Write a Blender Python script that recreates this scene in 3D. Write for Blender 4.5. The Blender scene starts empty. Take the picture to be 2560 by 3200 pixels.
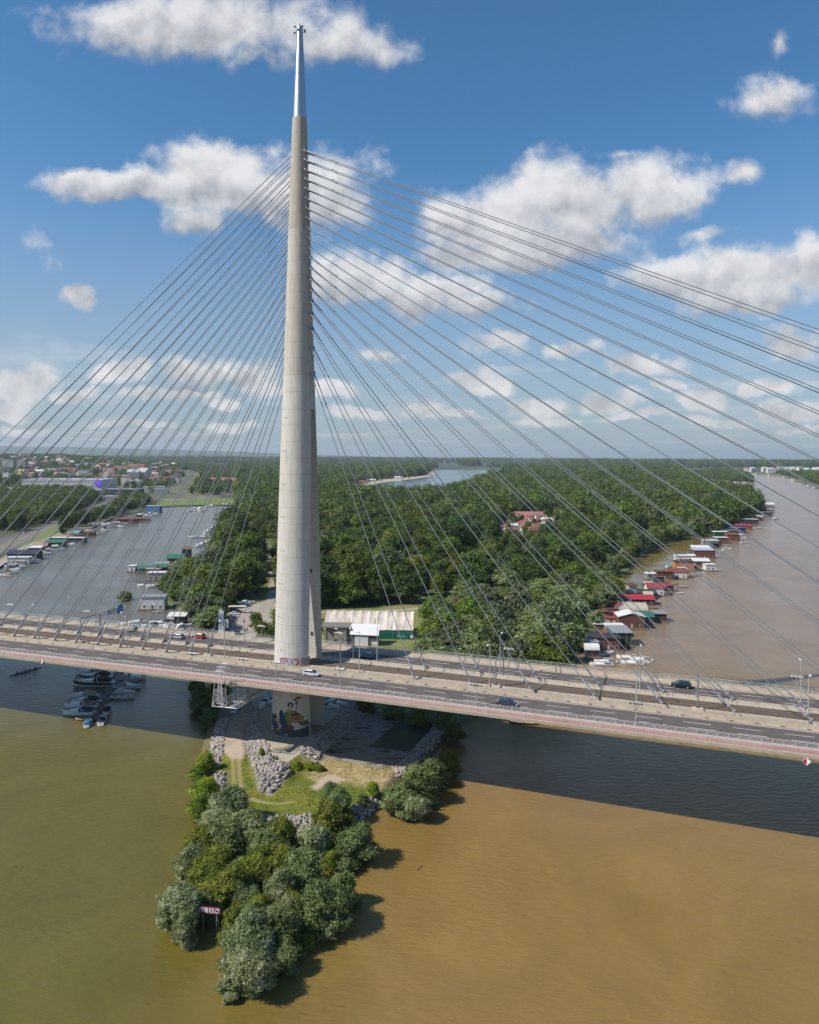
import bpy, bmesh, math, random
import numpy as np
from mathutils import Vector, Matrix, geometry
random.seed(7); RNG = np.random.default_rng(7)
SC = bpy.context.scene; COL = SC.collection
# ------------------------------------------------------------------ camera
F, CX, CY = 2363.0, 1280.0, 1478.0          # focal length and principal point, in units of a 2560 wide frame
PITCH, ROLL, ZC = math.radians(1.31), math.radians(0.33), 78.0
_fw = np.array([0, math.cos(PITCH), -math.sin(PITCH)]); _u0 = np.array([0, math.sin(PITCH), math.cos(PITCH)]); _r0 = np.array([1.0, 0, 0])
_rt = _r0*math.cos(ROLL)+_u0*math.sin(ROLL); _up = _u0*math.cos(ROLL)-_r0*math.sin(ROLL)
CAMP = np.array([0, 0, ZC])
cd = bpy.data.cameras.new('camera'); cam = bpy.data.objects.new('camera', cd); COL.objects.link(cam)
cd.sensor_fit = 'HORIZONTAL'; cd.sensor_width = 36; cd.lens = 36*F/2560; cd.shift_y = -(1600-CY)/2560
cd.clip_start = 0.5; cd.clip_end = 90000
m = Matrix.Identity(4)
for i in range(3): m[i][0] = _rt[i]; m[i][1] = _up[i]; m[i][2] = -_fw[i]; m[i][3] = CAMP[i]
cam.matrix_world = m; SC.camera = cam
SC.render.resolution_x = 819; SC.render.resolution_y = 1024
def W(x, y, z=0.0):
    """the point of height z seen at (x, y)"""
    d = _fw+_rt*(x-CX)/F-_up*(y-CY)/F
    return CAMP+d*((z-ZC)/d[2])
def WD(x, y, Y):
    d = _fw+_rt*(x-CX)/F-_up*(y-CY)/F
    return CAMP+d*(Y/d[1])
def PX(p):
    v = np.array(p, float)-CAMP; z = v@_fw
    return CX+F*(v@_rt)/z, CY-F*(v@_up)/z
# ------------------------------------------------------------------ sun, sky, exposure
SUN_EL, SH_DIR = math.radians(43.2), math.radians(20)      # height of the sun, heading of the shadows
sd = bpy.data.lights.new('sun', 'SUN'); sun = bpy.data.objects.new('sun', sd); COL.objects.link(sun)
sd.energy = 4.9; sd.angle = math.radians(0.53); sd.color = (1.0, 0.93, 0.82)
_sv = Vector((math.cos(SH_DIR)*math.cos(SUN_EL), math.sin(SH_DIR)*math.cos(SUN_EL), -math.sin(SUN_EL)))
sun.rotation_euler = _sv.to_track_quat('-Z', 'Y').to_euler(); sun.location = (-60, -40, 260)
SC.view_settings.view_transform = 'Standard'; SC.view_settings.look = 'None'
SC.view_settings.exposure = 0.12; SC.view_settings.gamma = 1.0; SC.view_settings.use_curve_mapping = False
wd = bpy.data.worlds.new('World'); SC.world = wd; wd.use_nodes = True
def build_sky():
    nt = wd.node_tree; N = nt.nodes; L = nt.links; N.clear()
    def nd(t, **k):
        n = N.new(t)
        for a, b in k.items(): setattr(n, a, b)
        return n
    def val(sock, v): sock.default_value = v
    def M(op, a, b=None, c=None, clamp=False):
        n = nd('ShaderNodeMath', operation=op, use_clamp=clamp)
        for i, q in enumerate((a, b, c)):
            if q is None: continue
            if isinstance(q, (int, float)): n.inputs[i].default_value = q
            else: L.new(q, n.inputs[i])
        return n.outputs[0]
    def V(op, a, b=None, c=None):
        n = nd('ShaderNodeVectorMath', operation=op)
        for i, q in enumerate((a, b, c)):
            if q is None: continue
            if isinstance(q, tuple): n.inputs[i].default_value = q
            else: L.new(q, n.inputs[i])
        return n.outputs['Value'] if op in ('LENGTH', 'DOT_PRODUCT') else n.outputs[0]
    def noise(vec, scale, det, rough=0.55, dist=0.0):
        n = nd('ShaderNodeTexNoise'); L.new(vec, n.inputs['Vector'])
        val(n.inputs['Scale'], scale); val(n.inputs['Detail'], det); val(n.inputs['Roughness'], rough); val(n.inputs['Distortion'], dist)
        return n
    def ramp(x, lo, hi):
        n = nd('ShaderNodeMapRange', interpolation_type='SMOOTHSTEP')
        L.new(x, n.inputs[0]); val(n.inputs[1], lo); val(n.inputs[2], hi); return n.outputs[0]
    sky = nd('ShaderNodeTexSky', sky_type='NISHITA'); sky.sun_disc = False
    sky.sun_elevation = SUN_EL; sky.sun_rotation = math.radians(90)-math.atan2(-_sv.y, -_sv.x)
    sky.altitude = 100; sky.air_density = 1.0; sky.dust_density = 0.6; sky.ozone_density = 2.6
    tc = nd('ShaderNodeTexCoord').outputs['Generated']
    sx = nd('ShaderNodeSeparateXYZ'); L.new(tc, sx.inputs[0]); X, Y, Z = sx.outputs
    Yp = M('MAXIMUM', Y, 0.02)
    cb = nd('ShaderNodeCombineXYZ'); L.new(M('DIVIDE', X, Yp), cb.inputs[0]); L.new(M('DIVIDE', Z, Yp), cb.inputs[1])
    uv = cb.outputs[0]
    warp = noise(uv, 5.5, 6, 0.62).outputs['Color']
    wv = V('MULTIPLY_ADD', V('SUBTRACT', warp, (0.5, 0.5, 0.5)), (0.16, 0.10, 0.0), uv)
    # the clouds that stand in this part of the sky: centre and half size (frame units), weight
    CL = CLOUDS
    acc = None; hs_ = None; ms_ = None
    for (x, y, rx, ry, w) in CL:
        d = _fw+_rt*(x-CX)/F-_up*(y-CY)/F; u0, v0 = d[0]/d[1], d[2]/d[1]
        iu, iv = F/rx/1.30, F/ry/1.30
        e = V('MULTIPLY_ADD', wv, (iu, iv, 0), (-u0*iu, -v0*iv, 0))
        f = M('MULTIPLY_ADD', V('LENGTH', e), -w, w)
        acc = f if acc is None else M('SMOOTH_MAX', acc, f, 0.12)
        if rx*ry < 6500: continue
        ey = nd('ShaderNodeSeparateXYZ'); L.new(e, ey.inputs[0]); fp = M('MAXIMUM', f, 0.0)
        hs_ = M('MULTIPLY', fp, ey.outputs[1]) if hs_ is None else M('MULTIPLY_ADD', fp, ey.outputs[1], hs_)
        ms_ = fp if ms_ is None else M('ADD', ms_, fp)
    fine = noise(uv, 9.0, 9, 0.6).outputs[0]
    fine2 = noise(V('ADD', uv, (-0.012, 0.02, 0)), 9.0, 5, 0.6).outputs[0]
    dens = ramp(M('ADD', acc, M('MULTIPLY_ADD', fine, 2.0, -1.0)), 0.02, 0.62)
    # a thin broken layer low over the horizon, all round the sky
    Zp = M('MAXIMUM', M('ADD', Z, 0.035), 0.012)
    cc = nd('ShaderNodeCombineXYZ'); L.new(M('DIVIDE', X, Zp), cc.inputs[0]); L.new(M('DIVIDE', Y, Zp), cc.inputs[1])
    lay = noise(cc.outputs[0], 0.42, 6, 0.6).outputs[0]
    band = M('MULTIPLY', ramp(Z, 0.24, 0.08), ramp(Z, -0.02, 0.02))
    lowd = M('MULTIPLY', ramp(lay, 0.50, 0.66), band)
    lowd = M('MULTIPLY', lowd, 0.42)
    # behind and above the view: scattered cumulus of the same kind
    far = noise(cc.outputs[0], 0.9, 7, 0.55).outputs[0]
    off = ramp(Y, 0.12, -0.05)
    high = ramp(Z, 0.66, 0.80)
    out = M('MULTIPLY', ramp(far, 0.60, 0.72), M('MAXIMUM', off, high))
    dmask = M('MULTIPLY', dens, M('MULTIPLY', ramp(Y, 0.05, 0.2), ramp(Z, 0.0, 0.03)))
    alpha = M('MAXIMUM', M('MAXIMUM', dmask, lowd), out)
    # white tops, grey undersides
    core = ramp(acc, 0.0, 0.75)
    rel = M('MULTIPLY_ADD', M('SUBTRACT', fine, fine2), 2.3, 0.0)
    pos = M('DIVIDE', hs_, M('ADD', ms_, 0.05))
    lit = M('ADD', M('MULTIPLY_ADD', pos, 0.85, M('MULTIPLY_ADD', core, -0.06, 0.70)), rel)
    # relief of the warped body: brighter where the body thins upwards
    lit = M('ADD', lit, M('MULTIPLY_ADD', fine, 0.6, -0.30), clamp=True)
    mixc = nd('ShaderNodeMix', data_type='RGBA'); L.new(lit, mixc.inputs['Factor'])
    val(mixc.inputs['A'], (0.36, 0.385, 0.44, 1)); val(mixc.inputs['B'], (0.93, 0.925, 0.93, 1))
    dim = ramp(Z, 0.45, 0.62)
    mx2 = nd('ShaderNodeMix', data_type='RGBA'); L.new(M('MULTIPLY', dim, 0.75), mx2.inputs['Factor'])
    L.new(mixc.outputs['Result'], mx2.inputs['A']); val(mx2.inputs['B'], (0.39, 0.42, 0.50, 1))
    tint = nd('ShaderNodeMix', data_type='RGBA', blend_type='MULTIPLY'); val(tint.inputs['Factor'], 1.0)
    L.new(sky.outputs[0], tint.inputs['A']); val(tint.inputs['B'], SKY_TINT)
    # whitish air along the horizon
    hz = nd('ShaderNodeMix', data_type='RGBA'); L.new(M('MULTIPLY', ramp(Z, 0.38, -0.05), 0.80), hz.inputs['Factor'])
    L.new(tint.outputs['Result'], hz.inputs['A']); val(hz.inputs['B'], HORIZON)
    b1 = nd('ShaderNodeBackground'); L.new(hz.outputs['Result'], b1.inputs[0]); val(b1.inputs[1], SKY_STRENGTH)
    b2 = nd('ShaderNodeBackground'); L.new(mx2.outputs['Result'], b2.inputs[0]); val(b2.inputs[1], CLOUD_STRENGTH)
    ms = nd('ShaderNodeMixShader'); L.new(M('MULTIPLY', alpha, 0.93), ms.inputs[0]); L.new(b1.outputs[0], ms.inputs[1]); L.new(b2.outputs[0], ms.inputs[2])
    o = nd('ShaderNodeOutputWorld'); L.new(ms.outputs[0], o.inputs[0])
SKY_TINT = (0.55, 0.94, 1.12, 1); SKY_STRENGTH = 0.105; CLOUD_STRENGTH = 0.84
HORIZON = (3.5, 3.72, 4.35, 1)
CLOUDS = [(640, 60, 420, 110, 1.00), (1010, 110, 230, 95, 0.80), (430, 30, 220, 60, 0.80), (860, 160, 160, 60, 0.60),
  (430, 575, 210, 55, 1.10), (640, 520, 200, 95, 1.30), (720, 600, 220, 90, 1.20), (620, 690, 110, 60, 0.90), (1000, 600, 190, 110, 0.90), (300, 545, 90, 35, 0.90),
  (1530, 690, 190, 110, 1.25), (1480, 790, 150, 60, 1.00), (1800, 610, 190, 130, 1.25), (2000, 570, 190, 120, 1.10), (1960, 470, 110, 45, 0.70), (1750, 760, 260, 80, 1.10), (2090, 620, 120, 70, 0.80),
  (2400, 860, 250, 95, 1.25), (2110, 860, 200, 70, 1.10), (2520, 800, 120, 60, 1.00), (2330, 940, 220, 50, 1.00),
  (1140, 885, 200, 95, 1.25), (1330, 920, 220, 85, 1.20), (1500, 960, 150, 50, 1.00), (1080, 830, 70, 30, 0.80),
  (215, 952, 75, 38.08, 1.25), (2410, 320, 130, 75, 0.75), (2420, 140, 55, 70, 0.55), (2340, 540, 60, 45, 0.60), (120, 780, 50, 40, 0.30),
  (50, 1170, 110, 56, 1.25), (20, 1255, 80, 33.6, 1.18), (380, 1160, 100, 39.2, 1.08), (640, 1150, 120, 56, 1.23), (800, 1170, 110, 50.4, 1.08), (600, 1225, 120, 28, 1.08),
  (1570, 1075, 110, 42.56, 1.13), (1500, 1180, 85, 35.84, 1.23), (1670, 1258, 110, 39.2, 1.25), (1980, 1150, 120, 42.56, 1.08), (1900, 1262, 120, 35.84, 1.18), (1780, 1105, 60, 24.64, 0.88), (2190, 1250, 80, 31.36, 1.18), (2470, 1265, 110, 38.08, 1.18), (2500, 1075, 110, 47.04, 1.08), (2400, 1180, 110, 28, 0.83), (1280, 1270, 120, 24.64, 0.88), (2260, 740, 90, 30, 0.50),
  (250, 1215, 70, 24.64, 1.08), (480, 1235, 60, 20.16, 1.08), (700, 1255, 70, 20.16, 1.08), (1050, 1225, 80, 22.4, 1.08), (1150, 1290, 90, 17.92, 1.08), (1400, 1300, 110, 17.92, 1.08), (1700, 1310, 120, 17.92, 1.08), (1980, 1305, 120, 17.92, 1.08), (2250, 1310, 110, 17.92, 1.08), (2480, 1320, 90, 17.92, 1.08), (2080, 1215, 50, 20.16, 0.98), (2330, 1190, 60, 24.64, 0.98), (1180, 1110, 80, 24.64, 0.78), (100, 1330, 120, 17.92, 0.98), (420, 1330, 120, 15.68, 0.98), (740, 1335, 90, 15.68, 0.98)]
build_sky()
# ------------------------------------------------------------------ bridge frame: s along the deck, t across it towards the camera
ANG = math.radians(69.67)
US = np.array([math.sin(ANG), -math.cos(ANG), 0]); UT = np.array([-math.cos(ANG), -math.sin(ANG), 0])
T0, S0, TC = -179.0, -99.5, -3.0
def BW(s, t, z=0.0): return US*s+UT*(t+T0)+np.array([0, 0, z])
def ST(p): p = np.array([p[0], p[1], 0.0]); return p@US, p@UT-T0
def ZD(s):
    q = max(0.0, -60-s); return 22.0-0.0095*q*q/(q+40)
HEAD_S = -math.radians(90)+ANG      # yaw whose local x runs along +s
# ------------------------------------------------------------------ materials
MATS = {}
def nodes_mat(name):
    m = bpy.data.materials.new(name); m.use_nodes = True; MATS[name] = m
    return m, m.node_tree, m.node_tree.nodes['Principled BSDF']
def hx(c): return (c[0], c[1], c[2], 1)
def mat(name, c, rough=0.7, c2=None, scale=1.0, metal=0.0, bump=0.0, bscale=None, spec=0.5, det=5, lo=0.35, hi=0.65, stretch=None, objrand=0.0, coord='obj', alpha=None, streak=None, ior=None):
    if name in MATS: return MATS[name]
    m, nt, b = nodes_mat(name); L = nt.links; N = nt.nodes
    b.inputs['Roughness'].default_value = rough; b.inputs['Metallic'].default_value = metal
    b.inputs['Specular IOR Level'].default_value = spec; b.inputs['Base Color'].default_value = hx(c)
    if ior: b.inputs['IOR'].default_value = ior
    if coord == 'obj': vec = N.new('ShaderNodeTexCoord').outputs['Object']
    else: vec = N.new('ShaderNodeNewGeometry').outputs['Position']
    if stretch:
        mp = N.new('ShaderNodeMapping'); mp.inputs['Scale'].default_value = stretch; L.new(vec, mp.inputs[0]); vec = mp.outputs[0]
    out = None
    if c2 is not None:
        t = N.new('ShaderNodeTexNoise'); t.inputs['Scale'].default_value = scale; t.inputs['Detail'].default_value = det; t.inputs['Roughness'].default_value = .6
        L.new(vec, t.inputs['Vector'])
        r = N.new('ShaderNodeMapRange'); L.new(t.outputs[0], r.inputs[0]); r.inputs[1].default_value = lo; r.inputs[2].default_value = hi
        mx = N.new('ShaderNodeMix'); mx.data_type = 'RGBA'; L.new(r.outputs[0], mx.inputs['Factor'])
        mx.inputs['A'].default_value = hx(c); mx.inputs['B'].default_value = hx(c2); out = mx.outputs['Result']
    if streak:
        mp = N.new('ShaderNodeMapping'); mp.inputs['Scale'].default_value = streak[1]; L.new(vec, mp.inputs[0])
        t = N.new('ShaderNodeTexNoise'); t.inputs['Scale'].default_value = 1; t.inputs['Detail'].default_value = 4; L.new(mp.outputs[0], t.inputs['Vector'])
        r = N.new('ShaderNodeMapRange'); L.new(t.outputs[0], r.inputs[0]); r.inputs[1].default_value = .5; r.inputs[2].default_value = .75; r.inputs[4].default_value = streak[2]
        mx = N.new('ShaderNodeMix'); mx.data_type = 'RGBA'; L.new(r.outputs[0], mx.inputs['Factor'])
        if out: L.new(out, mx.inputs['A'])
        else: mx.inputs['A'].default_value = hx(c)
        mx.inputs['B'].default_value = hx(streak[0]); out = mx.outputs['Result']
    if objrand:
        oi = N.new('ShaderNodeObjectInfo'); hs = N.new('ShaderNodeHueSaturation')
        r = N.new('ShaderNodeMapRange'); L.new(oi.outputs['Random'], r.inputs[0]); r.inputs[3].default_value = 1-objrand; r.inputs[4].default_value = 1+objrand
        L.new(r.outputs[0], hs.inputs['Value'])
        if out: L.new(out, hs.inputs['Color'])
        else: hs.inputs['Color'].default_value = hx(c)
        out = hs.outputs[0]
    if out: L.new(out, b.inputs['Base Color'])
    if bump:
        t = N.new('ShaderNodeTexNoise'); t.inputs['Scale'].default_value = bscale or scale*4; t.inputs['Detail'].default_value = 4
        L.new(vec, t.inputs['Vector'])
        bp = N.new('ShaderNodeBump'); bp.inputs['Strength'].default_value = bump; bp.inputs['Distance'].default_value = .05
        L.new(t.outputs[0], bp.inputs['Height']); L.new(bp.outputs[0], b.inputs['Normal'])
    return m
# ------------------------------------------------------------------ mesh helpers
class MB:
    """collects shapes, then becomes ONE mesh object"""
    def __init__(s): s.v = []; s.f = []; s.m = []; s.mats = []; s.cur = 0
    def use(s, m):
        if m not in s.mats: s.mats.append(m)
        s.cur = s.mats.index(m); return s
    def add(s, vs, fs):
        o = len(s.v); s.v += [tuple(float(q) for q in v) for v in vs]
        s.f += [tuple(i+o for i in f) for f in fs]; s.m += [s.cur]*len(fs); return s
    def box(s, cx, cy, cz, lx, ly, lz, yaw=0.0, taper=1.0):
        c, n = math.cos(yaw), math.sin(yaw); vs = []
        for dz in (-.5, .5):
            k = 1.0 if dz < 0 else taper
            for dx, dy in ((-.5, -.5), (.5, -.5), (.5, .5), (-.5, .5)):
                x, y = dx*lx*k, dy*ly*k; vs.append((cx+x*c-y*n, cy+x*n+y*c, cz+dz*lz))
        return s.add(vs, [(0, 3, 2, 1), (4, 5, 6, 7), (0, 1, 5, 4), (1, 2, 6, 5), (2, 3, 7, 6), (3, 0, 4, 7)])
    def tube(s, a, b, r, r2=None, n=6, caps=True):
        a, b = Vector(a), Vector(b); r2 = r if r2 is None else r2
        d = (b-a).normalized(); q = Vector((0, 0, 1)) if abs(d.z) < .9 else Vector((1, 0, 0))
        x = d.cross(q).normalized(); y = d.cross(x); vs = []
        for p, rr in ((a, r), (b, r2)):
            for i in range(n):
                t = 2*math.pi*i/n; vs.append(p+x*math.cos(t)*rr+y*math.sin(t)*rr)
        fs = [(i, i+n, (i+1) % n+n, (i+1) % n) for i in range(n)]
        if caps: fs += [tuple(range(n)), tuple(range(2*n-1, n-1, -1))]
        return s.add(vs, fs)
    def lathe(s, prof, n=16, cx=0, cy=0, caps=True):
        vs = []; k = len(prof)
        for r, z in prof:
            for i in range(n):
                t = 2*math.pi*i/n; vs.append((cx+r*math.cos(t), cy+r*math.sin(t), z))
        fs = [(j*n+i, j*n+(i+1) % n, (j+1)*n+(i+1) % n, (j+1)*n+i) for j in range(k-1) for i in range(n)]
        if caps: fs += [tuple(range(n-1, -1, -1)), tuple(range((k-1)*n, k*n))]
        return s.add(vs, fs)
    def prism(s, poly, z0, z1):
        n = len(poly); a = sum(poly[i][0]*poly[(i+1) % n][1]-poly[(i+1) % n][0]*poly[i][1] for i in range(n))
        if a < 0: poly = poly[::-1]
        vs = [(x, y, z0) for x, y in poly]+[(x, y, z1) for x, y in poly]
        return s.add(vs, [tuple(range(n-1, -1, -1)), tuple(range(n, 2*n))]+[(i, (i+1) % n, (i+1) % n+n, i+n) for i in range(n)])
    def gable(s, cx, cy, z, lx, ly, h, th=.15, over=.4):
        """ridge along x; a roof with thickness"""
        x, y = lx/2+over, ly/2+over; dz = -h*over/(ly/2)
        A = [(-x, -y, z+dz), (x, -y, z+dz), (x, 0, z+h), (-x, 0, z+h), (-x, y, z+dz), (x, y, z+dz)]
        B = [(a, b, c+th) for a, b, c in A]; vs = [(a+cx, b+cy, c) for a, b, c in A+B]
        return s.add(vs, [(0, 3, 2, 1), (3, 4, 5, 2), (6, 7, 8, 9), (9, 8, 11, 10), (0, 1, 7, 6), (4, 10, 11, 5), (0, 6, 9, 3), (3, 9, 10, 4), (1, 2, 8, 7), (2, 5, 11, 8)])
    def sphere(s, c, r, n=8, k=6, sx=1, sy=1, sz=1):
        vs = []; 
        for j in range(k+1):
            a = math.pi*j/k
            for i in range(n):
                t = 2*math.pi*i/n; vs.append((c[0]+r*sx*math.sin(a)*math.cos(t), c[1]+r*sy*math.sin(a)*math.sin(t), c[2]-r*sz*math.cos(a)))
        return s.add(vs, [(j*n+i, j*n+(i+1) % n, (j+1)*n+(i+1) % n, (j+1)*n+i) for j in range(k) for i in range(n)])
    def mesh(s, name, smooth=False):
        me = bpy.data.meshes.new(name); me.from_pydata(s.v, [], s.f)
        for q in s.mats: me.materials.append(q)
        if len(s.mats) > 1: me.polygons.foreach_set('material_index', s.m)
        if smooth: me.polygons.foreach_set('use_smooth', [True]*len(me.polygons))
        me.update(); return me
    def build(s, name, parent=None, m=None, smooth=False, loc=None, rz=0.0, label=None, cat=None, group=None, kind=None):
        if m: s.mats = [m]; s.m = [0]*len(s.f)
        return link(name, s.mesh(name, smooth), parent, loc, rz, label, cat, group, kind)
def link(name, me, parent=None, loc=None, rz=0.0, label=None, cat=None, group=None, kind=None, scale=None):
    o = bpy.data.objects.new(name, me); COL.objects.link(o)
    if parent: o.parent = parent
    if loc is not None: o.location = Vector([float(q) for q in loc])
    if rz: o.rotation_euler = (0, 0, rz)
    if scale is not None: o.scale = scale if hasattr(scale, '__len__') else (scale,)*3
    if label: o['label'] = label
    if cat: o['category'] = cat
    if group: o['group'] = group
    if kind: o['kind'] = kind
    return o
def thing(name, label, cat, loc, rz=0.0, group=None, scale=None): return link(name, None, None, loc, rz, label, cat, group, None, scale)
KIDS = {}
def copy_tree(root, loc, rz=0.0, label=None, group=None, scale=None):
    r = root.copy(); COL.objects.link(r); r.location = Vector([float(q) for q in loc]); r.rotation_euler = (0, 0, rz)
    if label: r['label'] = label
    if group: r['group'] = group
    if scale is not None: r.scale = scale if hasattr(scale, '__len__') else (scale,)*3
    def rec(a, b):
        for ch in a.children:
            c = ch.copy(); COL.objects.link(c); c.parent = b; rec(ch, c)
    rec(root, r); return r
def np_mesh(name, V, Q, mats, rnd=None, smooth=False, mi=None):
    """mesh from arrays: V (n,3), Q (m,3|4)"""
    me = bpy.data.meshes.new(name); k = Q.shape[1]
    me.vertices.add(len(V)); me.vertices.foreach_set('co', V.astype(np.float32).ravel())
    me.loops.add(Q.size); me.loops.foreach_set('vertex_index', Q.astype(np.int32).ravel())
    me.polygons.add(len(Q)); me.polygons.foreach_set('loop_start', np.arange(0, Q.size, k, dtype=np.int32))
    try: me.polygons.foreach_set('loop_total', np.full(len(Q), k, dtype=np.int32))
    except Exception: pass
    for q in mats: me.materials.append(q)
    if mi is not None: me.polygons.foreach_set('material_index', mi.astype(np.int32))
    me.polygons.foreach_set('use_smooth', np.full(len(Q), bool(smooth)))
    if rnd is not None:
        a = me.attributes.new('rnd', 'FLOAT', 'FACE'); a.data.foreach_set('value', rnd.astype(np.float32))
    me.update(calc_edges=True); me.validate(); return me
def inpoly(P, poly):
    x, y = P[:, 0], P[:, 1]; r = np.zeros(len(P), bool); n = len(poly)
    for i in range(n):
        x1, y1 = poly[i][:2]; x2, y2 = poly[(i+1) % n][:2]
        c = ((y1 > y) != (y2 > y)) & (x < (x2-x1)*(y-y1)/((y2-y1) or 1e-9)+x1); r ^= c
    return r
def pdist(P, poly):
    """unsigned distance to a polygon's outline"""
    d = np.full(len(P), 1e9); n = len(poly)
    for i in range(n):
        a = np.array(poly[i][:2]); b = np.array(poly[(i+1) % n][:2]); ab = b-a
        t = np.clip(((P-a)@ab)/(ab@ab+1e-9), 0, 1); d = np.minimum(d, np.linalg.norm(P-(a+t[:, None]*ab), axis=1))
    return d
def vnoise(x, y, seed=0):
    """cheap smooth value noise on arrays"""
    xi, yi = np.floor(x).astype(int), np.floor(y).astype(int); fx, fy = x-xi, y-yi
    fx = fx*fx*(3-2*fx); fy = fy*fy*(3-2*fy)
    def h(a, b):
        n = (a*374761393+b*668265263+seed*1442695041) & 0x7fffffff; n = (n ^ (n >> 13))*1274126177 & 0x7fffffff
        return ((n ^ (n >> 16)) & 0xffff)/65535.0
    return (h(xi, yi)*(1-fx)+h(xi+1, yi)*fx)*(1-fy)+(h(xi, yi+1)*(1-fx)+h(xi+1, yi+1)*fx)*fy
def fbm(x, y, seed=0, o=4): return sum(vnoise(x*2**i, y*2**i, seed+i)*.5**i for i in range(o))/sum(.5**i for i in range(o))
def poly(pts, z=1.0): return [tuple(W(x, y, z)[:2]) for x, y in pts]
# ------------------------------------------------------------------ setting: water, land, hills
def water_mat():
    m, nt, b = nodes_mat('river_water'); N = nt.nodes; L = nt.links
    pos = N.new('ShaderNodeNewGeometry').outputs['Position']
    # two rivers meet at the tip of the island: olive water of the side arm (left), ochre silt of the main stream (right)
    sp = N.new('ShaderNodeSeparateXYZ'); L.new(pos, sp.inputs[0])
    t = N.new('ShaderNodeTexNoise'); t.inputs['Scale'].default_value = .012; t.inputs['Detail'].default_value = 5; t.inputs['Roughness'].default_value = .55; L.new(pos, t.inputs['Vector'])
    a = N.new('ShaderNodeMath'); a.operation = 'MULTIPLY_ADD'; L.new(t.outputs[0], a.inputs[0]); a.inputs[1].default_value = 60; L.new(sp.outputs[0], a.inputs[2])
    # the seam runs from the spit's tip towards the viewer, drifting right
    c = N.new('ShaderNodeMath'); c.operation = 'MULTIPLY_ADD'; L.new(sp.outputs[1], c.inputs[0]); c.inputs[1].default_value = .05; L.new(a.outputs[0], c.inputs[2])
    r = N.new('ShaderNodeMapRange'); r.interpolation_type = 'SMOOTHSTEP'; L.new(c.outputs[0], r.inputs[0]); r.inputs[1].default_value = -12; r.inputs[2].default_value = 42
    mx = N.new('ShaderNodeMix'); mx.data_type = 'RGBA'; L.new(r.outputs[0], mx.inputs['Factor'])
    mx.inputs['A'].default_value = (.125, .104, .019, 1); mx.inputs['B'].default_value = (.238, .150, .045, 1)
    # upstream of the bridge the base colour of both arms turns greyer and paler
    r9 = N.new('ShaderNodeMapRange'); r9.interpolation_type = 'SMOOTHSTEP'; L.new(sp.outputs[1], r9.inputs[0]); r9.inputs[1].default_value = 190; r9.inputs[2].default_value = 330
    m8 = N.new('ShaderNodeMix'); m8.data_type = 'RGBA'; L.new(r.outputs[0], m8.inputs['Factor']); m8.inputs['A'].default_value = (.150, .136, .108, 1); m8.inputs['B'].default_value = (.250, .172, .110, 1)
    m9 = N.new('ShaderNodeMix'); m9.data_type = 'RGBA'; L.new(r9.outputs[0], m9.inputs['Factor']); L.new(mx.outputs['Result'], m9.inputs['A']); L.new(m8.outputs['Result'], m9.inputs['B']); mx = m9
    t2 = N.new('ShaderNodeTexNoise'); t2.inputs['Scale'].default_value = .035; t2.inputs['Detail'].default_value = 6; L.new(pos, t2.inputs['Vector']); t2.inputs['Distortion'].default_value = 1.5
    r2 = N.new('ShaderNodeMapRange'); L.new(t2.outputs[0], r2.inputs[0]); r2.inputs[1].default_value = .3; r2.inputs[2].default_value = .7; r2.inputs[3].default_value = .88; r2.inputs[4].default_value = 1.10
    hs = N.new('ShaderNodeHueSaturation'); L.new(r2.outputs[0], hs.inputs['Value']); L.new(mx.outputs['Result'], hs.inputs['Color']); L.new(hs.outputs[0], b.inputs['Base Color'])
    b.inputs['Roughness'].default_value = .16; b.inputs['IOR'].default_value = 1.33; b.inputs['Specular IOR Level'].default_value = .5
    mp = N.new('ShaderNodeMapping'); mp.inputs['Rotation'].default_value = (0, 0, .35); mp.inputs['Scale'].default_value = (.5, 1.25, 1); L.new(pos, mp.inputs[0])
    n1 = N.new('ShaderNodeTexNoise'); n1.inputs['Scale'].default_value = .75; n1.inputs['Detail'].default_value = 5; n1.inputs['Roughness'].default_value = .6; L.new(mp.outputs[0], n1.inputs['Vector'])
    bp = N.new('ShaderNodeBump'); bp.inputs['Strength'].default_value = .45; bp.inputs['Distance'].default_value = .42; L.new(n1.outputs[0], bp.inputs['Height'])
    # calm and ruffled patches
    n2 = N.new('ShaderNodeTexNoise'); n2.inputs['Scale'].default_value = .02; n2.inputs['Detail'].default_value = 3; L.new(pos, n2.inputs['Vector'])
    r3 = N.new('ShaderNodeMapRange'); L.new(n2.outputs[0], r3.inputs[0]); r3.inputs[1].default_value = .35; r3.inputs[2].default_value = .65; r3.inputs[3].default_value = .35; r3.inputs[4].default_value = .95
    L.new(r3.outputs[0], bp.inputs['Strength'])
    L.new(bp.outputs[0], b.inputs['Normal']); return m
MW = water_mat()
XF = 36000
MB().add([(-XF, -900, 0), (XF, -900, 0), (XF, XF, 0), (-XF, XF, 0)], [(0, 1, 2, 3)]).build('water', m=MW, kind='structure')
G_LAND = mat('woodland_ground', (.060, .090, .026), .95, c2=(.12, .125, .05), scale=.03, coord='world', bump=.3, bscale=.8)
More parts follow.
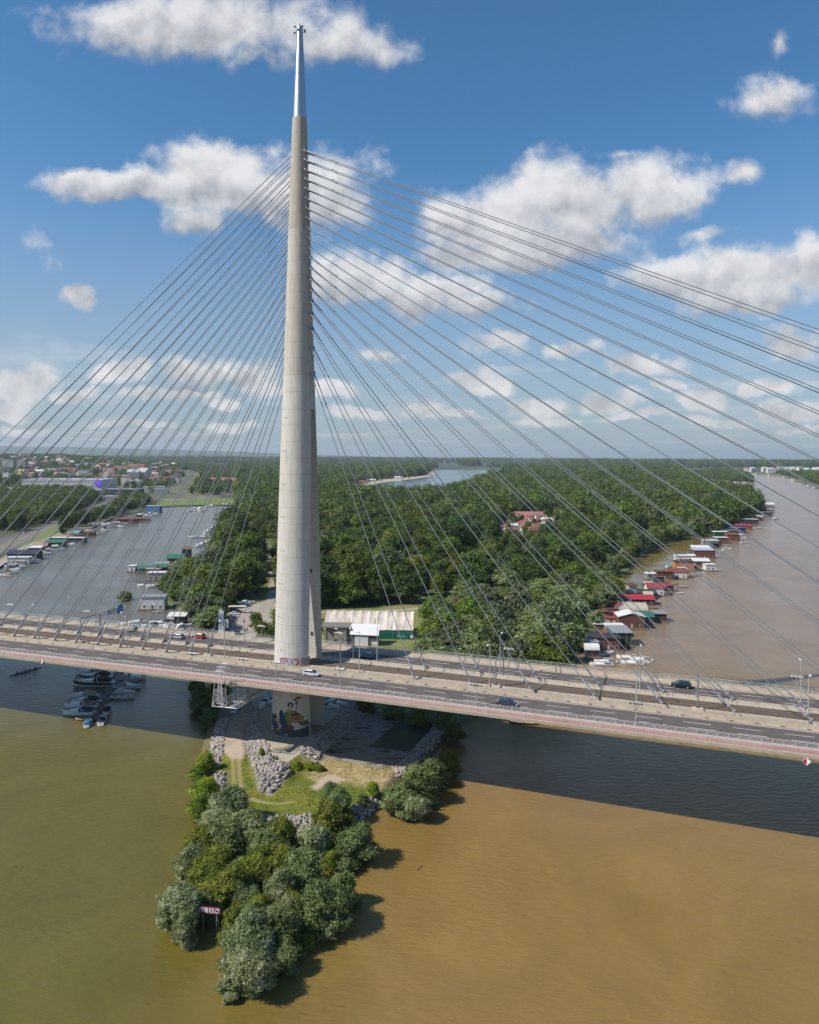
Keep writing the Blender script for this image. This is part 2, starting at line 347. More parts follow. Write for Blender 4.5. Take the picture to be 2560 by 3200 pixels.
def far_mat():
    m, nt, b = nodes_mat('far_countryside'); N = nt.nodes; L = nt.links
    pos = N.new('ShaderNodeNewGeometry').outputs['Position']
    mp = N.new('ShaderNodeMapping'); mp.inputs['Scale'].default_value = (1, .6, 0); L.new(pos, mp.inputs[0])
    v = N.new('ShaderNodeTexVoronoi'); v.inputs['Scale'].default_value = .0022; L.new(mp.outputs[0], v.inputs['Vector'])
    cr = N.new('ShaderNodeValToRGB'); L.new(v.outputs['Color'], cr.inputs[0])
    e = cr.color_ramp.elements; e[0].position = .2; e[0].color = (.035, .06, .024, 1); e[1].position = .85; e[1].color = (.16, .155, .075, 1)
    q = cr.color_ramp.elements.new(.5); q.color = (.07, .10, .035, 1)
    t = N.new('ShaderNodeTexNoise'); t.inputs['Scale'].default_value = .0016; t.inputs['Detail'].default_value = 6; L.new(pos, t.inputs['Vector'])
    r = N.new('ShaderNodeMapRange'); L.new(t.outputs[0], r.inputs[0]); r.inputs[1].default_value = .45; r.inputs[2].default_value = .6
    mx = N.new('ShaderNodeMix'); mx.data_type = 'RGBA'; L.new(r.outputs[0], mx.inputs['Factor']); L.new(cr.outputs[0], mx.inputs['A']); mx.inputs['B'].default_value = (.028, .048, .022, 1)
    L.new(mx.outputs['Result'], b.inputs['Base Color']); b.inputs['Roughness'].default_value = 1; return m
G_FAR = far_mat()
def land(name, pts, z, m, slope=3.0):
    """a sheet at height z whose rim falls under the water"""
    tri = geometry.tessellate_polygon([[Vector((x, y, 0)) for x, y in pts]])
    n = len(pts); A = sum(pts[i][0]*pts[(i+1) % n][1]-pts[(i+1) % n][0]*pts[i][1] for i in range(n)); sg = 1 if A > 0 else -1
    vs = [(x, y, z) for x, y in pts]; low = []
    for i in range(n):
        a, b, c = Vector(pts[i-1]), Vector(pts[i]), Vector(pts[(i+1) % n]); d = ((b-a).normalized()+(c-b).normalized())
        nn = Vector((d.y, -d.x)).normalized()*sg if d.length > 1e-6 else Vector((0, 0)); low.append((b.x+nn.x*slope, b.y+nn.y*slope, -1.2))
    fs = []
    for a, b, c in tri:
        p, q, r = Vector(pts[a]), Vector(pts[b]), Vector(pts[c]); s = (q-p).cross(r-p)
        fs.append((a, b, c) if s > 0 else (a, c, b))
    for i in range(n):
        j = (i+1) % n; fs.append((i, i+n, j+n, j) if sg > 0 else (i, j, j+n, i+n))
    return MB().add(vs+low, fs).build(name, m=m, kind='structure')
# shores, traced at water level and laid out on the ground
ADA_L = [(745, 1577), (748, 1610), (735, 1640), (692, 1650), (676, 1700), (655, 1736), (628, 1757), (612, 1793), (560, 1800), (530, 1815), (520, 1875), (545, 1893), (585, 1915), (620, 1945), (640, 1975), (650, 2010)]
ADA_R = [(1800, 2110), (1792, 2073), (1800, 2010), (1858, 1984), (1912, 1905), (1925, 1860), (1895, 1825), (1960, 1790), (1985, 1745), (2075, 1692), (2245, 1668), (2320, 1630), (2378, 1601), (2368, 1575), (2345, 1555), (2260, 1535), (2175, 1513), (2132, 1493)]
WOOD_ISLE = [(2132, 1489), (2200, 1494), (2290, 1505), (2350, 1508), (2352, 1500), (2313, 1481), (2240, 1472)]
FAR_R = [(2313, 1478), (2400, 1481), (2450, 1489), (2500, 1508), (2560, 1530), (2700, 1570), (2900, 1620)]
left_ring = poly(ADA_L, .3)
under = [tuple(BW(-150+i*4, -48+i*2)[:2]) for i in range(3)]
ada_front = [tuple(BW(s, t)[:2]) for s, t in ((-118, -28), (-116, -8), (-108, 4), (-90, 6), (-74, 2), (-66, -12), (-62, -30))]
right_ring = poly(ADA_R, .3)
far_edge = [tuple(WD(2132, 1460, 5200)[:2]), (6000, 9000), (9000, XF-1500), (-9000, XF-1500), tuple(WD(700, 1450, 9000)[:2]), tuple(WD(742, 1500, 2300)[:2])]
ADA = left_ring+ada_front+right_ring+far_edge
land('island_ground', ADA, 1.0, G_LAND)
WISL = poly(WOOD_ISLE, .3)
land('wooded_islet_ground', WISL, 1.1, G_LAND)
FR = poly(FAR_R, .3)+[(9000, 600), (XF-1500, 600), (XF-1500, XF-1500), (9001, XF-1500), (6001, 9000)]
land('north_bank_ground', FR, 1.05, G_LAND)
CITY_SH = [(-700, 2060), (-260, 1870), (-60, 1790), (0, 1762), (60, 1727), (140, 1696), (200, 1684), (250, 1668), (300, 1645), (362, 1616), (420, 1603), (490, 1587), (560, 1581), (640, 1579), (745, 1577)]
CITY = poly(CITY_SH, .3)+[tuple(WD(742, 1500, 2300)[:2]), tuple(WD(700, 1450, 9000)[:2]), (-9000, XF-1500), (-XF+1500, XF-1500), (-XF+1500, 300), (-900, 100)]
land('south_bank_ground', CITY, 1.15, mat('town_ground', (.055, .068, .025), .95, c2=(.16, .145, .11), scale=.012, coord='world', lo=.5, hi=.72))
# far countryside lies a little above the near sheets
MB().add([(-XF+1600, 4200, 2.0), (XF-1600, 4200, 2.0), (XF-1600, XF-1600, 2.0), (-XF+1600, XF-1600, 2.0)], [(0, 1, 2, 3)]).build('countryside', m=G_FAR, kind='structure')
# rowing lake inside the peninsula with its sandy beach
def lake_mat():
    m, nt, b = nodes_mat('lake_water'); b.inputs['Base Color'].default_value = (.05, .12, .17, 1); b.inputs['Roughness'].default_value = .12; b.inputs['IOR'].default_value = 1.33
    N = nt.nodes; L = nt.links; t = N.new('ShaderNodeTexNoise'); t.inputs['Scale'].default_value = .08; L.new(N.new('ShaderNodeNewGeometry').outputs['Position'], t.inputs['Vector'])
    bp = N.new('ShaderNodeBump'); bp.inputs['Strength'].default_value = .25; bp.inputs['Distance'].default_value = 1; L.new(t.outputs[0], bp.inputs['Height']); L.new(bp.outputs[0], b.inputs['Normal']); return m
LAKE = poly([(1085, 1535), (1150, 1515), (1215, 1505), (1290, 1497), (1345, 1489), (1362, 1480), (1360, 1468), (1380, 1459), (1450, 1457), (1575, 1463), (1640, 1468), (1580, 1486), (1490, 1508), (1430, 1536), (1370, 1552), (1220, 1560)], 1.2)
BEACH = poly([(1060, 1541), (1110, 1516), (1150, 1505), (1200, 1497), (1290, 1490), (1335, 1484), (1338, 1480), (1352, 1467), (1370, 1459), (1450, 1457), (1450, 1490), (1380, 1530), (1200, 1545)], 1.15)
SAND = mat('beach_sand', (.50, .40, .28), .9, c2=(.42, .34, .24), scale=.05, coord='world')
MB().add([(x, y, 1.06) for x, y in BEACH], [tuple(range(len(BEACH)))]).build('beach', m=SAND, kind='structure')
MB().add([(x, y, 1.14) for x, y in LAKE], [tuple(range(len(LAKE)))]).build('lake', m=lake_mat(), kind='structure')
# hills on the southern horizon
def hills():
    nx, ny = 220, 26; xs = np.linspace(-17000, 9000, nx); ys = np.linspace(11500, 27000, ny)
    X, Y = np.meshgrid(xs, ys)
    px = CX+F*X/Y
    env = np.clip((1150-px)/900, 0, 1)**.8; rise = np.clip((Y-11500)/9000, 0, 1)
    Z = 2.2+rise*(30+env*245)*(.8+.4*fbm(X*.00035, Y*.0004, 3))*(np.sin(rise*2.2)*.9+.15)
    V = np.stack([X.ravel(), Y.ravel(), Z.ravel()], 1); i = np.arange(nx*ny).reshape(ny, nx)
    Q = np.stack([i[:-1, :-1].ravel(), i[:-1, 1:].ravel(), i[1:, 1:].ravel(), i[1:, :-1].ravel()], 1)
    link('hills', np_mesh('hills', V, Q, [G_FAR], smooth=True), kind='structure')
hills()
def strip(name, pts, w, z, m, kind='structure', parent=None):
    """a ribbon of width w along world points"""
    P = [Vector(p[:2]) for p in pts]; vs = []
    for i, p in enumerate(P):
        a = P[max(i-1, 0)]; b = P[min(i+1, len(P)-1)]; d = (b-a).normalized(); n = Vector((-d.y, d.x))*w/2
        vs += [(p.x+n.x, p.y+n.y, z), (p.x-n.x, p.y-n.y, z)]
    return MB().add(vs, [(2*i+1, 2*i+3, 2*i+2, 2*i) for i in range(len(P)-1)]).build(name, m=m, kind=kind, parent=parent)
ASPH = mat('asphalt_old', (.115, .105, .10), .9, c2=(.15, .137, .125), scale=.4, coord='world')
PATH = mat('pale_paving', (.40, .345, .29), .9, c2=(.30, .26, .215), scale=.25, coord='world')
TOWNROAD = [W(x, y, 1.3) for x, y in ((-220, 1790), (-60, 1733), (50, 1690), (140, 1655), (215, 1627), (290, 1596), (340, 1572), (372, 1553))]
strip('town_road', TOWNROAD, 30, 1.22, ASPH)
strip('road_verge', [p+np.array([-2, 10, 0]) for p in TOWNROAD[:6]], 5, 1.235, mat('verge_grass', (.15, .17, .05), .95, c2=(.24, .2, .11), scale=.15, coord='world'))
for k in (-9, -3, 6, 11): strip('lane_line', [p+np.array([k*.55, k*.8, 0]) for p in TOWNROAD], .3, 1.25, mat('road_paint', (.62, .6, .56), .7))
strip('riverside_path', [W(x, y, 1.3) for x, y in ((-60, 1800), (60, 1722), (110, 1690), (150, 1672), (190, 1655), (215, 1645), (240, 1630))], 6, 1.24, PATH)
strip('motorway', [W(x, y, 1.3) for x, y in ((535, 1562), (550, 1542), (577, 1518), (603, 1499), (600, 1486), (588, 1478))], 38, 1.22, mat('motorway_grey', (.26, .25, .245), .9, c2=(.2, .2, .2), scale=.05, coord='world'))
GR1 = mat('lawn', (.115, .175, .035), .95, c2=(.17, .20, .06), scale=.06, coord='world', bump=.2)
def patch(name, pts, z, m, h=1.2, **k):
    p = poly(pts, h); tri = geometry.tessellate_polygon([[Vector((x, y, 0)) for x, y in p]]); fs = []
    for a, b, c in tri:
        s = (Vector(p[b])-Vector(p[a])).cross(Vector(p[c])-Vector(p[a])); fs.append((a, b, c) if s > 0 else (a, c, b))
    return MB().add([(x, y, z) for x, y in p], fs).build(name, m=m, kind='structure')
patch('lawn', [(480, 1587), (520, 1580), (640, 1578), (760, 1577), (790, 1562), (600, 1550), (540, 1556), (500, 1566)], 1.19, GR1)
patch('lawn', [(55, 1712), (150, 1660), (175, 1640), (180, 1625), (178, 1668), (120, 1690)], 1.26, GR1)
patch('sandy_shore', [(0, 1760), (60, 1726), (140, 1694), (200, 1682), (250, 1666), (300, 1643), (362, 1614), (355, 1604), (290, 1625), (230, 1652), (150, 1672), (60, 1712), (0, 1745)], 1.21, mat('shore_sand', (.33, .27, .19), .95, c2=(.22, .19, .12), scale=.15, coord='world'))
# car park, path and meadow behind the pylon
patch('car_park', [(668, 2010), (700, 1925), (760, 1885), (815, 1868), (838, 1850), (845, 1880), (860, 2030)], 1.05, PATH, 1.05)
strip('footpath', [W(x, y, 1.05) for x, y in ((848, 1940), (848, 1880), (846, 1830), (840, 1800), (838, 1770), (846, 1740), (862, 1700), (880, 1670))], 4.5, 1.07, PATH)
MEADOW = mat('meadow', (.155, .185, .045), .95, c2=(.24, .205, .085), scale=.09, coord='world', bump=.5, bscale=2)
patch('meadow', [(1000, 2010), (1000, 1905), (1120, 1902), (1330, 1885), (1360, 1895), (1330, 1960), (1330, 2040)], 1.05, MEADOW, 1.05)
patch('meadow', [(720, 1895), (760, 1870), (822, 1850), (834, 1800), (848, 1800), (830, 1878), (790, 1888)], 1.075, MEADOW, 1.05)
strip('gravel_path', [W(x, y, 1.06) for x, y in ((985, 1915), (1060, 1911), (1180, 1910), (1270, 1905), (1350, 1898), (1400, 1893))], 3.6, 1.075, mat('gravel', (.40, .35, .27), .95, c2=(.31, .27, .2), scale=.5, coord='world'))
patch('village_ground', [(1560, 1700), (1530, 1640), (1560, 1615), (1680, 1612), (1740, 1622), (1745, 1660), (1700, 1690)], 1.03, mat('village_dust', (.2, .17, .12), .95, c2=(.1, .11, .05), scale=.1, coord='world'), 1.05)
# flooded ground between the trees and the raft houses on the right bank: shallow olive water
SHALLOW = mat('shallow_flood_water', (.155, .115, .03), .12, c2=(.22, .15, .05), scale=.06, coord='world', ior=1.33)
patch('flooded_shallows', [(1795, 2085), (1760, 2050), (1790, 1985), (1870, 1965), (1935, 1900), (1990, 1850), (2010, 1810), (2080, 1775), (2180, 1740), (2240, 1690), (2180, 1672), (2060, 1690), (1980, 1740), (1880, 1830), (1880, 1900), (1800, 1980)], .012, SHALLOW, 0)
# ------------------------------------------------------------------ tip of the peninsula: modelled ground with platform, track, mud and turf
PLAT = poly([(766, 2120), (792, 2215), (820, 2312), (840, 2352), (857, 2413), (962, 2338), (1032, 2280), (1118, 2195), (1170, 2140), (1150, 2080), (780, 2080)], 3.3)
ROAD = poly([(728, 2150), (724, 2208), (699, 2312), (703, 2350), (724, 2370), (759, 2370), (765, 2350), (762, 2318), (777, 2213), (768, 2150)], 2.2)
OUT = poly([(560, 2075), (590, 2140), (640, 2200), (672, 2262), (652, 2330), (640, 2400), (650, 2470), (636, 2530), (690, 2565), (760, 2580), (830, 2588), (900, 2604), (985, 2596), (1060, 2568), (1110, 2552), (1185, 2510), (1240, 2440), (1300, 2396), (1370, 2320), (1415, 2262), (1450, 2215), (1500, 2150), (1450, 2080)], .3)
MUD = poly([(985, 2372), (1080, 2290), (1170, 2215), (1330, 2285), (1300, 2340), (1240, 2398), (1180, 2400), (1050, 2372)], 1.2)
DRY = poly([(960, 2395), (985, 2362), (1050, 2370), (1180, 2400), (1260, 2395), (1230, 2440), (1200, 2470), (1120, 2440), (1000, 2430)], 1.2)
SANDP = poly([(975, 2462), (1010, 2432), (1035, 2424), (1075, 2434), (1060, 2446), (1020, 2456), (985, 2470)], 1.2)
RUT1 = [W(x, y, 1.3)[:2] for x, y in ((727, 2368), (729, 2410), (731, 2452))]
RUT2 = [W(x, y, 1.3)[:2] for x, y in ((746, 2368), (748, 2410), (752, 2445), (760, 2475), (778, 2494), (812, 2505), (870, 2512), (915, 2506))]
RK = [poly(p, 1.5) for p in (
  [(700, 2185), (727, 2210), (699, 2312), (697, 2352), (683, 2392), (664, 2402), (655, 2340), (663, 2305), (684, 2240)],
  [(672, 2416), (706, 2412), (698, 2468), (676, 2464)],
  [(777, 2215), (794, 2225), (818, 2310), (836, 2346), (850, 2400), (860, 2417), (896, 2402), (905, 2426), (880, 2450), (845, 2482), (814, 2470), (795, 2400), (768, 2352), (763, 2318)],
  [(962, 2338), (1118, 2195), (1172, 2205), (1085, 2290), (1012, 2356), (985, 2386), (940, 2372), (926, 2362)],
  [(824, 2549), (990, 2546), (986, 2590), (900, 2602), (835, 2584)],
  [(1090, 2528), (1180, 2478), (1192, 2504), (1112, 2560)],
  [(1230, 2402), (1265, 2370), (1330, 2300), (1388, 2235), (1412, 2250), (1372, 2312), (1302, 2384), (1242, 2427)])]
def seg_d(P, pts):
    d = np.full(len(P), 1e9)
    for a, b in zip(pts[:-1], pts[1:]):
        ab = b-a; t = np.clip(((P-a)@ab)/(ab@ab), 0, 1); d = np.minimum(d, np.linalg.norm(P-(a+t[:, None]*ab), axis=1))
    return d
def sdist(P, pl): return np.where(inpoly(P, pl), -1, 1)*pdist(P, pl)
def tip_height(P):
    o = sdist(P, OUT); h = np.clip(.9-o*.55, -1.2, 1.25)+.22*(fbm(P[:, 0]*.3, P[:, 1]*.3, 5)-.5)*(o < -1)
    dr = sdist(P, ROAD); h = np.maximum(h, np.where(o < 0, np.clip(2.2-np.maximum(dr, 0)*.3, -1, 2.2), h))
    dp = sdist(P, PLAT); h = np.where(o < 2, np.maximum(h, 3.3-np.maximum(dp, 0)*.42), h)
    return h
def tip_ground():
    st = .62; a = np.array([-80., 142.]); nx, ny = int(125/st), int(105/st)
    X, Y = np.meshgrid(a[0]+np.arange(nx)*st, a[1]+np.arange(ny)*st); P = np.stack([X.ravel(), Y.ravel()], 1)
    H = tip_height(P); o = sdist(P, OUT); n1 = fbm(P[:, 0]*.16, P[:, 1]*.16, 11); n2 = fbm(P[:, 0]*.6, P[:, 1]*.6, 23); n3 = fbm(P[:, 0]*1.6, P[:, 1]*1.6, 31, 3)
    def mixc(C, c, k): k = np.clip(k, 0, 1)[:, None]; return C*(1-k)+np.array(c)*k
    C = np.tile(np.array([.112, .142, .010]), (len(P), 1))
    C = mixc(C, (.18, .175, .016), (n1-.5)*4); C = mixc(C, (.22, .18, .05), (n2-.6)*3.2); C = mixc(C, (.075, .115, .012), (n3-.55)*2.5)
    C = mixc(C, (.36, .27, .12), np.clip(1-sdist(P, DRY)/3+(n2-.5)*2.5, 0, 1)*.85)
    C = mixc(C, (.46, .37, .27), np.clip(1-sdist(P, DRY)/3, 0, 1)*np.clip((n3-.56)*6, 0, 1))
    dm = sdist(P, MUD); C = mixc(C, (.27, .235, .20), np.clip(.6-dm/1.5+(n2-.5)*3, 0, 1)); C = mixc(C, (.05, .048, .035), np.clip(.5-dm/2, 0, 1)*np.clip((fbm(P[:, 0]*.35, P[:, 1]*.9, 41)-.58)*9, 0, 1))
    C = mixc(C, (.46, .36, .27), np.clip(.8-sdist(P, SANDP)/1.2+(n2-.5)*2, 0, 1))
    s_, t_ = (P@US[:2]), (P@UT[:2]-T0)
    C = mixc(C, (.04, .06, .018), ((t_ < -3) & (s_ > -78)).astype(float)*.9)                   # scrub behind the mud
    C = mixc(C, (.40, .29, .16), np.clip(1.1-seg_d(P, RUT1)/.5, 0, 1)*.9); C = mixc(C, (.40, .30, .17), np.clip(1.1-seg_d(P, RUT2)/.55+(n3-.5), 0, 1)*.9)
    dr = sdist(P, ROAD); C = mixc(C, (.47, .385, .30), np.clip(.7-dr/.6+(n3-.5), 0, 1)); C = mixc(C, (.33, .27, .21), np.clip(.5-dr, 0, 1)*np.clip((n2-.55)*4, 0, .7))
    for r in RK: C = mixc(C, (.27, .24, .205), np.clip(.9-sdist(P, r)/.8, 0, 1))
    dp = sdist(P, PLAT); C = mixc(C, (.40, .36, .29), np.clip(.5-dp/.4, 0, 1)); C = mixc(C, (.30, .265, .21), np.clip(-dp, 0, 1)*np.clip((n3-.55)*5, 0, .6))
    C = mixc(C, (.50, .42, .33), (np.abs(dp+.6) < .45)*.8)                                         # kerb strip
    C = mixc(C, (.13, .11, .06), np.clip((o+2.2)/1.6, 0, 1)*.9)
    i = np.arange(nx*ny).reshape(ny, nx); Q = np.stack([i[:-1, :-1].ravel(), i[:-1, 1:].ravel(), i[1:, 1:].ravel(), i[1:, :-1].ravel()], 1)
    keep = (H[Q] > -.9).any(1); Q = Q[keep]
    m, nt, b = nodes_mat('tip_soil_and_turf'); at = nt.nodes.new('ShaderNodeAttribute'); at.attribute_name = 'soil'; nt.links.new(at.outputs['Color'], b.inputs['Base Color']); b.inputs['Roughness'].default_value = .95
    t = nt.nodes.new('ShaderNodeTexNoise'); t.inputs['Scale'].default_value = 2.2; t.inputs['Detail'].default_value = 6; nt.links.new(nt.nodes.new('ShaderNodeNewGeometry').outputs['Position'], t.inputs['Vector'])
    bp = nt.nodes.new('ShaderNodeBump'); bp.inputs['Strength'].default_value = .6; bp.inputs['Distance'].default_value = .15; nt.links.new(t.outputs[0], bp.inputs['Height']); nt.links.new(bp.outputs[0], b.inputs['Normal'])
    me = np_mesh('tip_ground', np.concatenate([P, H[:, None]], 1), Q, [m], smooth=True)
    ca = me.color_attributes.new('soil', 'FLOAT_COLOR', 'POINT'); ca.data.foreach_set('color', np.concatenate([C, np.ones((len(P), 1))], 1).astype(np.float32).ravel())
    link('peninsula_tip_ground', me, kind='structure')
tip_ground()
# ------------------------------------------------------------------ the bridge
CONC = mat('deck_concrete', (.41, .335, .255), .85, c2=(.32, .26, .20), scale=.5, streak=((.27, .225, .175), (.35, 1.4, 1.4), .5), bump=.2, bscale=6)
CONC_L = mat('barrier_concrete', (.52, .45, .37), .85, c2=(.42, .36, .295), scale=.9)
ASPHALT = mat('asphalt', (.098, .083, .078), .88, c2=(.128, .108, .10), scale=.35, streak=((.085, .072, .068), (.012, 1.1, 1), .7), bump=.15, bscale=14)
BALL = mat('track_slab', (.125, .082, .055), .95, c2=(.18, .125, .085), scale=.8, streak=((.10, .07, .05), (.05, 1.6, 1), .7), bump=.4, bscale=5)
DARK = mat('dark_groove', (.022, .016, .013), .9)
STEEL = mat('rail_steel', (.22, .17, .14), .5, metal=.6)
PAINT = mat('line_paint', (.70, .64, .60), .6)
WPAV = mat('walkway_pale', (.50, .415, .37), .85, c2=(.43, .36, .32), scale=.8)
RPAV = mat('walkway_red', (.37, .185, .155), .85, c2=(.42, .25, .215), scale=.35, streak=((.48, .38, .33), (.06, 1.6, 1), .7))
GALV = mat('galvanised', (.45, .445, .44), .5, metal=.35)
RAILP = mat('rail_paint', (.46, .42, .38), .6)
CABLE = mat('cable_sheath', (.21, .235, .26), .42, spec=.6)
CLAMP = mat('anchor_steel', (.42, .40, .41), .45, metal=.3)
BR = thing('cable_stayed_bridge', 'long cable stayed road and tram bridge with one tall conical pylon', 'bridge', BW(S0, TC), HEAD_S)
def LL(s, t, z): return (s-S0, -(t-TC), z)
SS = [ -430+8*i for i in range(92)]
def sweep(name, prof, m, parent=BR, s0=-430, s1=300, closed=True, smooth=False, ds=8, kind=None):
    ss = [s0+(s1-s0)*i/max(1, int((s1-s0)/ds)) for i in range(int((s1-s0)/ds)+1)]; n = len(prof); vs = []
    for s in ss: vs += [LL(s, t, ZD(s)+z) for t, z in prof]
    fs = []
    for k in range(len(ss)-1):
        for i in range(n if closed else n-1):
            j = (i+1) % n; fs.append((k*n+i, k*n+j, (k+1)*n+j, (k+1)*n+i))
    if closed: fs += [tuple(range(n-1, -1, -1)), tuple(range((len(ss)-1)*n, len(ss)*n))]
    mb = MB().add(vs, fs); o = mb.build(name, parent, m, smooth=smooth, kind=kind)
    bm = bmesh.new(); bm.from_mesh(o.data); bmesh.ops.recalc_face_normals(bm, faces=bm.faces); bm.to_mesh(o.data); bm.free()
    return o
# deck slab with fascias, box girder beneath
sweep('deck', [(20.35, -.02), (20.35, -.62), (19.6, -.72), (8, -1.35), (6.5, -4.2), (-13, -4.2), (-14.5, -1.6), (-21.0, -1.15), (-21.7, -.95), (-21.7, -.02)], CONC)
sweep('kerb', [(20.35, -.016), (20.35, .16), (20.1, .16), (20.1, -.016)], CONC_L)
sweep('walkway', [(20.1, 0), (20.1, .03), (19.75, .03), (19.75, 0)], WPAV); 
sweep('cycle_path', [(19.75, 0), (19.75, .034), (17.45, .034), (17.45, 0)], RPAV)
sweep('walkway', [(17.45, 0), (17.45, .03), (16.0, .03), (16.0, 0)], WPAV)
sweep('roadway', [(15.9, 0), (15.9, .012), (6.25, .012), (6.25, 0)], ASPHALT)
sweep('safety_barrier', [(6.25, 0), (6.22, .12), (5.75, .28), (5.55, .95), (5.2, .95), (5.05, .3), (4.6, .06), (4.6, 0)], CONC)
sweep('median_slab', [(4.6, -.01), (4.6, .055), (.75, .08), (.75, -.01)], CONC)
sweep('median_kerb', [(.75, -.02), (.75, .30), (.35, .30), (.32, -.02)], CONC_L)
sweep('track_bed', [(.32, -.015), (.32, .03), (-6.0, .03), (-6.0, -.015)], BALL)
for t in (-.25, -1.95, -3.75, -5.45):
    sweep('track_groove', [(t+.3, .028), (t+.3, .042), (t-.3, .042), (t-.3, .028)], DARK)
    sweep('track_rail', [(t+.09, .04), (t+.06, .17), (t-.06, .17), (t-.09, .04)], STEEL)
sweep('median_kerb', [(-6.0, -.02), (-6.0, .30), (-6.75, .30), (-6.78, -.02)], CONC_L)
sweep('roadway', [(-7.35, 0), (-7.35, .012), (-17.45, .012), (-17.45, 0)], ASPHALT)
sweep('safety_barrier', [(-17.45, 0), (-17.5, .12), (-18.1, .4), (-18.5, .85), (-18.8, .85), (-18.9, 0)], CONC)
sweep('walkway', [(-18.9, 0), (-18.9, .03), (-21.4, .03), (-21.4, 0)], WPAV)
sweep('kerb', [(-21.4, -.016), (-21.4, .16), (-21.7, .16), (-21.7, -.016)], CONC_L)
for t in (6.75, 15.45, -7.8, -17.0): sweep('edge_line', [(t+.11, .013), (t+.11, .018), (t-.11, .018), (t-.11, .013)], PAINT)
# barrier panels, one by one along the far carriageway (gaps where the stays come down)
mb = MB().prism([(-2.92, -.33), (2.92, -.33), (2.92, -.0), (-2.92, .0)], 0, .92)
panel_me = MB().add([(x, y, z) for x in (-2.94, 2.94) for y, z in ((-.14, 0), (-.12, .95), (.10, .95), (.16, .3), (.33, .06), (.33, 0))], [(0, 1, 7, 6), (1, 2, 8, 7), (2, 3, 9, 8), (3, 4, 10, 9), (4, 5, 11, 10), (5, 4, 3, 2, 1, 0), (6, 7, 8, 9, 10, 11)])
panel_me.mats = [CONC_L]; pm = panel_me.mesh('barrier_panel')
for k in range(62):
    s = -330+k*6.0
    link('barrier_panel', pm, BR, LL(s, -6.95, ZD(s)+.0))
dash_me = MB().box(0, 0, 0, 5.4, .17, .006); dash_me.mats = [PAINT]; dm = dash_me.mesh('lane_dash')
for t, ph in ((9.75, 0), (13.0, .9), (-11.5, 2.0), (-14.4, 3.1)):
    for k in range(-37, 8):
        s = 16.8+4.75+ph+k*9.7-4.75+4.75; link('lane_dash', dm, BR, LL(s, t, ZD(s)+.019))
# drainage openings in the inner barrier
gm = MB().box(0, 0, 0, .8, .3, .05); gm.mats = [DARK]; gm = gm.mesh('drain_slot')
for k in range(66):
    s = -280+k*4.9; link('drain_slot', gm, BR, LL(s, 5.98, ZD(s)+.235))
def rail_mesh(name, t, h, n_r, ds, r, m, s0=-430, s1=300, post=None, base=0.03, infill=0):
    mb = MB().use(m); ss = np.arange(s0, s1+.1, ds); post = post or r
    for i, s in enumerate(ss):
        mb.tube(LL(s, t, ZD(s)+base), LL(s, t, ZD(s)+h), post, n=4, caps=False)
        if i: 
            q = ss[i-1]
            for k in range(n_r):
                z = h-k*(h-.25)/max(1, n_r-1) if n_r > 1 else h
                mb.tube(LL(q, t, ZD(q)+z), LL(s, t, ZD(s)+z), r*(1.25 if k == 0 else .8), n=4, caps=False)
    return mb.build(name, BR)
rail_mesh('pedestrian_railing', 20.22, 1.2, 4, 2.0, .02, mat('railing_dark', (.20, .18, .17), .6), s0=-300, s1=120)
rail_mesh('pedestrian_railing', -21.55, 1.25, 4, 2.0, .035, mat('railing_pale', (.50, .52, .48), .6), s0=-330, s1=120)
gr = MB().use(RAILP)
for t, hh in ((15.98, .8), (-18.65, 1.25)):
    for k in range(230):
        s = -330+2.0*k; q = s+2
        gr.box(*LL(s, t, ZD(s)+hh/2), .10, .10, hh)
        gr.tube(LL(s, t+.05, ZD(s)+hh), LL(q, t+.05, ZD(q)+hh), .06, n=4, caps=False); 
        if t > 0: gr.tube(LL(s, t, ZD(s)+hh-.32), LL(q, t, ZD(q)+hh-.32), .03, n=4, caps=False)
gr.build('guard_rail', BR)
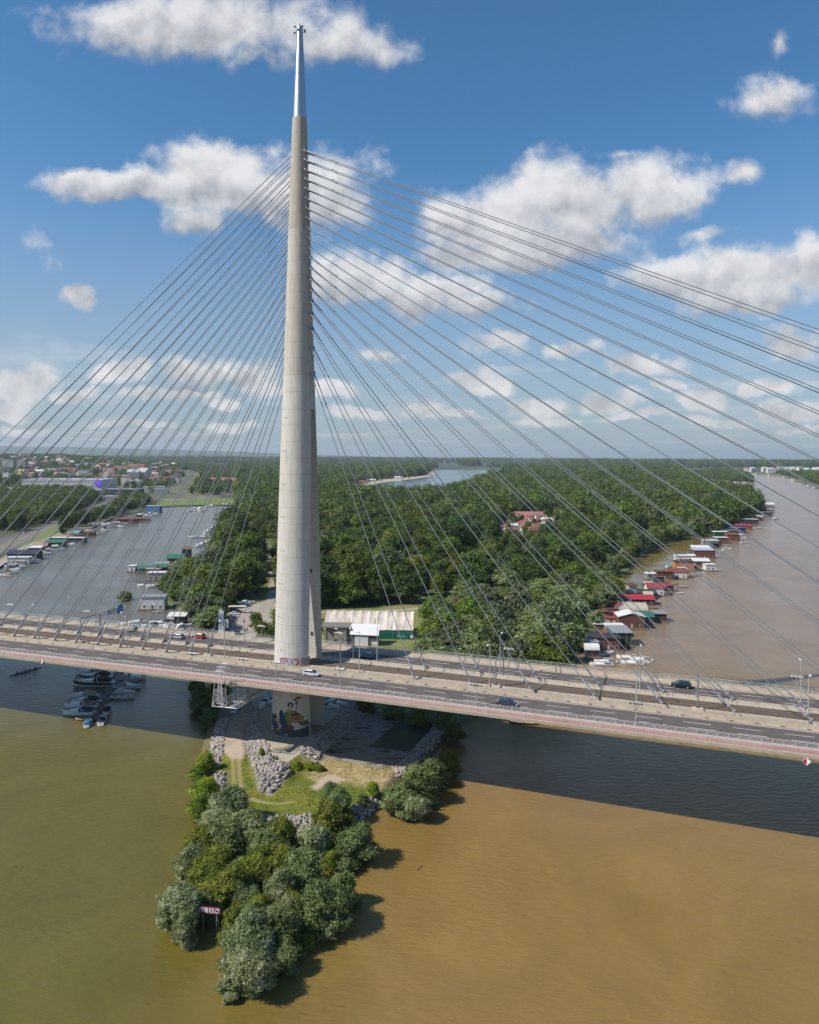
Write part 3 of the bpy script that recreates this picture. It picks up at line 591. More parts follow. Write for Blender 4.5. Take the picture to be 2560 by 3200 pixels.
# ---- pylon: cast lifts, split below z=90 for the trams, steel spire on top
RT = [(0, 7.35), (8, 7.1), (21.3, 6.55), (58.9, 5.54), (77.3, 4.96), (88.5, 4.55), (108.6, 3.88), (120, 3.51), (143, 2.76), (159.4, 2.22), (168.3, 1.92), (192.6, .78)]
def RZ(z): return float(np.interp(z, [a for a, b in RT], [b for a, b in RT]))
def SL(z): return float(np.interp(z, [0, 21, 90], [4.05, 4.0, 1.15]))
PY = link('pylon', None, BR, (0, 0, 0))
def pyl_mat(name, c1, c2, st):
    m, nt, b = nodes_mat(name); N = nt.nodes; L = nt.links
    tc = N.new('ShaderNodeTexCoord').outputs['Object']
    def nz(sc, det, stretch):
        mp = N.new('ShaderNodeMapping'); mp.inputs['Scale'].default_value = stretch; L.new(tc, mp.inputs[0]); t = N.new('ShaderNodeTexNoise'); t.inputs['Scale'].default_value = sc; t.inputs['Detail'].default_value = det; t.inputs['Roughness'].default_value = .62; L.new(mp.outputs[0], t.inputs['Vector']); return t.outputs[0]
    def rr(x, a, b_, o=1.0):
        r = N.new('ShaderNodeMapRange'); L.new(x, r.inputs[0]); r.inputs[1].default_value = a; r.inputs[2].default_value = b_; r.inputs[4].default_value = o; return r.outputs[0]
    def mx(a, col, f):
        q = N.new('ShaderNodeMix'); q.data_type = 'RGBA'; L.new(f, q.inputs['Factor'])
        if isinstance(a, tuple): q.inputs['A'].default_value = hx(a)
        else: L.new(a, q.inputs['A'])
        q.inputs['B'].default_value = hx(col); return q.outputs['Result']
    o = mx(c1, c2, rr(nz(.35, 6, (1, 1, 1)), .35, .7)); o = mx(o, st, rr(nz(1.0, 5, (2.2, 2.2, .09)), .50, .70, .8)); o = mx(o, (.62, .585, .53), rr(nz(1.0, 4, (1.5, 1.5, .12)), .55, .72, .6))
    L.new(o, b.inputs['Base Color']); b.inputs['Roughness'].default_value = .85
    bp = N.new('ShaderNodeBump'); bp.inputs['Strength'].default_value = .25; bp.inputs['Distance'].default_value = .05; L.new(nz(3, 5, (1, 1, 1)), bp.inputs['Height']); L.new(bp.outputs[0], b.inputs['Normal']); return m
PC1 = pyl_mat('pylon_concrete', (.54, .51, .465), (.48, .45, .405), (.38, .35, .31))
PC2 = pyl_mat('pylon_concrete_upper', (.42, .37, .315), (.38, .33, .28), (.30, .26, .215))
PC3 = pyl_mat('pylon_concrete_mid', (.49, .445, .39), (.44, .40, .345), (.35, .31, .265))
JNT = mat('cast_joint', (.35, .32, .285), .9); JNT2 = mat('cast_joint_pale', (.60, .56, .50), .9)
def ring(z, inset=0.0, n=56, leg=0):
    R = RZ(z)-inset; w = SL(z)+inset
    if leg == 0: return [(R*math.cos(2*math.pi*i/n), R*math.sin(2*math.pi*i/n)) for i in range(n)]
    a = math.asin(min(.99, w/R)); k = n//2; arc = [(a+(math.pi-2*a)*i/k) for i in range(k+1)]
    P = [(R*math.cos(q), R*math.sin(q)) for q in arc]        # local +y = far leg
    return P if leg > 0 else [(x, -y) for x, y in P][::-1]
def lift(z0, z1, leg, m):
    rows = [(z0+.0, .0), (z1-.07, 0), (z1-.07, .035), (z1, .035)]
    mb = MB(); rs = [ring(z, ins, leg=leg) for z, ins in rows]; n = len(rs[0]); vs = []
    for (z, _), r in zip(rows, rs): vs += [(x, y, z) for x, y in r]
    fs = [(k*n+i, k*n+(i+1) % n, (k+1)*n+(i+1) % n, (k+1)*n+i) for k in range(3) for i in range(n)]
    mb.use(m).add(vs, fs[:n]); 
    mb2 = MB(); mb.use(JNT if z1 < 140 else JNT2); mb.v = mb.v; mb.f += fs[n:]; mb.m += [mb.cur]*(2*n)
    mb.f += [tuple(range(n-1, -1, -1)), tuple(range(3*n, 4*n))]; mb.m += [0, 0]
    o = mb.build('concrete_lift', PY)
    o.data.polygons.foreach_set('use_smooth', [True]*len(o.data.polygons))
    o.data.set_sharp_from_angle(angle=math.radians(35)); return o
zs = [1.5, 6.1, 10.5, 14.9, 19.3, 23.7, 28.2, 32.9, 37.4, 42.0, 46.4, 50.8, 55.2, 59.7, 64.1, 68.5, 72.9, 77.3, 81.7, 86.0, 90.2]
for a, b in zip(zs[:-1], zs[1:]):
    for leg in (-1, 1): lift(a, b, leg, PC1)
zu = [90.2, 94.9, 99.3, 103.8, 108.2, 112.6, 117.1, 121.5, 126.0, 129.9, 133.7, 138.4, 142.6, 147.2, 151.6, 155.5, 159.6, 163.9, 168.3]
for a, b in zip(zu[:-1], zu[1:]): lift(a, b, 0, PC1 if a < 95 else (PC3 if a < 135 else PC2))
def spire_mat():
    m, nt, b = nodes_mat('spire_steel'); b.inputs['Base Color'].default_value = (.56, .54, .55, 1); b.inputs['Metallic'].default_value = 1; b.inputs['Roughness'].default_value = .33
    t = nt.nodes.new('ShaderNodeTexNoise'); t.inputs['Scale'].default_value = .6; mp = nt.nodes.new('ShaderNodeMapping'); mp.inputs['Scale'].default_value = (1.5, 1.5, .25)
    nt.links.new(nt.nodes.new('ShaderNodeTexCoord').outputs['Object'], mp.inputs[0]); nt.links.new(mp.outputs[0], t.inputs['Vector'])
    bp = nt.nodes.new('ShaderNodeBump'); bp.inputs['Strength'].default_value = .12; bp.inputs['Distance'].default_value = .3; nt.links.new(t.outputs[0], bp.inputs['Height']); nt.links.new(bp.outputs[0], b.inputs['Normal']); return m
SPM = spire_mat()
zz = [168.3, 174, 180, 186.3, 192.6]
for a, b in zip(zz[:-1], zz[1:]):
    MB().lathe([(RZ(a)-.06, a), (RZ(b-.08)-.06, b-.08), (RZ(b)-.14, b-.08), (RZ(b)-.14, b)], n=40).build('spire_section', PY, SPM, smooth=True).data.set_sharp_from_angle(angle=math.radians(30))
for i in range(8):
    a = 2*math.pi*i/8+.2; z = 192.2 if i % 2 else 191.2
    mb = MB().tube((.6*math.cos(a), .6*math.sin(a), z), (1.35*math.cos(a), 1.35*math.sin(a), z), .05)
    mb.sphere((1.45*math.cos(a), 1.45*math.sin(a), z+.05), .3, sz=.7); mb.build('floodlight', PY, mat('lamp_dark', (.05, .05, .06), .5))
MB().tube((0, 0, 192.5), (0, 0, 193.5), .12, n=8).build('beacon', PY, mat('lamp_dark', (.05, .05, .06)))
# access openings and small vents on the shaft
vm = mat('vent_dark', (.06, .055, .05), .9)
for z in np.arange(26, 88, 8.85):
    for da in (-.10, .10):
        a = math.radians(-98)+da-.25; R = RZ(z)+.01
        MB().box(R*math.cos(a), R*math.sin(a), z, .35, .12, .18, yaw=a+math.pi/2).build('vent', PY, vm)
mb = MB()
for x, z in ((2.2, 28.7), (2.2, 46.2)): mb.box(x, SL(z)-.05, z, .7, .15, 1.0)
mb.build('hatch', PY, vm)
# small balcony on the left face
zb = 36.5; R = RZ(zb)
mb = MB().box(-R-.5, 0, zb, 1.6, 2.0, .25)
for y in (-.95, .95):
    for x in (-R-1.25, -R-.1): mb.tube((x, y, zb), (x, y, zb+1.3), .05, n=4)
    mb.tube((-R-1.25, y, zb+1.3), (-R-.1, y, zb+1.3), .05, n=4)
mb.tube((-R-1.25, -.95, zb+1.3), (-R-1.25, .95, zb+1.3), .05, n=4); mb.build('balcony', PY, CONC_L)
# paint on the shaft: helper that lays a flat outline onto the curved near face
def on_shaft(name, pts, m, z0, off=.006, a0=-90.0, parent=PY, sub=.45):
    """pts: (metres right of the centre line, metres above z0), wrapped on the near face"""
    tri = geometry.tessellate_polygon([[Vector((x, y, 0)) for x, y in pts]])
    bm = bmesh.new(); vv = [bm.verts.new((x, y, 0)) for x, y in pts]
    for t in tri:
        try: bm.faces.new([vv[i] for i in t])
        except ValueError: pass
    for _ in range(4):
        ed = [e for e in bm.edges if e.calc_length() > sub]
        if not ed: break
        bmesh.ops.subdivide_edges(bm, edges=ed, cuts=1); bmesh.ops.triangulate(bm, faces=bm.faces)
    for v in bm.verts:
        z = z0+v.co.y; R = RZ(z)+off; a = math.radians(a0)+(v.co.x/R if a0 != A_C else math.asin(max(-.985, min(.985, v.co.x/R)))); v.co = (R*math.cos(a), R*math.sin(a), z)
    bm.normal_update()
    me = bpy.data.meshes.new(name); bm.to_mesh(me); bm.free(); me.materials.append(m)
    return link(name, me, parent)
A_C = -61.0
def ell(cx, cy, rx, ry, n=14, rot=0): return [(cx+rx*math.cos(2*math.pi*i/n)*math.cos(rot)-ry*math.sin(2*math.pi*i/n)*math.sin(rot), cy+rx*math.cos(2*math.pi*i/n)*math.sin(rot)+ry*math.sin(2*math.pi*i/n)*math.cos(rot)) for i in range(n)]
A_M = -84.0      # heading of the painted face's middle
def mural():
    k = .0083; cx, cyb = 1014, 1660
    def q(*p): return [((x-cx)*k, (cyb-y)*.0088) for x, y in p]
    P = lambda n, c: mat('mural_'+n, c, .85, c2=tuple(v*.8 for v in c), scale=1.5)
    Mk = link('mural', None, PY)
    L = [('ground_paint', 'dark', (.05, .07, .075), q((160, 1290), (330, 1370), (600, 1440), (1000, 1420), (1370, 1330), (1375, 1655), (900, 1658), (160, 1655))),
     ('blue_paint', 'navy', (.03, .05, .10), q((145, 1040), (260, 1150), (400, 1330), (330, 1480), (145, 1420))),
     ('leaf_paint', 'black', (.012, .014, .02), q((225, 1060), (265, 1020), (290, 1070), (340, 1050), (330, 1110), (345, 1150), (290, 1180), (240, 1140))),
     ('shirt_paint', 'olive', (.20, .21, .055), q((560, 950), (640, 880), (700, 850), (860, 845), (960, 870), (1010, 930), (1100, 980), (1190, 1050), (1190, 1130), (1060, 1180), (800, 1180), (810, 1290), (690, 1300))),
     ('arm_paint', 'skin', (.42, .24, .16), q((870, 1080), (930, 1120), (950, 1160), (1080, 1100), (1100, 1150), (1000, 1230), (900, 1230), (800, 1190), (800, 1160), (900, 1150))),
     ('skirt_paint', 'plum', (.10, .045, .05), q((440, 1270), (650, 1270), (870, 1310), (880, 1480), (650, 1500), (480, 1420))),
     ('trouser_paint', 'teal', (.012, .055, .07), q((470, 870), (520, 890), (600, 1060), (680, 1280), (590, 1400), (480, 1290), (400, 1260), (420, 1100), (400, 1000), (430, 900))),
     ('hand_paint', 'skin', (.42, .24, .16), q((230, 1150), (340, 1210), (380, 1090), (435, 1130), (380, 1320), (300, 1250))),
     ('foot_paint', 'skin', (.42, .24, .16), q((400, 1260), (440, 1270), (470, 1480), (330, 1450), (410, 1400))),
     ('hair_paint', 'black', (.012, .014, .02), q(*[(x, y) for x, y in ell(765, 700, 97, 100)])),
     ('neck_paint', 'skin', (.42, .24, .16), q((700, 800), (800, 800), (800, 860), (740, 920), (710, 880))),
     ('face_paint', 'face', (.50, .33, .25), q(*[(x, y) for x, y in ell(765, 740, 62, 95)])),
     ('pot_paint', 'terracotta', (.33, .11, .055), q((775, 985), (1070, 930), (1080, 985), (1040, 1010), (1030, 1140), (950, 1150), (900, 1130), (860, 1150), (795, 1160))),
     ('pot_paint', 'black', (.012, .014, .02), q(*ell(925, 962, 140, 24, rot=-.16))),
     ('stem_paint', 'stem', (.03, .035, .03), q((905, 940), (950, 740), (985, 560), (1000, 545), (970, 740), (925, 940))),
     ('leaf_paint', 'leaf', (.09, .10, .085), q((840, 500), (920, 490), (965, 540), (900, 575))), ('leaf_paint', 'leaf', (.09, .10, .085), q((990, 560), (1000, 650), (900, 660), (930, 590))),
     ('flower_paint', 'rust', (.34, .085, .025), q((940, 500), (945, 440), (1000, 420), (1060, 430), (1110, 460), (1190, 470), (1100, 480), (1040, 515), (985, 525))),
     ('fruit_paint', 'ochre', (.32, .19, .05), q(*ell(1275, 1165, 48, 38))), ('fruit_paint', 'ochre', (.32, .19, .05), q(*ell(1280, 1335, 60, 28))), ('fruit_paint', 'ochre', (.32, .19, .05), q(*ell(370, 1480, 60, 35))),
     ('drapery_paint', 'umber', (.12, .09, .04), q((1010, 1180), (1200, 1160), (1370, 1200), (1370, 1290), (1100, 1300))),
     ('tag_paint', 'bluetag', (.02, .14, .24), q((460, 1500), (560, 1490), (540, 1640), (460, 1620)))]
    for i, (n, mn, c, pts) in enumerate(L): on_shaft(n, pts, P(mn, c), 3.35, off=.006+.0035*i, a0=A_C, parent=PY)
    wt = mat('tag_white', (.62, .66, .70), .8)
    for n, txt, x, y, s in (('tag_lettering', 'ST', 500, 1640, 1.0), ('tag_lettering', 'Cr', 940, 1670, .6), ('tag_lettering', 'MCJJ', 170, 1300, .75)):
        lettering(n, txt, (x-cx)*k*.9, (cyb-y)*.0088, s, wt, 3.35, A_C, .10, rot=-.5 if txt == 'MCJJ' else 0)
    bpy.data.objects.remove(Mk)
def lettering(name, txt, x0, y0, size, m, z0, a0, off, rot=0, bold=.0):
    cu = bpy.data.curves.new(name, 'FONT'); cu.body = txt; cu.size = size; cu.offset = bold; cu.fill_mode = 'FRONT'
    ob = bpy.data.objects.new(name+'_tmp', cu); COL.objects.link(ob); dg = bpy.context.evaluated_depsgraph_get(); dg.update()
    me = bpy.data.meshes.new_from_object(ob.evaluated_get(dg)); bpy.data.objects.remove(ob)
    bm = bmesh.new(); bm.from_mesh(me); bmesh.ops.triangulate(bm, faces=bm.faces)
    for v in bm.verts:
        x, y = v.co.x, v.co.y; x, y = x*math.cos(rot)-y*math.sin(rot)+x0, x*math.sin(rot)+y*math.cos(rot)+y0
        z = z0+y; R = RZ(z)+off; a = math.radians(a0)+x/R; v.co = (R*math.cos(a), R*math.sin(a), z)
    bm.to_mesh(me); bm.free(); me.materials.clear(); me.materials.append(m); return link(name, me, PY)
mural()
# graffiti at deck level
gz = ZD(S0)+.15
on_shaft('graffiti', [(-3.0, .2), (-1.0, .15), (1.6, .1), (2.6, .4), (2.9, 1.6), (2.3, 2.3), (.5, 2.15), (-1.2, 2.3), (-2.9, 2.0)], mat('graffiti_red', (.36, .07, .05), .8), gz, .008, A_M)
on_shaft('graffiti', [(-2.6, .4), (1.9, .35), (2.4, 1.7), (1.2, 2.0), (-1.0, 1.9), (-2.5, 1.8)], mat('graffiti_grey', (.42, .42, .44), .8), gz, .012, A_M)
lettering('graffiti_lettering', 'BPUC', -2.5, .55, 1.9, mat('graffiti_black', (.03, .03, .035), .8), gz, A_M, .018)
on_shaft('graffiti', [(3.1, .3), (5.6, .3), (5.8, 2.6), (4.6, 2.2), (3.4, 2.5)], mat('graffiti_faded', (.36, .29, .25), .9, c2=(.22, .15, .14), scale=2), gz, .008, A_M)
for x, c in ((1.1, 'graffiti_teal'), (3.1, 'graffiti_faded')):
    MB().box(x+.6, SL(22)-.02, gz+1.2, 1.7, .03, 1.7).build('graffiti', PY, mat(c, (.16, .20, .21), .8, c2=(.3, .3, .28), scale=2.5))
MB().box(4.0, SL(22)-.025, gz+1.2, 1.6, .03, 1.5).build('graffiti', PY, mat('graffiti_rust', (.30, .13, .09), .8, c2=(.2, .1, .08), scale=2))
# ---- stays
ATR = [159.2, 156.8, 154.2, 151.7, 149.2, 146.6, 144.0, 141.4, 138.8, 136.3, 133.7, 131.2, 128.5, 125.6, 122.8, 119.7, 116.3, 112.2, 107.1, 100.3]
ATL = [158.5, 155.8, 153.4, 150.5, 148.2, 145.5, 143.0, 140.3, 137.6, 135.1, 132.3, 129.6, 126.7, 124.0, 121.3, 117.9, 114.5, 110.4, 105.3, 99.2]
def stay(s, t, za, sgn):
    z0 = ZD(s)+.25; a = Vector(LL(s, t, z0)); R = RZ(za); sd_ = .95 if t > TC else -.95
    b = Vector((sgn*math.sqrt(max(.1, R*R-.9)), -sd_, za)); d = (b-a).normalized(); Ln = (b-a).length
    mb = MB().use(CABLE); K = 10; pts = []
    for i in range(K+1):
        u = i/K; p = a.lerp(b, u); p.z -= 4*Ln*Ln*1.1e-5*u*(1-u)*1.0; pts.append(p)
    for i in range(K): mb.tube(pts[i], pts[i+1], .108, n=6, caps=False)
    o = mb.build('stay_cable', BR, smooth=True)
    g = MB().use(CLAMP).tube(a-d*.2, a+d*5.5, .22, n=8); g.tube(a+d*5.3, a+d*5.9, .27, n=8)
    g.build('anchor_tube', o)
    g = MB().use(CLAMP); dy = Vector((0, 1, 0)); nx = d.cross(dy).normalized()
    for q in (1.5, 2.9):
        c = a+d*q; g.tube(c-d*.08, c+d*.08, .48, n=8)
    for y in (-.42, .42): g.tube(a+d*1.3+dy*y, a+d*3.1+dy*y, .07, n=4)
    g.build('damper_clamp', o)
    g = MB().use(CONC_L); g.tube((a.x-sgn*.0, a.y, z0-.3), a+d*.7, .5, .34, n=8)
    for y in (-.8, .8): g.tube((a.x-sgn*.3, a.y+y, z0-.2), a+d*1.5, .14, n=4)
    g.build('anchor_block', o)
    g = MB().use(mat('socket_grey', (.30, .32, .35), .45, metal=.3)).tube(b-d*.35, b+d*.3, .36, .42, n=10); g.tube(b-d*4.2, b-d*.2, .17, n=8); g.tube(b-d*9.3, b-d*8.9, .23, n=8)
    g.build('pylon_socket', o)
for k in range(20):
    sr = -63.7+14.9*k; sl = -131.0-8.2*k
    for t in (2.4, -6.55):
        stay(sr, t, ATR[19-k], 1)
    stay(sl, 2.6, ATL[19-k], -1); stay(sl, -6.6, ATL[19-k], -1)
# piers outside the view
for s in (-330, 290): MB().box(*LL(s, -2.5, 8.8), 3, 14, 18.6).build('pier', BR, CONC)
# ------------------------------------------------------------------ street furniture on the bridge
WHITE = mat('lamp_white', (.75, .77, .76), .4)
def lamp(h, arm, dirn):
    t = thing('street_lamp', 'x', 'street lamp', (0, 0, 0), group='tall single-arm lamps along the tram tracks')
    MB().tube((0, 0, 0), (0, 0, h), .15, .075, n=8).build('pole', t, GALV)
    MB().tube((0, 0, h-.05), (0, dirn*arm, h+.25), .05, n=6).build('arm', t, GALV)
    mb = MB().box(0, dirn*(arm+.35), h+.27, .34, 1.0, .16, taper=.8); mb.build('lamp_head', t, WHITE)
    return t
LN = [(2527, 24.1), (1988, -10.6), (1529, -44.7), (1126, -79.2), (681, -120.0), (364, -153.5), (72, -187.0)]
LF = [(2501, 23.8), (1999, -10.4), (1564, -44.4), (1181, -78.1), (754, -119.5), (450, -153.1), (169, -186.2)]
pn = lamp(10.6, 1.7, -1); pf = lamp(10.6, 1.9, 1)
near_where = ['in front of the far right stay anchors', 'right of the catenary portal nearest the raft houses', 'left of the portal near the black car', 'just right of the pylon, tram-side of the near road', 'just left of the pylon, tram-side of the near road', 'beside the blue sign gantry, tram-side of the near road', 'near the left edge of the picture']
far_where = ['near the right edge of the picture', 'behind which the first raft houses show', 'in front of the willow thicket on the bank', 'in front of the green panelled tent hall', 'standing in front of the parked cars', 'just right of the sign gantry', 'left of the sign gantry near the picture edge']
for i, (x, s) in enumerate(LN):
    l = 'tall lamp over the near carriageway, '+near_where[i]
    if i == 0: o = pn; o.location = Vector([float(q) for q in BW(s, 1.6, ZD(s))]); o.rotation_euler = (0, 0, HEAD_S); o['label'] = l
    else: copy_tree(pn, BW(s, 1.6, ZD(s)), HEAD_S, l)
for i, (x, s) in enumerate(LF):
    l = 'tall lamp over the far carriageway, '+far_where[i]
    if i == 0: o = pf; o.location = Vector([float(q) for q in BW(s, -7.55, ZD(s))]); o.rotation_euler = (0, 0, HEAD_S); o['label'] = l
    else: copy_tree(pf, BW(s, -7.55, ZD(s)), HEAD_S, l)
def tlamp(h, c1, c2, grp):
    t = thing('floodlight_post', 'x', 'floodlight post', (0, 0, 0), group=grp)
    MB().tube((0, 0, 0), (0, 0, h), .10, .08, n=8).build('pole', t, c1)
    MB().tube((-1.25, -.15, h), (1.25, -.15, h), .06, n=6).tube((-1.25, .2, h+.1), (1.25, .2, h+.1), .05, n=6).build('crossbar', t, c1)
    for x, y, a in ((-1.1, -.3, 0), (-.25, -.35, 0), (.55, -.35, 0), (1.15, -.2, 0), (-.7, .35, 1)):
        MB().box(x, y, h+(.0 if a else -.12), .5, .3, .22, yaw=.3, taper=.7).build('floodlight', t, c2)
    return t
DKM = mat('floodlight_black', (.03, .03, .033), .5)
g1, g2 = 'T-shaped floodlight posts along the near walkway', 'T-shaped floodlight posts along the far walkway'
pa = tlamp(4.9, GALV, DKM, g1); pb = tlamp(4.6, GALV, mat('floodlight_cream', (.66, .60, .48), .5), g2)
TN = [(-9.8, 'rightmost one, above the dark water'), (-44.1, 'left of the dark hatchback'), (-77.8, 'below the catenary portal, right of the pylon'), (-95.2, 'in front of the pylon base'), (-104.5, 'between the hanging scaffold and the painted pylon foot'), (-120.1, 'left of the hanging scaffold'), (-152.2, 'above the moored cruisers')]
TF = [(24.4, 'rightmost one'), (-10.0, 'in front of the brown river'), (-44.7, 'in front of the willow thicket'), (-95.1, 'in front of the roofless concrete hut'), (-120.8, 'left of the pylon against trees'), (-154.0, 'right of the gantry beside the marina'), (-187.9, 'left of the gantry'), (-221.6, 'at the left edge of the picture')]
for L_, pr_, t_, w in ((TN, pa, 16.1, 'black floodlights on short post, near walkway, '), (TF, pb, -19.0, 'cream floodlights on short post, far walkway, ')):
    for i, (s, l) in enumerate(L_):
        if i == 0: pr_.location = Vector([float(q) for q in BW(s, t_, ZD(s))]); pr_.rotation_euler = (0, 0, HEAD_S); pr_['label'] = w+l
        else: copy_tree(pr_, BW(s, t_, ZD(s)), HEAD_S, w+l)
MAST = mat('mast_grey', (.20, .215, .225), .5, metal=.3)
def portal():
    t = thing('catenary_portal', 'x', 'catenary portal', (0, 0, 0), group='grey portals carrying the tram wire')
    for n_, y in (('mast', -.0), ('mast', 8.0)):
        MB().tube((0, y, .6), (0, y, 6.6), .16, .13, n=8).build(n_, t, MAST)
        MB().box(0, y, .32, 2.6, 1.1, .68, taper=.85).build('plinth', t, CONC_L)
        MB().box(0, y, .70, .7, .7, .1).build('base_plate', t, DKM)
    MB().tube((0, 0, 6.5), (0, .6, 7.15), .13, n=8).tube((0, .6, 7.15), (0, 7.4, 7.15), .13, n=8).tube((0, 7.4, 7.15), (0, 8, 6.5), .13, n=8).build('crossbeam', t, MAST)
    for y in (2.3, 5.7): MB().tube((0, y, 7.1), (0, y, 6.1), .035, n=4).tube((-.8, y, 6.1), (.8, y, 6.0), .03, n=4).build('wire_hanger', t, MAST)
    return t
MST = [(-84.9, 'just right of the pylon'), (-43.4, 'above the dark hatchback'), (2.4, 'right of the black car'), (-125.9, 'left of the pylon beside the red car'), (-171.2, 'directly left of the blue sign gantry')]
pp = portal()
for i, (s, l) in enumerate(MST):
    w = 'grey two-legged tram wire portal standing '+l
    if i == 0: pp.location = Vector([float(q) for q in BW(s, .95, ZD(s))]); pp.rotation_euler = (0, 0, HEAD_S); pp['label'] = w
    else: copy_tree(pp, BW(s, .95, ZD(s)), HEAD_S, w)
w_ = thing('tram_wire', 'thin dark contact wires strung over the tram tracks', 'overhead wire', BW(S0, TC), HEAD_S)
mb = MB()
for t in (-1.1, -4.6):
    for q in range(-40, 28): a = -99.5+q*10; mb.tube(LL(a, t, ZD(a)+6.0), LL(a+10, t, ZD(a+10)+6.0), .014, n=3, caps=False)
mb.build('wire', w_, DKM)
# sign gantry over the far carriageway
def gantry():
    s = -172.6; z = ZD(s); t = thing('sign_gantry', 'grey lattice gantry with one blue direction board over the far carriageway', 'sign gantry', BW(s, -7.3, z), HEAD_S)
    for n_, y in (('left_leg', 0), ('right_leg', 12.2)):
        mb = MB()
        for dx in (-.55, .55): mb.tube((dx, y, 0), (dx, y, 7.3), .12, n=6)
        for k in range(9): mb.tube((-.55, y, .4+k*.8), (.55, y, .4+(k+(k % 2))*.8), .05, n=4)
        mb.build('leg', t, GALV)
    mb = MB()
    for dx in (-.55, .55):
        for zz_ in (6.1, 7.3): mb.tube((dx, 0, zz_), (dx, 12.2, zz_), .09, n=6)
        for k in range(10): a, b = (6.1, 7.3) if k % 2 else (7.3, 6.1); mb.tube((dx, k*1.22, a), (dx, k*1.22+1.22, b), .045, n=4)
    for k in range(11): mb.tube((-.55, k*1.22, 7.3), (.55, k*1.22, 7.3), .045, n=4)
    mb.build('truss', t, GALV)
    SB = mat('sign_blue', (.012, .13, .36), .5); SG = mat('sign_back_grey', (.40, .42, .43), .6)
    b = MB().box(.75, 9.2, 6.75, .08, 2.6, 2.7).build('sign_board', t, SB, label='blue sign board')
    for zz_, w in ((7.5, 1.6), (6.9, 2.0), (6.3, 1.4)): MB().box(.80, 9.2, zz_, .02, w, .16).build('lettering_line', b, mat('sign_print', (.35, .50, .66), .6))
    for y, w in ((4.6, 2.2), (6.6, 1.5)): MB().box(.75, y, 6.7, .08, w, 1.7).build('sign_board', t, SG, label='grey back of a sign board')
    MB().box(.80, 4.6, 6.5, .02, .5, .5).build('bracket', t, DKM)
gantry()
def diamond(s, z, lab, sc):
    t = thing('navigation_sign', lab, 'navigation sign', BW(s, 20.75, z), HEAD_S)
    MB().add([(0, -.05, sc), (-sc, -.05, 0), (0, -.05, -sc), (0, .05, sc), (-sc, .05, 0), (0, .05, -sc)], [(0, 1, 2), (5, 4, 3), (0, 3, 4, 1), (1, 4, 5, 2), (2, 5, 3, 0)]).build('red_half', t, mat('sign_red', (.46, .01, .045), .5))
    MB().add([(0, -.05, sc), (0, -.05, -sc), (sc, -.05, 0), (0, .05, sc), (0, .05, -sc), (sc, .05, 0)], [(0, 1, 2), (5, 4, 3), (0, 3, 4, 1), (1, 4, 5, 2), (2, 5, 3, 0)]).build('white_half', t, mat('sign_white', (.78, .78, .8), .5))
    k = sc+.06; MB().prism([(0, k), (-k, 0), (0, -k), (k, 0)], -.02, .02).build('rim', t, WHITE).rotation_euler = (math.pi/2, 0, 0)
    MB().tube((sc*.3, .1, .2), (sc*.3, .5, 0), .06, n=6).build('bracket', t, GALV)
diamond(21.4, 20.9, 'red and white diamond on the deck edge at the far right', .72)
diamond(-166.0, 21.0, 'red and white diamond on the deck edge at the far left, above the rowing boat', .75)
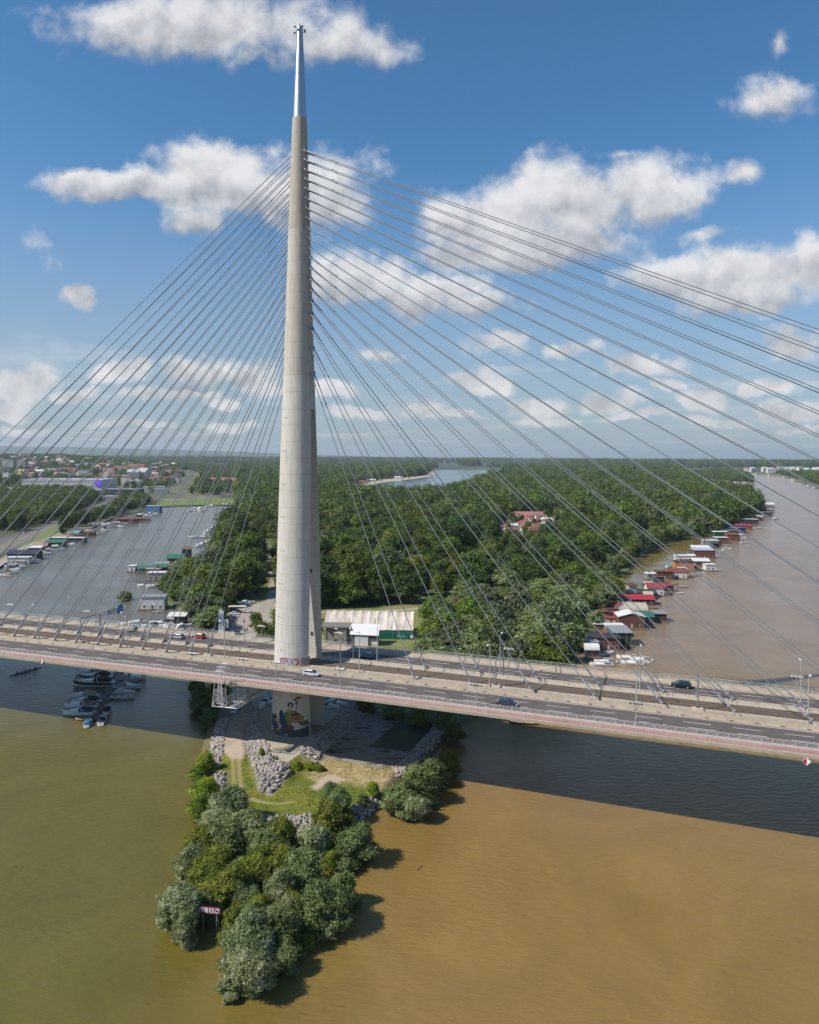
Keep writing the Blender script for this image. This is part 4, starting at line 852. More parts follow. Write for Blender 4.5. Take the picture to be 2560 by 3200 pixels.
# hanging inspection scaffold at the near edge
def scaffold():
    s = -107.5; t = thing('inspection_gantry', 'white lattice inspection scaffold hanging from the near deck edge', 'inspection gantry', BW(s, 21.2, 0), HEAD_S)
    Wm = mat('scaffold_white', (.66, .64, .64), .5)
    zt, zb = 25.0, 16.2; mb = MB()
    C4 = [(-1.0, 0), (1.0, 0), (1.0, -1.7), (-1.0, -1.7)]; k = 1.5
    top = [Vector((x*.62, y*.8-.1, zt)) for x, y in C4]; mid = [Vector((x*1.15, y, 20.3)) for x, y in C4]; bot = [Vector((x*k, y*1.15, zb+.2)) for x, y in C4]
    for A_, B_ in ((top, mid), (mid, bot)):
        for i in range(4):
            mb.tube(A_[i], B_[i], .075, n=5); mb.tube(A_[i], A_[(i+1) % 4], .06, n=5); mb.tube(B_[i], B_[(i+1) % 4], .06, n=5)
            if A_ is mid: mb.tube(A_[i], B_[(i+1) % 4], .05, n=4); mb.tube(B_[i], A_[(i+1) % 4], .05, n=4)
    for x in (-.3, .3): mb.tube((x, -.8, zb), (x, -.8, zt+.4), .09, n=6)
    mb.build('tower', t, Wm)
    mb = MB()
    for x in (-1.2, .3, 1.7):
        mb.tube((x*.6, -1.6, zt), (x*.6, .8, zt+1.3), .06, n=4); mb.tube((x*.6, .8, zt+1.3), (x*.6, .6, zt-1.2), .06, n=4)
    mb.tube((-.8, .8, zt+1.3), (1.1, .8, zt+1.3), .06, n=4); mb.tube((-.8, -1.6, zt), (1.1, -1.6, zt), .06, n=4); mb.tube((-.7, -.8, zt+.8), (1.0, -.2, zt+.8), .06, n=4)
    mb.build('head_frame', t, Wm)
    mb = MB()
    for x in (1.2, 5.0):
        for z in (zb+.1, zb+2.0): mb.tube((x, -1.2, z), (x, 17, z), .08, n=5)
        for q in range(16):
            y = -1.2+q*1.14; mb.tube((x, y, zb+.1), (x, y+.57, zb+2.0), .045, n=4); mb.tube((x, y+.57, zb+2.0), (x, y+1.14, zb+.1), .045, n=4)
    for y in (-1.2, 3, 8, 13, 17): mb.tube((1.2, y, zb+.1), (5.0, y, zb+.1), .08, n=5)
    mb.tube((-1.5, -1.9, zb+.1), (5.0, -1.2, zb+.1), .11, n=5)
    mb.build('truss', t, Wm)
    MB().box(3.1, 8, zb+.15, 1.5, 17.5, .1).build('walkway', t, mat('scaffold_mesh', (.30, .30, .30), .7))
    mb = MB()
    for y in (5.2, 16): 
        for x in (1.2, 3.0): mb.tube((x, y, zb), (x, y, 20.9), .12, n=5)
        mb.tube((1.2, y, zb+2), (3.0, y, 20.9), .05, n=4)
    mb.build('hanger', t, Wm)
scaffold()
# ------------------------------------------------------------------ vegetation
def leafmat(name, a, b, c, vary=.22, sheen=.0):
    m, nt, bs = nodes_mat(name); N = nt.nodes; L = nt.links
    at = N.new('ShaderNodeAttribute'); at.attribute_name = 'rnd'
    cr = N.new('ShaderNodeValToRGB'); e = cr.color_ramp.elements; e[0].color = hx(a); e[1].color = hx(c); q = e.new(.55); q.color = hx(b); L.new(at.outputs['Fac'], cr.inputs[0])
    oi = N.new('ShaderNodeObjectInfo'); hs = N.new('ShaderNodeHueSaturation')
    r = N.new('ShaderNodeMapRange'); L.new(oi.outputs['Random'], r.inputs[0]); r.inputs[3].default_value = 1-vary; r.inputs[4].default_value = 1+vary
    mu = N.new('ShaderNodeMath'); mu.operation = 'MULTIPLY'; mu.inputs[1].default_value = 7.31; L.new(oi.outputs['Random'], mu.inputs[0])
    fr = N.new('ShaderNodeMath'); fr.operation = 'FRACT'; L.new(mu.outputs[0], fr.inputs[0])
    r2 = N.new('ShaderNodeMapRange'); L.new(fr.outputs[0], r2.inputs[0]); r2.inputs[3].default_value = .5-.022*(vary/.18); r2.inputs[4].default_value = .5+.012*(vary/.18)
    L.new(r.outputs[0], hs.inputs['Value']); L.new(r2.outputs[0], hs.inputs['Hue']); L.new(cr.outputs[0], hs.inputs['Color'])
    L.new(hs.outputs[0], bs.inputs['Base Color']); bs.inputs['Roughness'].default_value = .62; bs.inputs['Specular IOR Level'].default_value = .25+sheen
    tr = N.new('ShaderNodeBsdfTranslucent'); L.new(hs.outputs[0], tr.inputs[0]); ms = N.new('ShaderNodeMixShader'); ms.inputs[0].default_value = .32
    o = nt.nodes['Material Output']; L.new(bs.outputs[0], ms.inputs[1]); L.new(tr.outputs[0], ms.inputs[2]); L.new(ms.outputs[0], o.inputs[0]); return m
LF_SILVER = leafmat('willow_leaves_silver', (.13, .17, .060), (.27, .315, .135), (.48, .51, .30), .12, .1)
LF_OLIVE = leafmat('bush_leaves_olive', (.085, .12, .014), (.18, .215, .026), (.35, .36, .06), .12)
LF_BRIGHT = leafmat('bush_leaves_bright', (.085, .14, .010), (.19, .27, .020), (.36, .40, .05), .15)
LF_GREYG = leafmat('willow_leaves_green', (.085, .125, .034), (.185, .24, .078), (.34, .40, .17), .14)
LF_DARK = leafmat('tree_leaves_dark', (.026, .056, .012), (.068, .118, .024), (.14, .205, .045), .22)
LF_MID = leafmat('tree_leaves_mid', (.050, .090, .012), (.118, .175, .022), (.22, .285, .05), .26)
LF_PALE = leafmat('tree_leaves_pale', (.060, .085, .036), (.130, .165, .072), (.25, .285, .15), .18)
BARK = mat('bark', (.13, .10, .075), .95, c2=(.08, .062, .045), scale=3)
def crown(name, seed, R, H, nl, leaf, m, asp=1.0, zlo=.18, nlobe=12, flow=None, core=True, squash=.85, lob=(.34, .52)):
    g = np.random.default_rng(seed)
    th = g.uniform(0, 2*np.pi, nlobe); rr = R*.62*np.sqrt(g.uniform(0, 1, nlobe)); hz_ = g.uniform(0, 1, nlobe)
    rr *= (1-.45*hz_)
    C = np.stack([rr*np.cos(th), rr*np.sin(th), H*(zlo+.06+(.78-zlo)*hz_)], 1); C[0] = (0, 0, H*.55)
    r = R*g.uniform(lob[0], lob[1], nlobe)*(1-.18*hz_); r[0] = R*.6
    TU = 11; w = r**2; k = g.choice(nlobe, int(nl*1.7/TU), p=w/w.sum())
    d = g.normal(size=(len(k), 3)); d[:, 2] = np.where(d[:, 2] < -.25, -d[:, 2], d[:, 2]); d /= np.linalg.norm(d, axis=1)[:, None]
    # clumps: leaves gather where a noise over direction is high
    rad = r[k]*(.86+.22*g.uniform(0, 1, len(k))**1.5+.17*np.sin(d[:, 0]*6+k)*np.cos(d[:, 2]*5+d[:, 1]*4+k*2))*np.where(g.uniform(0, 1, len(k)) < .10, g.uniform(1.08, 1.34, len(k)), 1)
    rad *= g.uniform(0, 1, len(k))**.22
    P = C[k]+d*rad[:, None]*np.array([1, 1, squash])
    keep = np.ones(len(k), bool)
    for j in range(nlobe):
        q = (P-C[j])/np.array([1, 1, squash]); keep &= ~((np.linalg.norm(q, axis=1) < r[j]*.62) & (k != j))
    P, d, k = P[keep][:nl//TU], d[keep][:nl//TU], k[keep][:nl//TU]
    # every tuft is a spray of leaves along a short twig
    D = d*.75+g.normal(size=d.shape)*.35+(np.array(flow)*.9 if flow is not None else np.array([0, 0, .15])); D /= np.linalg.norm(D, axis=1)[:, None]
    tl = leaf*g.uniform(2.6, 6.0 if flow is None else 8.0, len(P)); tn = np.repeat(g.normal(size=len(P))*.20, TU)
    u_ = np.tile(np.linspace(-.45, .65, TU), len(P)); P = np.repeat(P, TU, 0)+np.repeat(D*tl[:, None], TU, 0)*u_[:, None]+g.normal(size=(len(P)*TU, 3))*leaf*.42
    P[:, 2] -= np.maximum(u_, 0)**2*leaf*.9; d = np.repeat(d, TU, 0); DD = np.repeat(D, TU, 0); n = len(P)
    nrm = d+g.normal(size=(n, 3))*.55; nrm /= np.linalg.norm(nrm, axis=1)[:, None]
    t = DD+g.normal(size=(n, 3))*.5
    t -= (t*nrm).sum(1)[:, None]*nrm; t /= np.linalg.norm(t, axis=1)[:, None]+1e-9; b = np.cross(nrm, t)
    s = leaf*g.uniform(.6, 1.3, n)[:, None]; L_, B_ = t*s*asp*.5, b*s*.5/max(1, asp**.4)
    V = np.concatenate([P-L_*.9-B_*.35, P-L_*.1+B_*1.0-nrm*s*.10, P+L_+B_*.15, P+L_*.1-B_*1.0-nrm*s*.08]).reshape(4, n, 3).transpose(1, 0, 2).reshape(-1, 3)
    Q = np.arange(4*n).reshape(n, 4); clump = fbm(P[:, 0]/R*3.2+9, (P[:, 2]+P[:, 1])/R*3.2+9, seed, 3); rnd = np.clip(.5+(clump-.5)*1.5+g.normal(size=n)*.10+tn, 0, 1)
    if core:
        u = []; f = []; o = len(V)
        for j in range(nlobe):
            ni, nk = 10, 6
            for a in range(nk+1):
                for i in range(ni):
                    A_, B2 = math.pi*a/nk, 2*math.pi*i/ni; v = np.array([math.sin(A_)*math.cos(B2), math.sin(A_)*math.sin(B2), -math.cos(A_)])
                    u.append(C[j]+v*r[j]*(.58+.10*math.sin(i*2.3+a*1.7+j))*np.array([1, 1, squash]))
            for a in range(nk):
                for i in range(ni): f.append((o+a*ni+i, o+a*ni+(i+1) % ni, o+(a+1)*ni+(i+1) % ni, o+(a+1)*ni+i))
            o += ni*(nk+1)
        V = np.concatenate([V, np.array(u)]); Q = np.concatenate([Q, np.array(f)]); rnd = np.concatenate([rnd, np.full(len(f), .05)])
    return np_mesh(name, V, Q, [m], rnd=rnd)
def trunk_mesh(name, h, r, seed=0, n=5):
    g = random.Random(seed); mb = MB().use(BARK); p = Vector((0, 0, -.8))
    for i in range(3):
        q = Vector((g.uniform(-.04, .04)*h, g.uniform(-.04, .04)*h, h*(i+1)/3)); mb.tube(p, q, r*(1-.25*i), r*(.75-.25*i), n=7, caps=False); p = q
    for i in range(n):
        z = h*g.uniform(.3, .8); a = g.uniform(0, 6.28); l = h*g.uniform(.25, .5); mb.tube((0, 0, z), (l*math.cos(a), l*math.sin(a), z+l*.9), r*.4, r*.12, n=5, caps=False)
    return mb.mesh(name)
# --- the flooded willows and bushes at the tip, one by one
WIND = (.55, .25, .75)
FG = {}
for key, m, asp, fl, leaf, nl in (('silver', LF_SILVER, 2.6, WIND, .21, 36000), ('silver2', LF_SILVER, 2.6, WIND, .21, 36000), ('green', LF_GREYG, 1.7, (.2, .1, .6), .20, 34000), ('green2', LF_GREYG, 1.7, (.2, .1, .6), .20, 34000),
   ('olive', LF_OLIVE, 2.0, WIND, .22, 30000), ('olive2', LF_OLIVE, 2.0, WIND, .22, 30000), ('bright', LF_BRIGHT, 1.3, None, .25, 20000)):
    FG[key] = crown('crown', abs(hash(key)) % 1 + len(key)*7+ord(key[-1]), 4.6, 7.6, nl, leaf, m, asp, zlo=.0, nlobe=20, flow=fl, lob=(.18, .44))
TRK = trunk_mesh('trunk', 4.5, .22, 3)
def bush(x, y, r, kind, label, h=None, zg=0.0, group='willows and bushes standing in the flood at the tip'):
    h = (h or r*1.5)*1.12; r = r*1.24; c = W(x, y, zg+h*.45); base = (c[0], c[1], zg)
    t = thing('willow' if kind[:2] in ('si', 'gr') else 'bush', label, 'tree' if r > 3 else 'bush', base, random.uniform(0, 6.28) if kind in ('bright', 'green', 'green2') else random.uniform(-1.1, 1.1), group, (r/4.6, r/4.6, h/7.6))
    t.rotation_euler.x = random.uniform(-.16, .16); t.rotation_euler.y = random.uniform(-.05, .22); t.scale.x *= random.uniform(.85, 1.15)
    link('crown', FG[kind], t); link('trunk', TRK, t); return t
BUSHES = [
 (640, 2385, 2.6, 'bright', 'narrow bright green bush on the left shore beside the upper rubble strip', 4.4, .5), (622, 2412, 2.3, 'bright', 'bright green bush at the water edge left of the wheel track', 3.6, .2),
 (636, 2470, 3.0, 'bright', 'bright green bush left of the small rubble patch', 5.0, .2), (628, 2522, 3.0, 'bright', 'lowest bright green bush on the left shore', 4.8, 0),
 (700, 2530, 4.6, 'silver', 'silvery willow leaning over the left corner of the grass tip', 7.5, 0), (672, 2582, 4.0, 'silver2', 'silvery willow at the left water edge below the bright bushes', 6, 0),
 (752, 2600, 5.0, 'silver', 'broad silvery willow left of the front rubble bank', 7.2, 0), (700, 2650, 4.4, 'green', 'grey green willow behind the olive thicket, left side', 6.5, 0),
 (618, 2655, 4.0, 'olive', 'olive bush on the left outer edge of the flooded thicket', 6, 0), (586, 2705, 3.6, 'silver', 'pale silvery willow at the leftmost middle edge', 6, 0), (650, 2700, 4.0, 'olive2', 'olive bush in the left middle of the thicket', 6, 0),
 (820, 2650, 4.2, 'green2', 'dark grey green willow directly below the front rubble', 6.4, 0), (880, 2625, 3.8, 'olive', 'dark olive bush right below the front rubble bank', 6.2, 0), (795, 2730, 4.2, 'olive2', 'golden olive bush in the centre of the thicket', 6, 0),
 (868, 2708, 4.0, 'olive', 'golden olive bush right of the thicket centre', 5.6, 0), (742, 2735, 2.8, 'silver', 'small silvery willow between two olive bushes', 4.6, 0),
 (1020, 2575, 3.7, 'olive', 'olive green bush between front rubble and the round willow', 6.2, 0), (1058, 2512, 3.4, 'green2', 'dark green bush on the right corner of the grass', 6.4, .9), (1110, 2650, 4.3, 'green', 'round grey green willow standing apart on the right', 6.2, 0),
 (975, 2640, 3.9, 'silver2', 'silvery green willow right of the thicket centre', 6, 0), (1036, 2690, 1.9, 'bright', 'small yellow green bush left of the round willow', 3.2, 0), (950, 2735, 4.2, 'green', 'grey green willow above the big right hand willow', 6.2, 0),
 (1022, 2840, 4.6, 'green2', 'big dense grey willow on the lower right of the thicket', 7.2, 0), (1072, 2790, 2.8, 'green', 'small willow at the right outer edge above the water', 5, 0), (855, 2790, 3.2, 'silver', 'blue grey silvery willow in the lower centre', 6.2, 0),
 (690, 2790, 4.0, 'olive2', 'olive bush above the white signboard', 6.4, 0), (640, 2760, 3.8, 'olive', 'olive bush on the left above the pale lower willow', 6, 0), (545, 2840, 4.3, 'silver2', 'wide pale willow at the lower left corner of the thicket', 6.4, 0), (566, 2905, 2.5, 'silver', 'low pale willow left of the signboard posts', 4.6, 0), (652, 2838, 2.0, 'green', 'small willow directly behind the signboard', 4.4, 0),
 (795, 2845, 2.3, 'bright', 'yellow green bush between the two lowest willow groups', 4, 0), (735, 2880, 2.6, 'olive', 'olive bush right of the signboard across the gap', 4.4, 0), (770, 2950, 4.2, 'silver', 'big silvery willow at the bottom of the thicket, upper half', 7, 0), (765, 3045, 3.9, 'silver2', 'lowest big silvery willow at the very bottom', 5.8, 0),
 (872, 2915, 3.6, 'green', 'green willow behind the bottom silvery one', 6.4, 0), (890, 3005, 2.5, 'green2', 'small dark willow at the bottom right', 4.4, 0), (690, 3088, 1.1, 'silver', 'drowned twigs at the lower left tip', 1.3, 0), (722, 3118, 1.2, 'silver2', 'drowned twigs at the very bottom tip', 1.3, 0), (962, 2945, 1.2, 'olive', 'brownish twigs in the water right of the bottom willows', 2.2, 0), (698, 2930, 1.1, 'olive2', 'small brown green bush below the signboard', 2, 0), (905, 2850, 3.0, 'olive', 'olive bush between the right and bottom willows', 5, 0),
 (1300, 2455, 4.8, 'green', 'big grey green willow on the right shore, half in shadow', 7.4, 0), (1248, 2510, 4.4, 'green2', 'big dense willow on the right shore by the water', 6.6, 0), (1350, 2420, 3.4, 'green', 'willow at the shaded right end of the spit', 5.6, 0), (1402, 2390, 3.2, 'olive', 'dark bush in the bridge shade at the right shore', 5, 0), (1290, 2530, 3.4, 'silver2', 'smaller willow at the waterline of the right shore', 5, 0),
 (1167, 2470, 1.7, 'bright', 'bright bush beside the rubble on the right of the grass', 2.8, 1.2), (1136, 2500, 1.6, 'green', 'round low bush near the right rubble', 2.4, 1.2), (1090, 2560, 1.6, 'bright', 'yellow green bush at the foot of the right rubble', 2.6, .3),
 (820, 2352, .95, 'bright', 'small bush growing on the left platform rubble', 1.9, 2.4), (925, 2395, 1.9, 'bright', 'leafy bush at the right foot of the platform', 1.9, 1.3), (900, 2415, 1.5, 'bright', 'low leafy bush beside the kerb of the platform', 1.5, 1.3), (968, 2392, 1.9, 'bright', 'low spreading bush below the right platform rubble', 1.6, 1.3), (995, 2400, 1.4, 'olive', 'low bush where the turf turns dry', 1.2, 1.3),
 (625, 2195, 3.2, 'green2', 'dark bush in deep bridge shade left of the scaffold', 5, .3), (680, 2175, 4.2, 'olive', 'dark tree in bridge shade behind the scaffold', 7, 1), (655, 2240, 2.8, 'green', 'low dark bush at the shaded left water edge', 4, .2), (610, 2150, 3, 'green2', 'dark bush half hidden under the deck at left', 4.5, 0),
 (1140, 2205, 3.4, 'olive', 'dark scrub behind the shaded rubble right of the pylon', 4, 1.2), (1230, 2225, 3.6, 'green2', 'dark scrub in the middle under the deck', 3.4, 1.2), (1310, 2250, 3.4, 'olive2', 'dark scrub under the deck towards the water', 3.4, 1.2), (1395, 2250, 3.8, 'green2', 'dark bush at the shaded right corner under the deck', 5, .6), (1420, 2295, 3.0, 'green', 'dark bush overhanging the shaded water on the right', 4.2, .2)]
g_ = random.Random(12); THK = [(600, 2640), (660, 2560), (760, 2600), (980, 2610), (1060, 2700), (1050, 2820), (960, 2850), (900, 3000), (800, 3060), (720, 3040), (730, 2900), (650, 2800), (560, 2800)]
TP = np.array([(g_.uniform(560, 1060), g_.uniform(2570, 3060)) for _ in range(400)]); TP = [p for p, k in zip(TP, inpoly(TP, THK)) if k][:44]
for p in TP:
    kd = g_.choice(['silver', 'green', 'olive', 'bright', 'green2', 'silver2', 'olive2']); r_ = g_.uniform(1.3, 2.5)
    bush(p[0], p[1], r_, kd, 'low %s bush filling the flooded thicket, %s' % ({'s': 'silvery', 'g': 'grey green', 'o': 'olive', 'b': 'yellow green'}[kd[0]], 'upper left part' if p[1] < 2720 and p[0] < 800 else 'upper right part' if p[1] < 2720 else 'middle left part' if p[0] < 760 and p[1] < 2880 else 'middle right part' if p[1] < 2880 else 'bottom part'), r_*g_.uniform(1.5, 2.5), 0, 'low bushes filling the flooded thicket')
for b in BUSHES: bush(b[0], b[1], b[2], b[3], b[4], b[5], b[6])
# --- trees of the wood
NEAR = []
for i, (m, R, H, nl, leaf, asp) in enumerate(((LF_DARK, 7.2, 17, 8200, .74, 1), (LF_MID, 7.6, 18, 8200, .74, 1), (LF_MID, 6.6, 16, 7800, .70, 1.3), (LF_PALE, 7.4, 17, 7800, .72, 1.6), (LF_DARK, 6.4, 19, 8200, .72, 1.2), (LF_PALE, 6.2, 11, 7000, .56, 1.5), (LF_MID, 6.6, 12, 7000, .58, 1.3), (LF_GREYG, 6.2, 11, 7000, .56, 1.5))):
    NEAR.append((crown('crown', 40+i, R, H, nl, leaf, m, asp, zlo=.12 if i < 5 else .05, nlobe=20, lob=(.22, .5)), trunk_mesh('trunk', H*.6, .38, i), R, H))
FAR = []
for i, (m, R, H) in enumerate(((LF_DARK, 7.2, 17), (LF_MID, 7.6, 17), (LF_PALE, 7.2, 16), (LF_MID, 6.6, 15), (LF_DARK, 7.8, 18))):
    FAR.append(crown('far_crown', 80+i, R, H, 900, 1.9, m, 1.0, zlo=.05, nlobe=9))
def forest_points(pl, holes, y0, y1, sp, jit=.42, xr=(-120, 2680), seed=1):
    g = np.random.default_rng(seed); P = np.array(pl); x0, x1 = max(P[:, 0].min(), -4000), min(P[:, 0].max(), 6500); a0, a1 = max(P[:, 1].min(), y0), min(P[:, 1].max(), y1)
    if a1 <= a0: return np.zeros((0, 2))
    X, Y = np.meshgrid(np.arange(x0, x1, sp), np.arange(a0, a1, sp)); Q = np.stack([X.ravel(), Y.ravel()], 1).astype(float)
    Q += g.uniform(-jit, jit, Q.shape)*sp; px = CX+F*Q[:, 0]/Q[:, 1]; Q = Q[(px > xr[0]) & (px < xr[1])]
    k = inpoly(Q, pl)
    for h, mg in holes: k &= ~inpoly(Q, h) & (pdist(Q, h) > mg)
    return Q[k]
def near_line(Q, pts, w): return seg_d(Q, [np.array(p[:2]) for p in pts]) > w
HOLES = [(poly([(640, 2010), (860, 1990), (960, 1990), (960, 2240), (640, 2240)], 1.05), 0), (poly([(955, 2010), (1285, 2000), (1300, 2040), (1325, 2100), (1340, 2250), (955, 2250)], 1.05), 0), (LAKE, 8), (BEACH, 4), (poly([(668, 2010), (700, 1925), (760, 1885), (815, 1868), (838, 1850), (850, 1860), (870, 2030)], 1.05), 3),
  (poly([(985, 2110), (985, 1905), (1120, 1902), (1330, 1885), (1350, 1895), (1310, 1960), (1300, 2110)], 1.05), 3), (poly([(1560, 1745), (1540, 1660), (1560, 1625), (1680, 1612), (1745, 1628), (1755, 1665), (1700, 1735)], 1.05), 1),
  (poly([(720, 1895), (760, 1870), (822, 1850), (834, 1800), (852, 1800), (850, 1900), (790, 1900)], 1.05), 1), (poly([(1380, 1760), (1480, 1725), (1500, 1738), (1480, 1770), (1440, 1775)], 1.05), 1)]
THICK = poly([(1330, 2300), (1285, 2130), (1290, 1990), (1330, 1900), (1450, 1880), (1700, 1850), (1800, 1870), (1960, 1800), (2060, 1740), (1990, 1900), (1830, 2130), (1830, 2300)], 1)
PTH = [W(x, y, 1.05) for x, y in ((848, 1940), (848, 1880), (846, 1830), (840, 1800), (838, 1770), (846, 1740), (862, 1700))]
pts = []
A_ = forest_points(ADA, HOLES, 225, 760, 10.8, seed=3); s_ = A_@US[:2]; t_ = A_@UT[:2]-T0
A_ = A_[(t_ < -34) & (fbm(A_[:, 0]*.014, A_[:, 1]*.010, 61) > .27) & near_line(A_, PTH, 7) & near_line(A_, [W(x, y, 1) for x, y in ((985, 1915), (1180, 1910), (1350, 1898), (1400, 1893))], 7)]
th = inpoly(A_, THICK); A_ = np.concatenate([A_[th], A_[~th][RNG.uniform(0, 1, (~th).sum()) < .86]]); th = inpoly(A_, THICK)
sh_ = pdist(A_, ADA); low = th | (sh_ < 16)
kinds = np.where(low, RNG.choice([5, 6, 7], len(A_)), RNG.choice([0, 1, 2, 3, 4], len(A_), p=[.24, .28, .2, .12, .16]))
order = np.argsort(A_[:, 1]); A_, kinds, low = A_[order], kinds[order], low[order]
TONE = ['dark green', 'fresh green', 'slender mid green', 'pale silvery', 'tall dark', 'pale round', 'bushy mid green', 'grey green']
def zone(p, k, sc):
    x, y = PX((p[0], p[1], 8)); sz = 'small' if sc < .85 else 'big' if sc > 1.1 else 'medium'
    row = 'front row' if p[1] < 290 else 'second row' if p[1] < 335 else 'third row' if p[1] < 385 else 'back rows'
    for lim, txt, grp in ((560, 'at the outer corner of the marina shore', 'trees along the marina shore'), (700, 'on the marina shore left of the parked cars', 'trees along the marina shore'), (860, 'round the car park left of the pylon', 'trees round the car park'), (1010, 'just right of the pylon', 'trees of the wood behind the tent hall'), (1130, 'behind the left half of the tent hall', 'trees of the wood behind the tent hall'), (1290, 'behind the green end of the tent hall', 'trees of the wood behind the tent hall'),
          (1400, 'right next to the tent hall', 'willows of the right bank thicket'), (1500, 'above the paired portal masts', 'willows of the right bank thicket'), (1620, 'in the middle of the right thicket', 'willows of the right bank thicket'), (1740, 'in the right half of the thicket', 'willows of the right bank thicket'), (9999, 'at the flooded edge facing the raft houses', 'willows of the right bank thicket')):
        if x < lim: return '%s %s tree, %s, %s' % (sz, TONE[k], row, txt), grp
n_ind = 0; rest = []
for p, k in zip(A_, kinds):
    x, y = PX((p[0], p[1], 8))
    sc = random.choice([random.uniform(.62, .9), random.uniform(.9, 1.15), random.uniform(1.1, 1.42)]); 
    if n_ind < 262 and -60 < x < 2600:
        lab, grp = zone(p, k, sc); me, tm, R, H = NEAR[k]
        t = thing('tree', lab, 'tree', (p[0], p[1], 1.0), random.uniform(0, 6.28), grp, (sc*1.18, sc*1.18, sc*random.uniform(.72, 1.05)))
        link('crown', me, t); link('trunk', tm, t); n_ind += 1
    else: rest.append((p[0], p[1], 1.0, sc, k))
ALLV = [v[0] for v in NEAR]+FAR
def scatter(P, sc, kinds, z=1.0): 
    for p, a, k in zip(P, sc, kinds): rest.append((p[0], p[1], z, a, k))
def fk(n, g=RNG): return g.choice([8, 9, 10, 11, 12], n, p=[.25, .27, .14, .19, .15])
B_ = forest_points(ADA, HOLES, 760, 2400, 13.5, seed=5); B_ = B_[fbm(B_[:, 0]*.008, B_[:, 1]*.005, 62) > .27]; scatter(B_, RNG.uniform(.6, 1.45, len(B_)), fk(len(B_)))
B_ = forest_points(ADA, HOLES, 2400, 5200, 30, seed=6); B_ = B_[fbm(B_[:, 0]*.003, B_[:, 1]*.003, 4) > .36]; scatter(B_, RNG.uniform(1.3, 2.0, len(B_)), fk(len(B_)))
B_ = forest_points(WISL, [], 1500, 5000, 17, seed=7); scatter(B_, RNG.uniform(.8, 1.2, len(B_)), fk(len(B_)))
B_ = forest_points(FR, [], 900, 3600, 21, seed=8); B_ = B_[(pdist(B_, FR) > 25)]; scatter(B_, RNG.uniform(.8, 1.25, len(B_)), fk(len(B_)))
B_ = forest_points([(-9000, 5200), (9000, 5200), (9000, 10500), (-9000, 10500)], [], 5200, 10500, 62, seed=9); B_ = B_[fbm(B_[:, 0]*.0011, B_[:, 1]*.0007, 14) > .47]; scatter(B_, RNG.uniform(2.0, 3.2, len(B_)), fk(len(B_)), 2.0)
# town side: a green belt along the shore, gardens between the houses
BELT = poly([(-60, 1660), (-60, 1545), (60, 1530), (240, 1528), (330, 1568), (430, 1556), (470, 1572), (370, 1606), (300, 1632), (215, 1662), (176, 1668), (180, 1634), (120, 1638), (60, 1665)], 1.2)
RD = [p for p in TOWNROAD]
B_ = forest_points(BELT, [], 500, 2600, 12.5, seed=10); B_ = B_[near_line(B_, RD, 21)]; b_near = B_[np.argsort(B_[:, 1])][:30]; b_far = B_[np.argsort(B_[:, 1])][30:]
for p in b_near:
    k = random.choice([0, 1, 2, 4]); me, tm, R, H = NEAR[k]; sc = random.uniform(.7, 1.0); t = thing('tree', 'dark tree between the town road and the moored boats on the left', 'tree', (p[0], p[1], 1.1), random.uniform(0, 6.28), 'trees along the town road', sc); link('crown', me, t); link('trunk', tm, t)
scatter(b_far, RNG.uniform(.6, .9, len(b_far)), fk(len(b_far)), 1.1)
# ground of the town rises away from the river
def town_z(x, y): 
    px = CX+F*x/max(y, 1); return 1.2+max(0, min(1, (y-1300)/2600))*58*max(0, min(1, (700-px)/500))
gx, gy = np.meshgrid(np.linspace(-5200, 200, 90), np.linspace(1300, 8200, 60)); Z_ = np.array([town_z(a, b)+.12 for a, b in zip(gx.ravel(), gy.ravel())]).reshape(gx.shape)
i_ = np.arange(gx.size).reshape(gx.shape); Q_ = np.stack([i_[:-1, :-1].ravel(), i_[:-1, 1:].ravel(), i_[1:, 1:].ravel(), i_[1:, :-1].ravel()], 1)
Q_ = Q_[(Z_.ravel()[Q_] > 1.4).any(1)]
link('town_hill', np_mesh('town_hill', np.stack([gx.ravel(), gy.ravel(), Z_.ravel()], 1), Q_, [mat('town_hill_ground', (.07, .085, .035), .95, c2=(.19, .17, .13), scale=.01, coord='world')], smooth=True), kind='structure')
MWAY = [W(x, y, 1.3) for x, y in ((520, 1580), (545, 1545), (575, 1518), (603, 1499), (600, 1486), (588, 1478))]
TOWN_HOLES = [poly([(95, 1575), (100, 1535), (340, 1525), (520, 1550), (500, 1575), (330, 1590)], 1.2)]
B_ = forest_points(CITY, [(h, 1) for h in TOWN_HOLES]+[(BELT, 4), (poly([(480, 1590), (520, 1580), (640, 1578), (760, 1577), (790, 1562), (600, 1545), (500, 1560)], 1.2), 2)], 900, 5200, 23, seed=12, xr=(-100, 900))
B_ = B_[near_line(B_, MWAY, 27) & near_line(B_, RD, 22) & (pdist(B_, CITY) > 14)]; B_ = B_[fbm(B_[:, 0]*.006, B_[:, 1]*.004, 17) > .40]
for p in B_: rest.append((p[0], p[1], town_z(*p), random.uniform(.5, 1.0), int(fk(1)[0])))
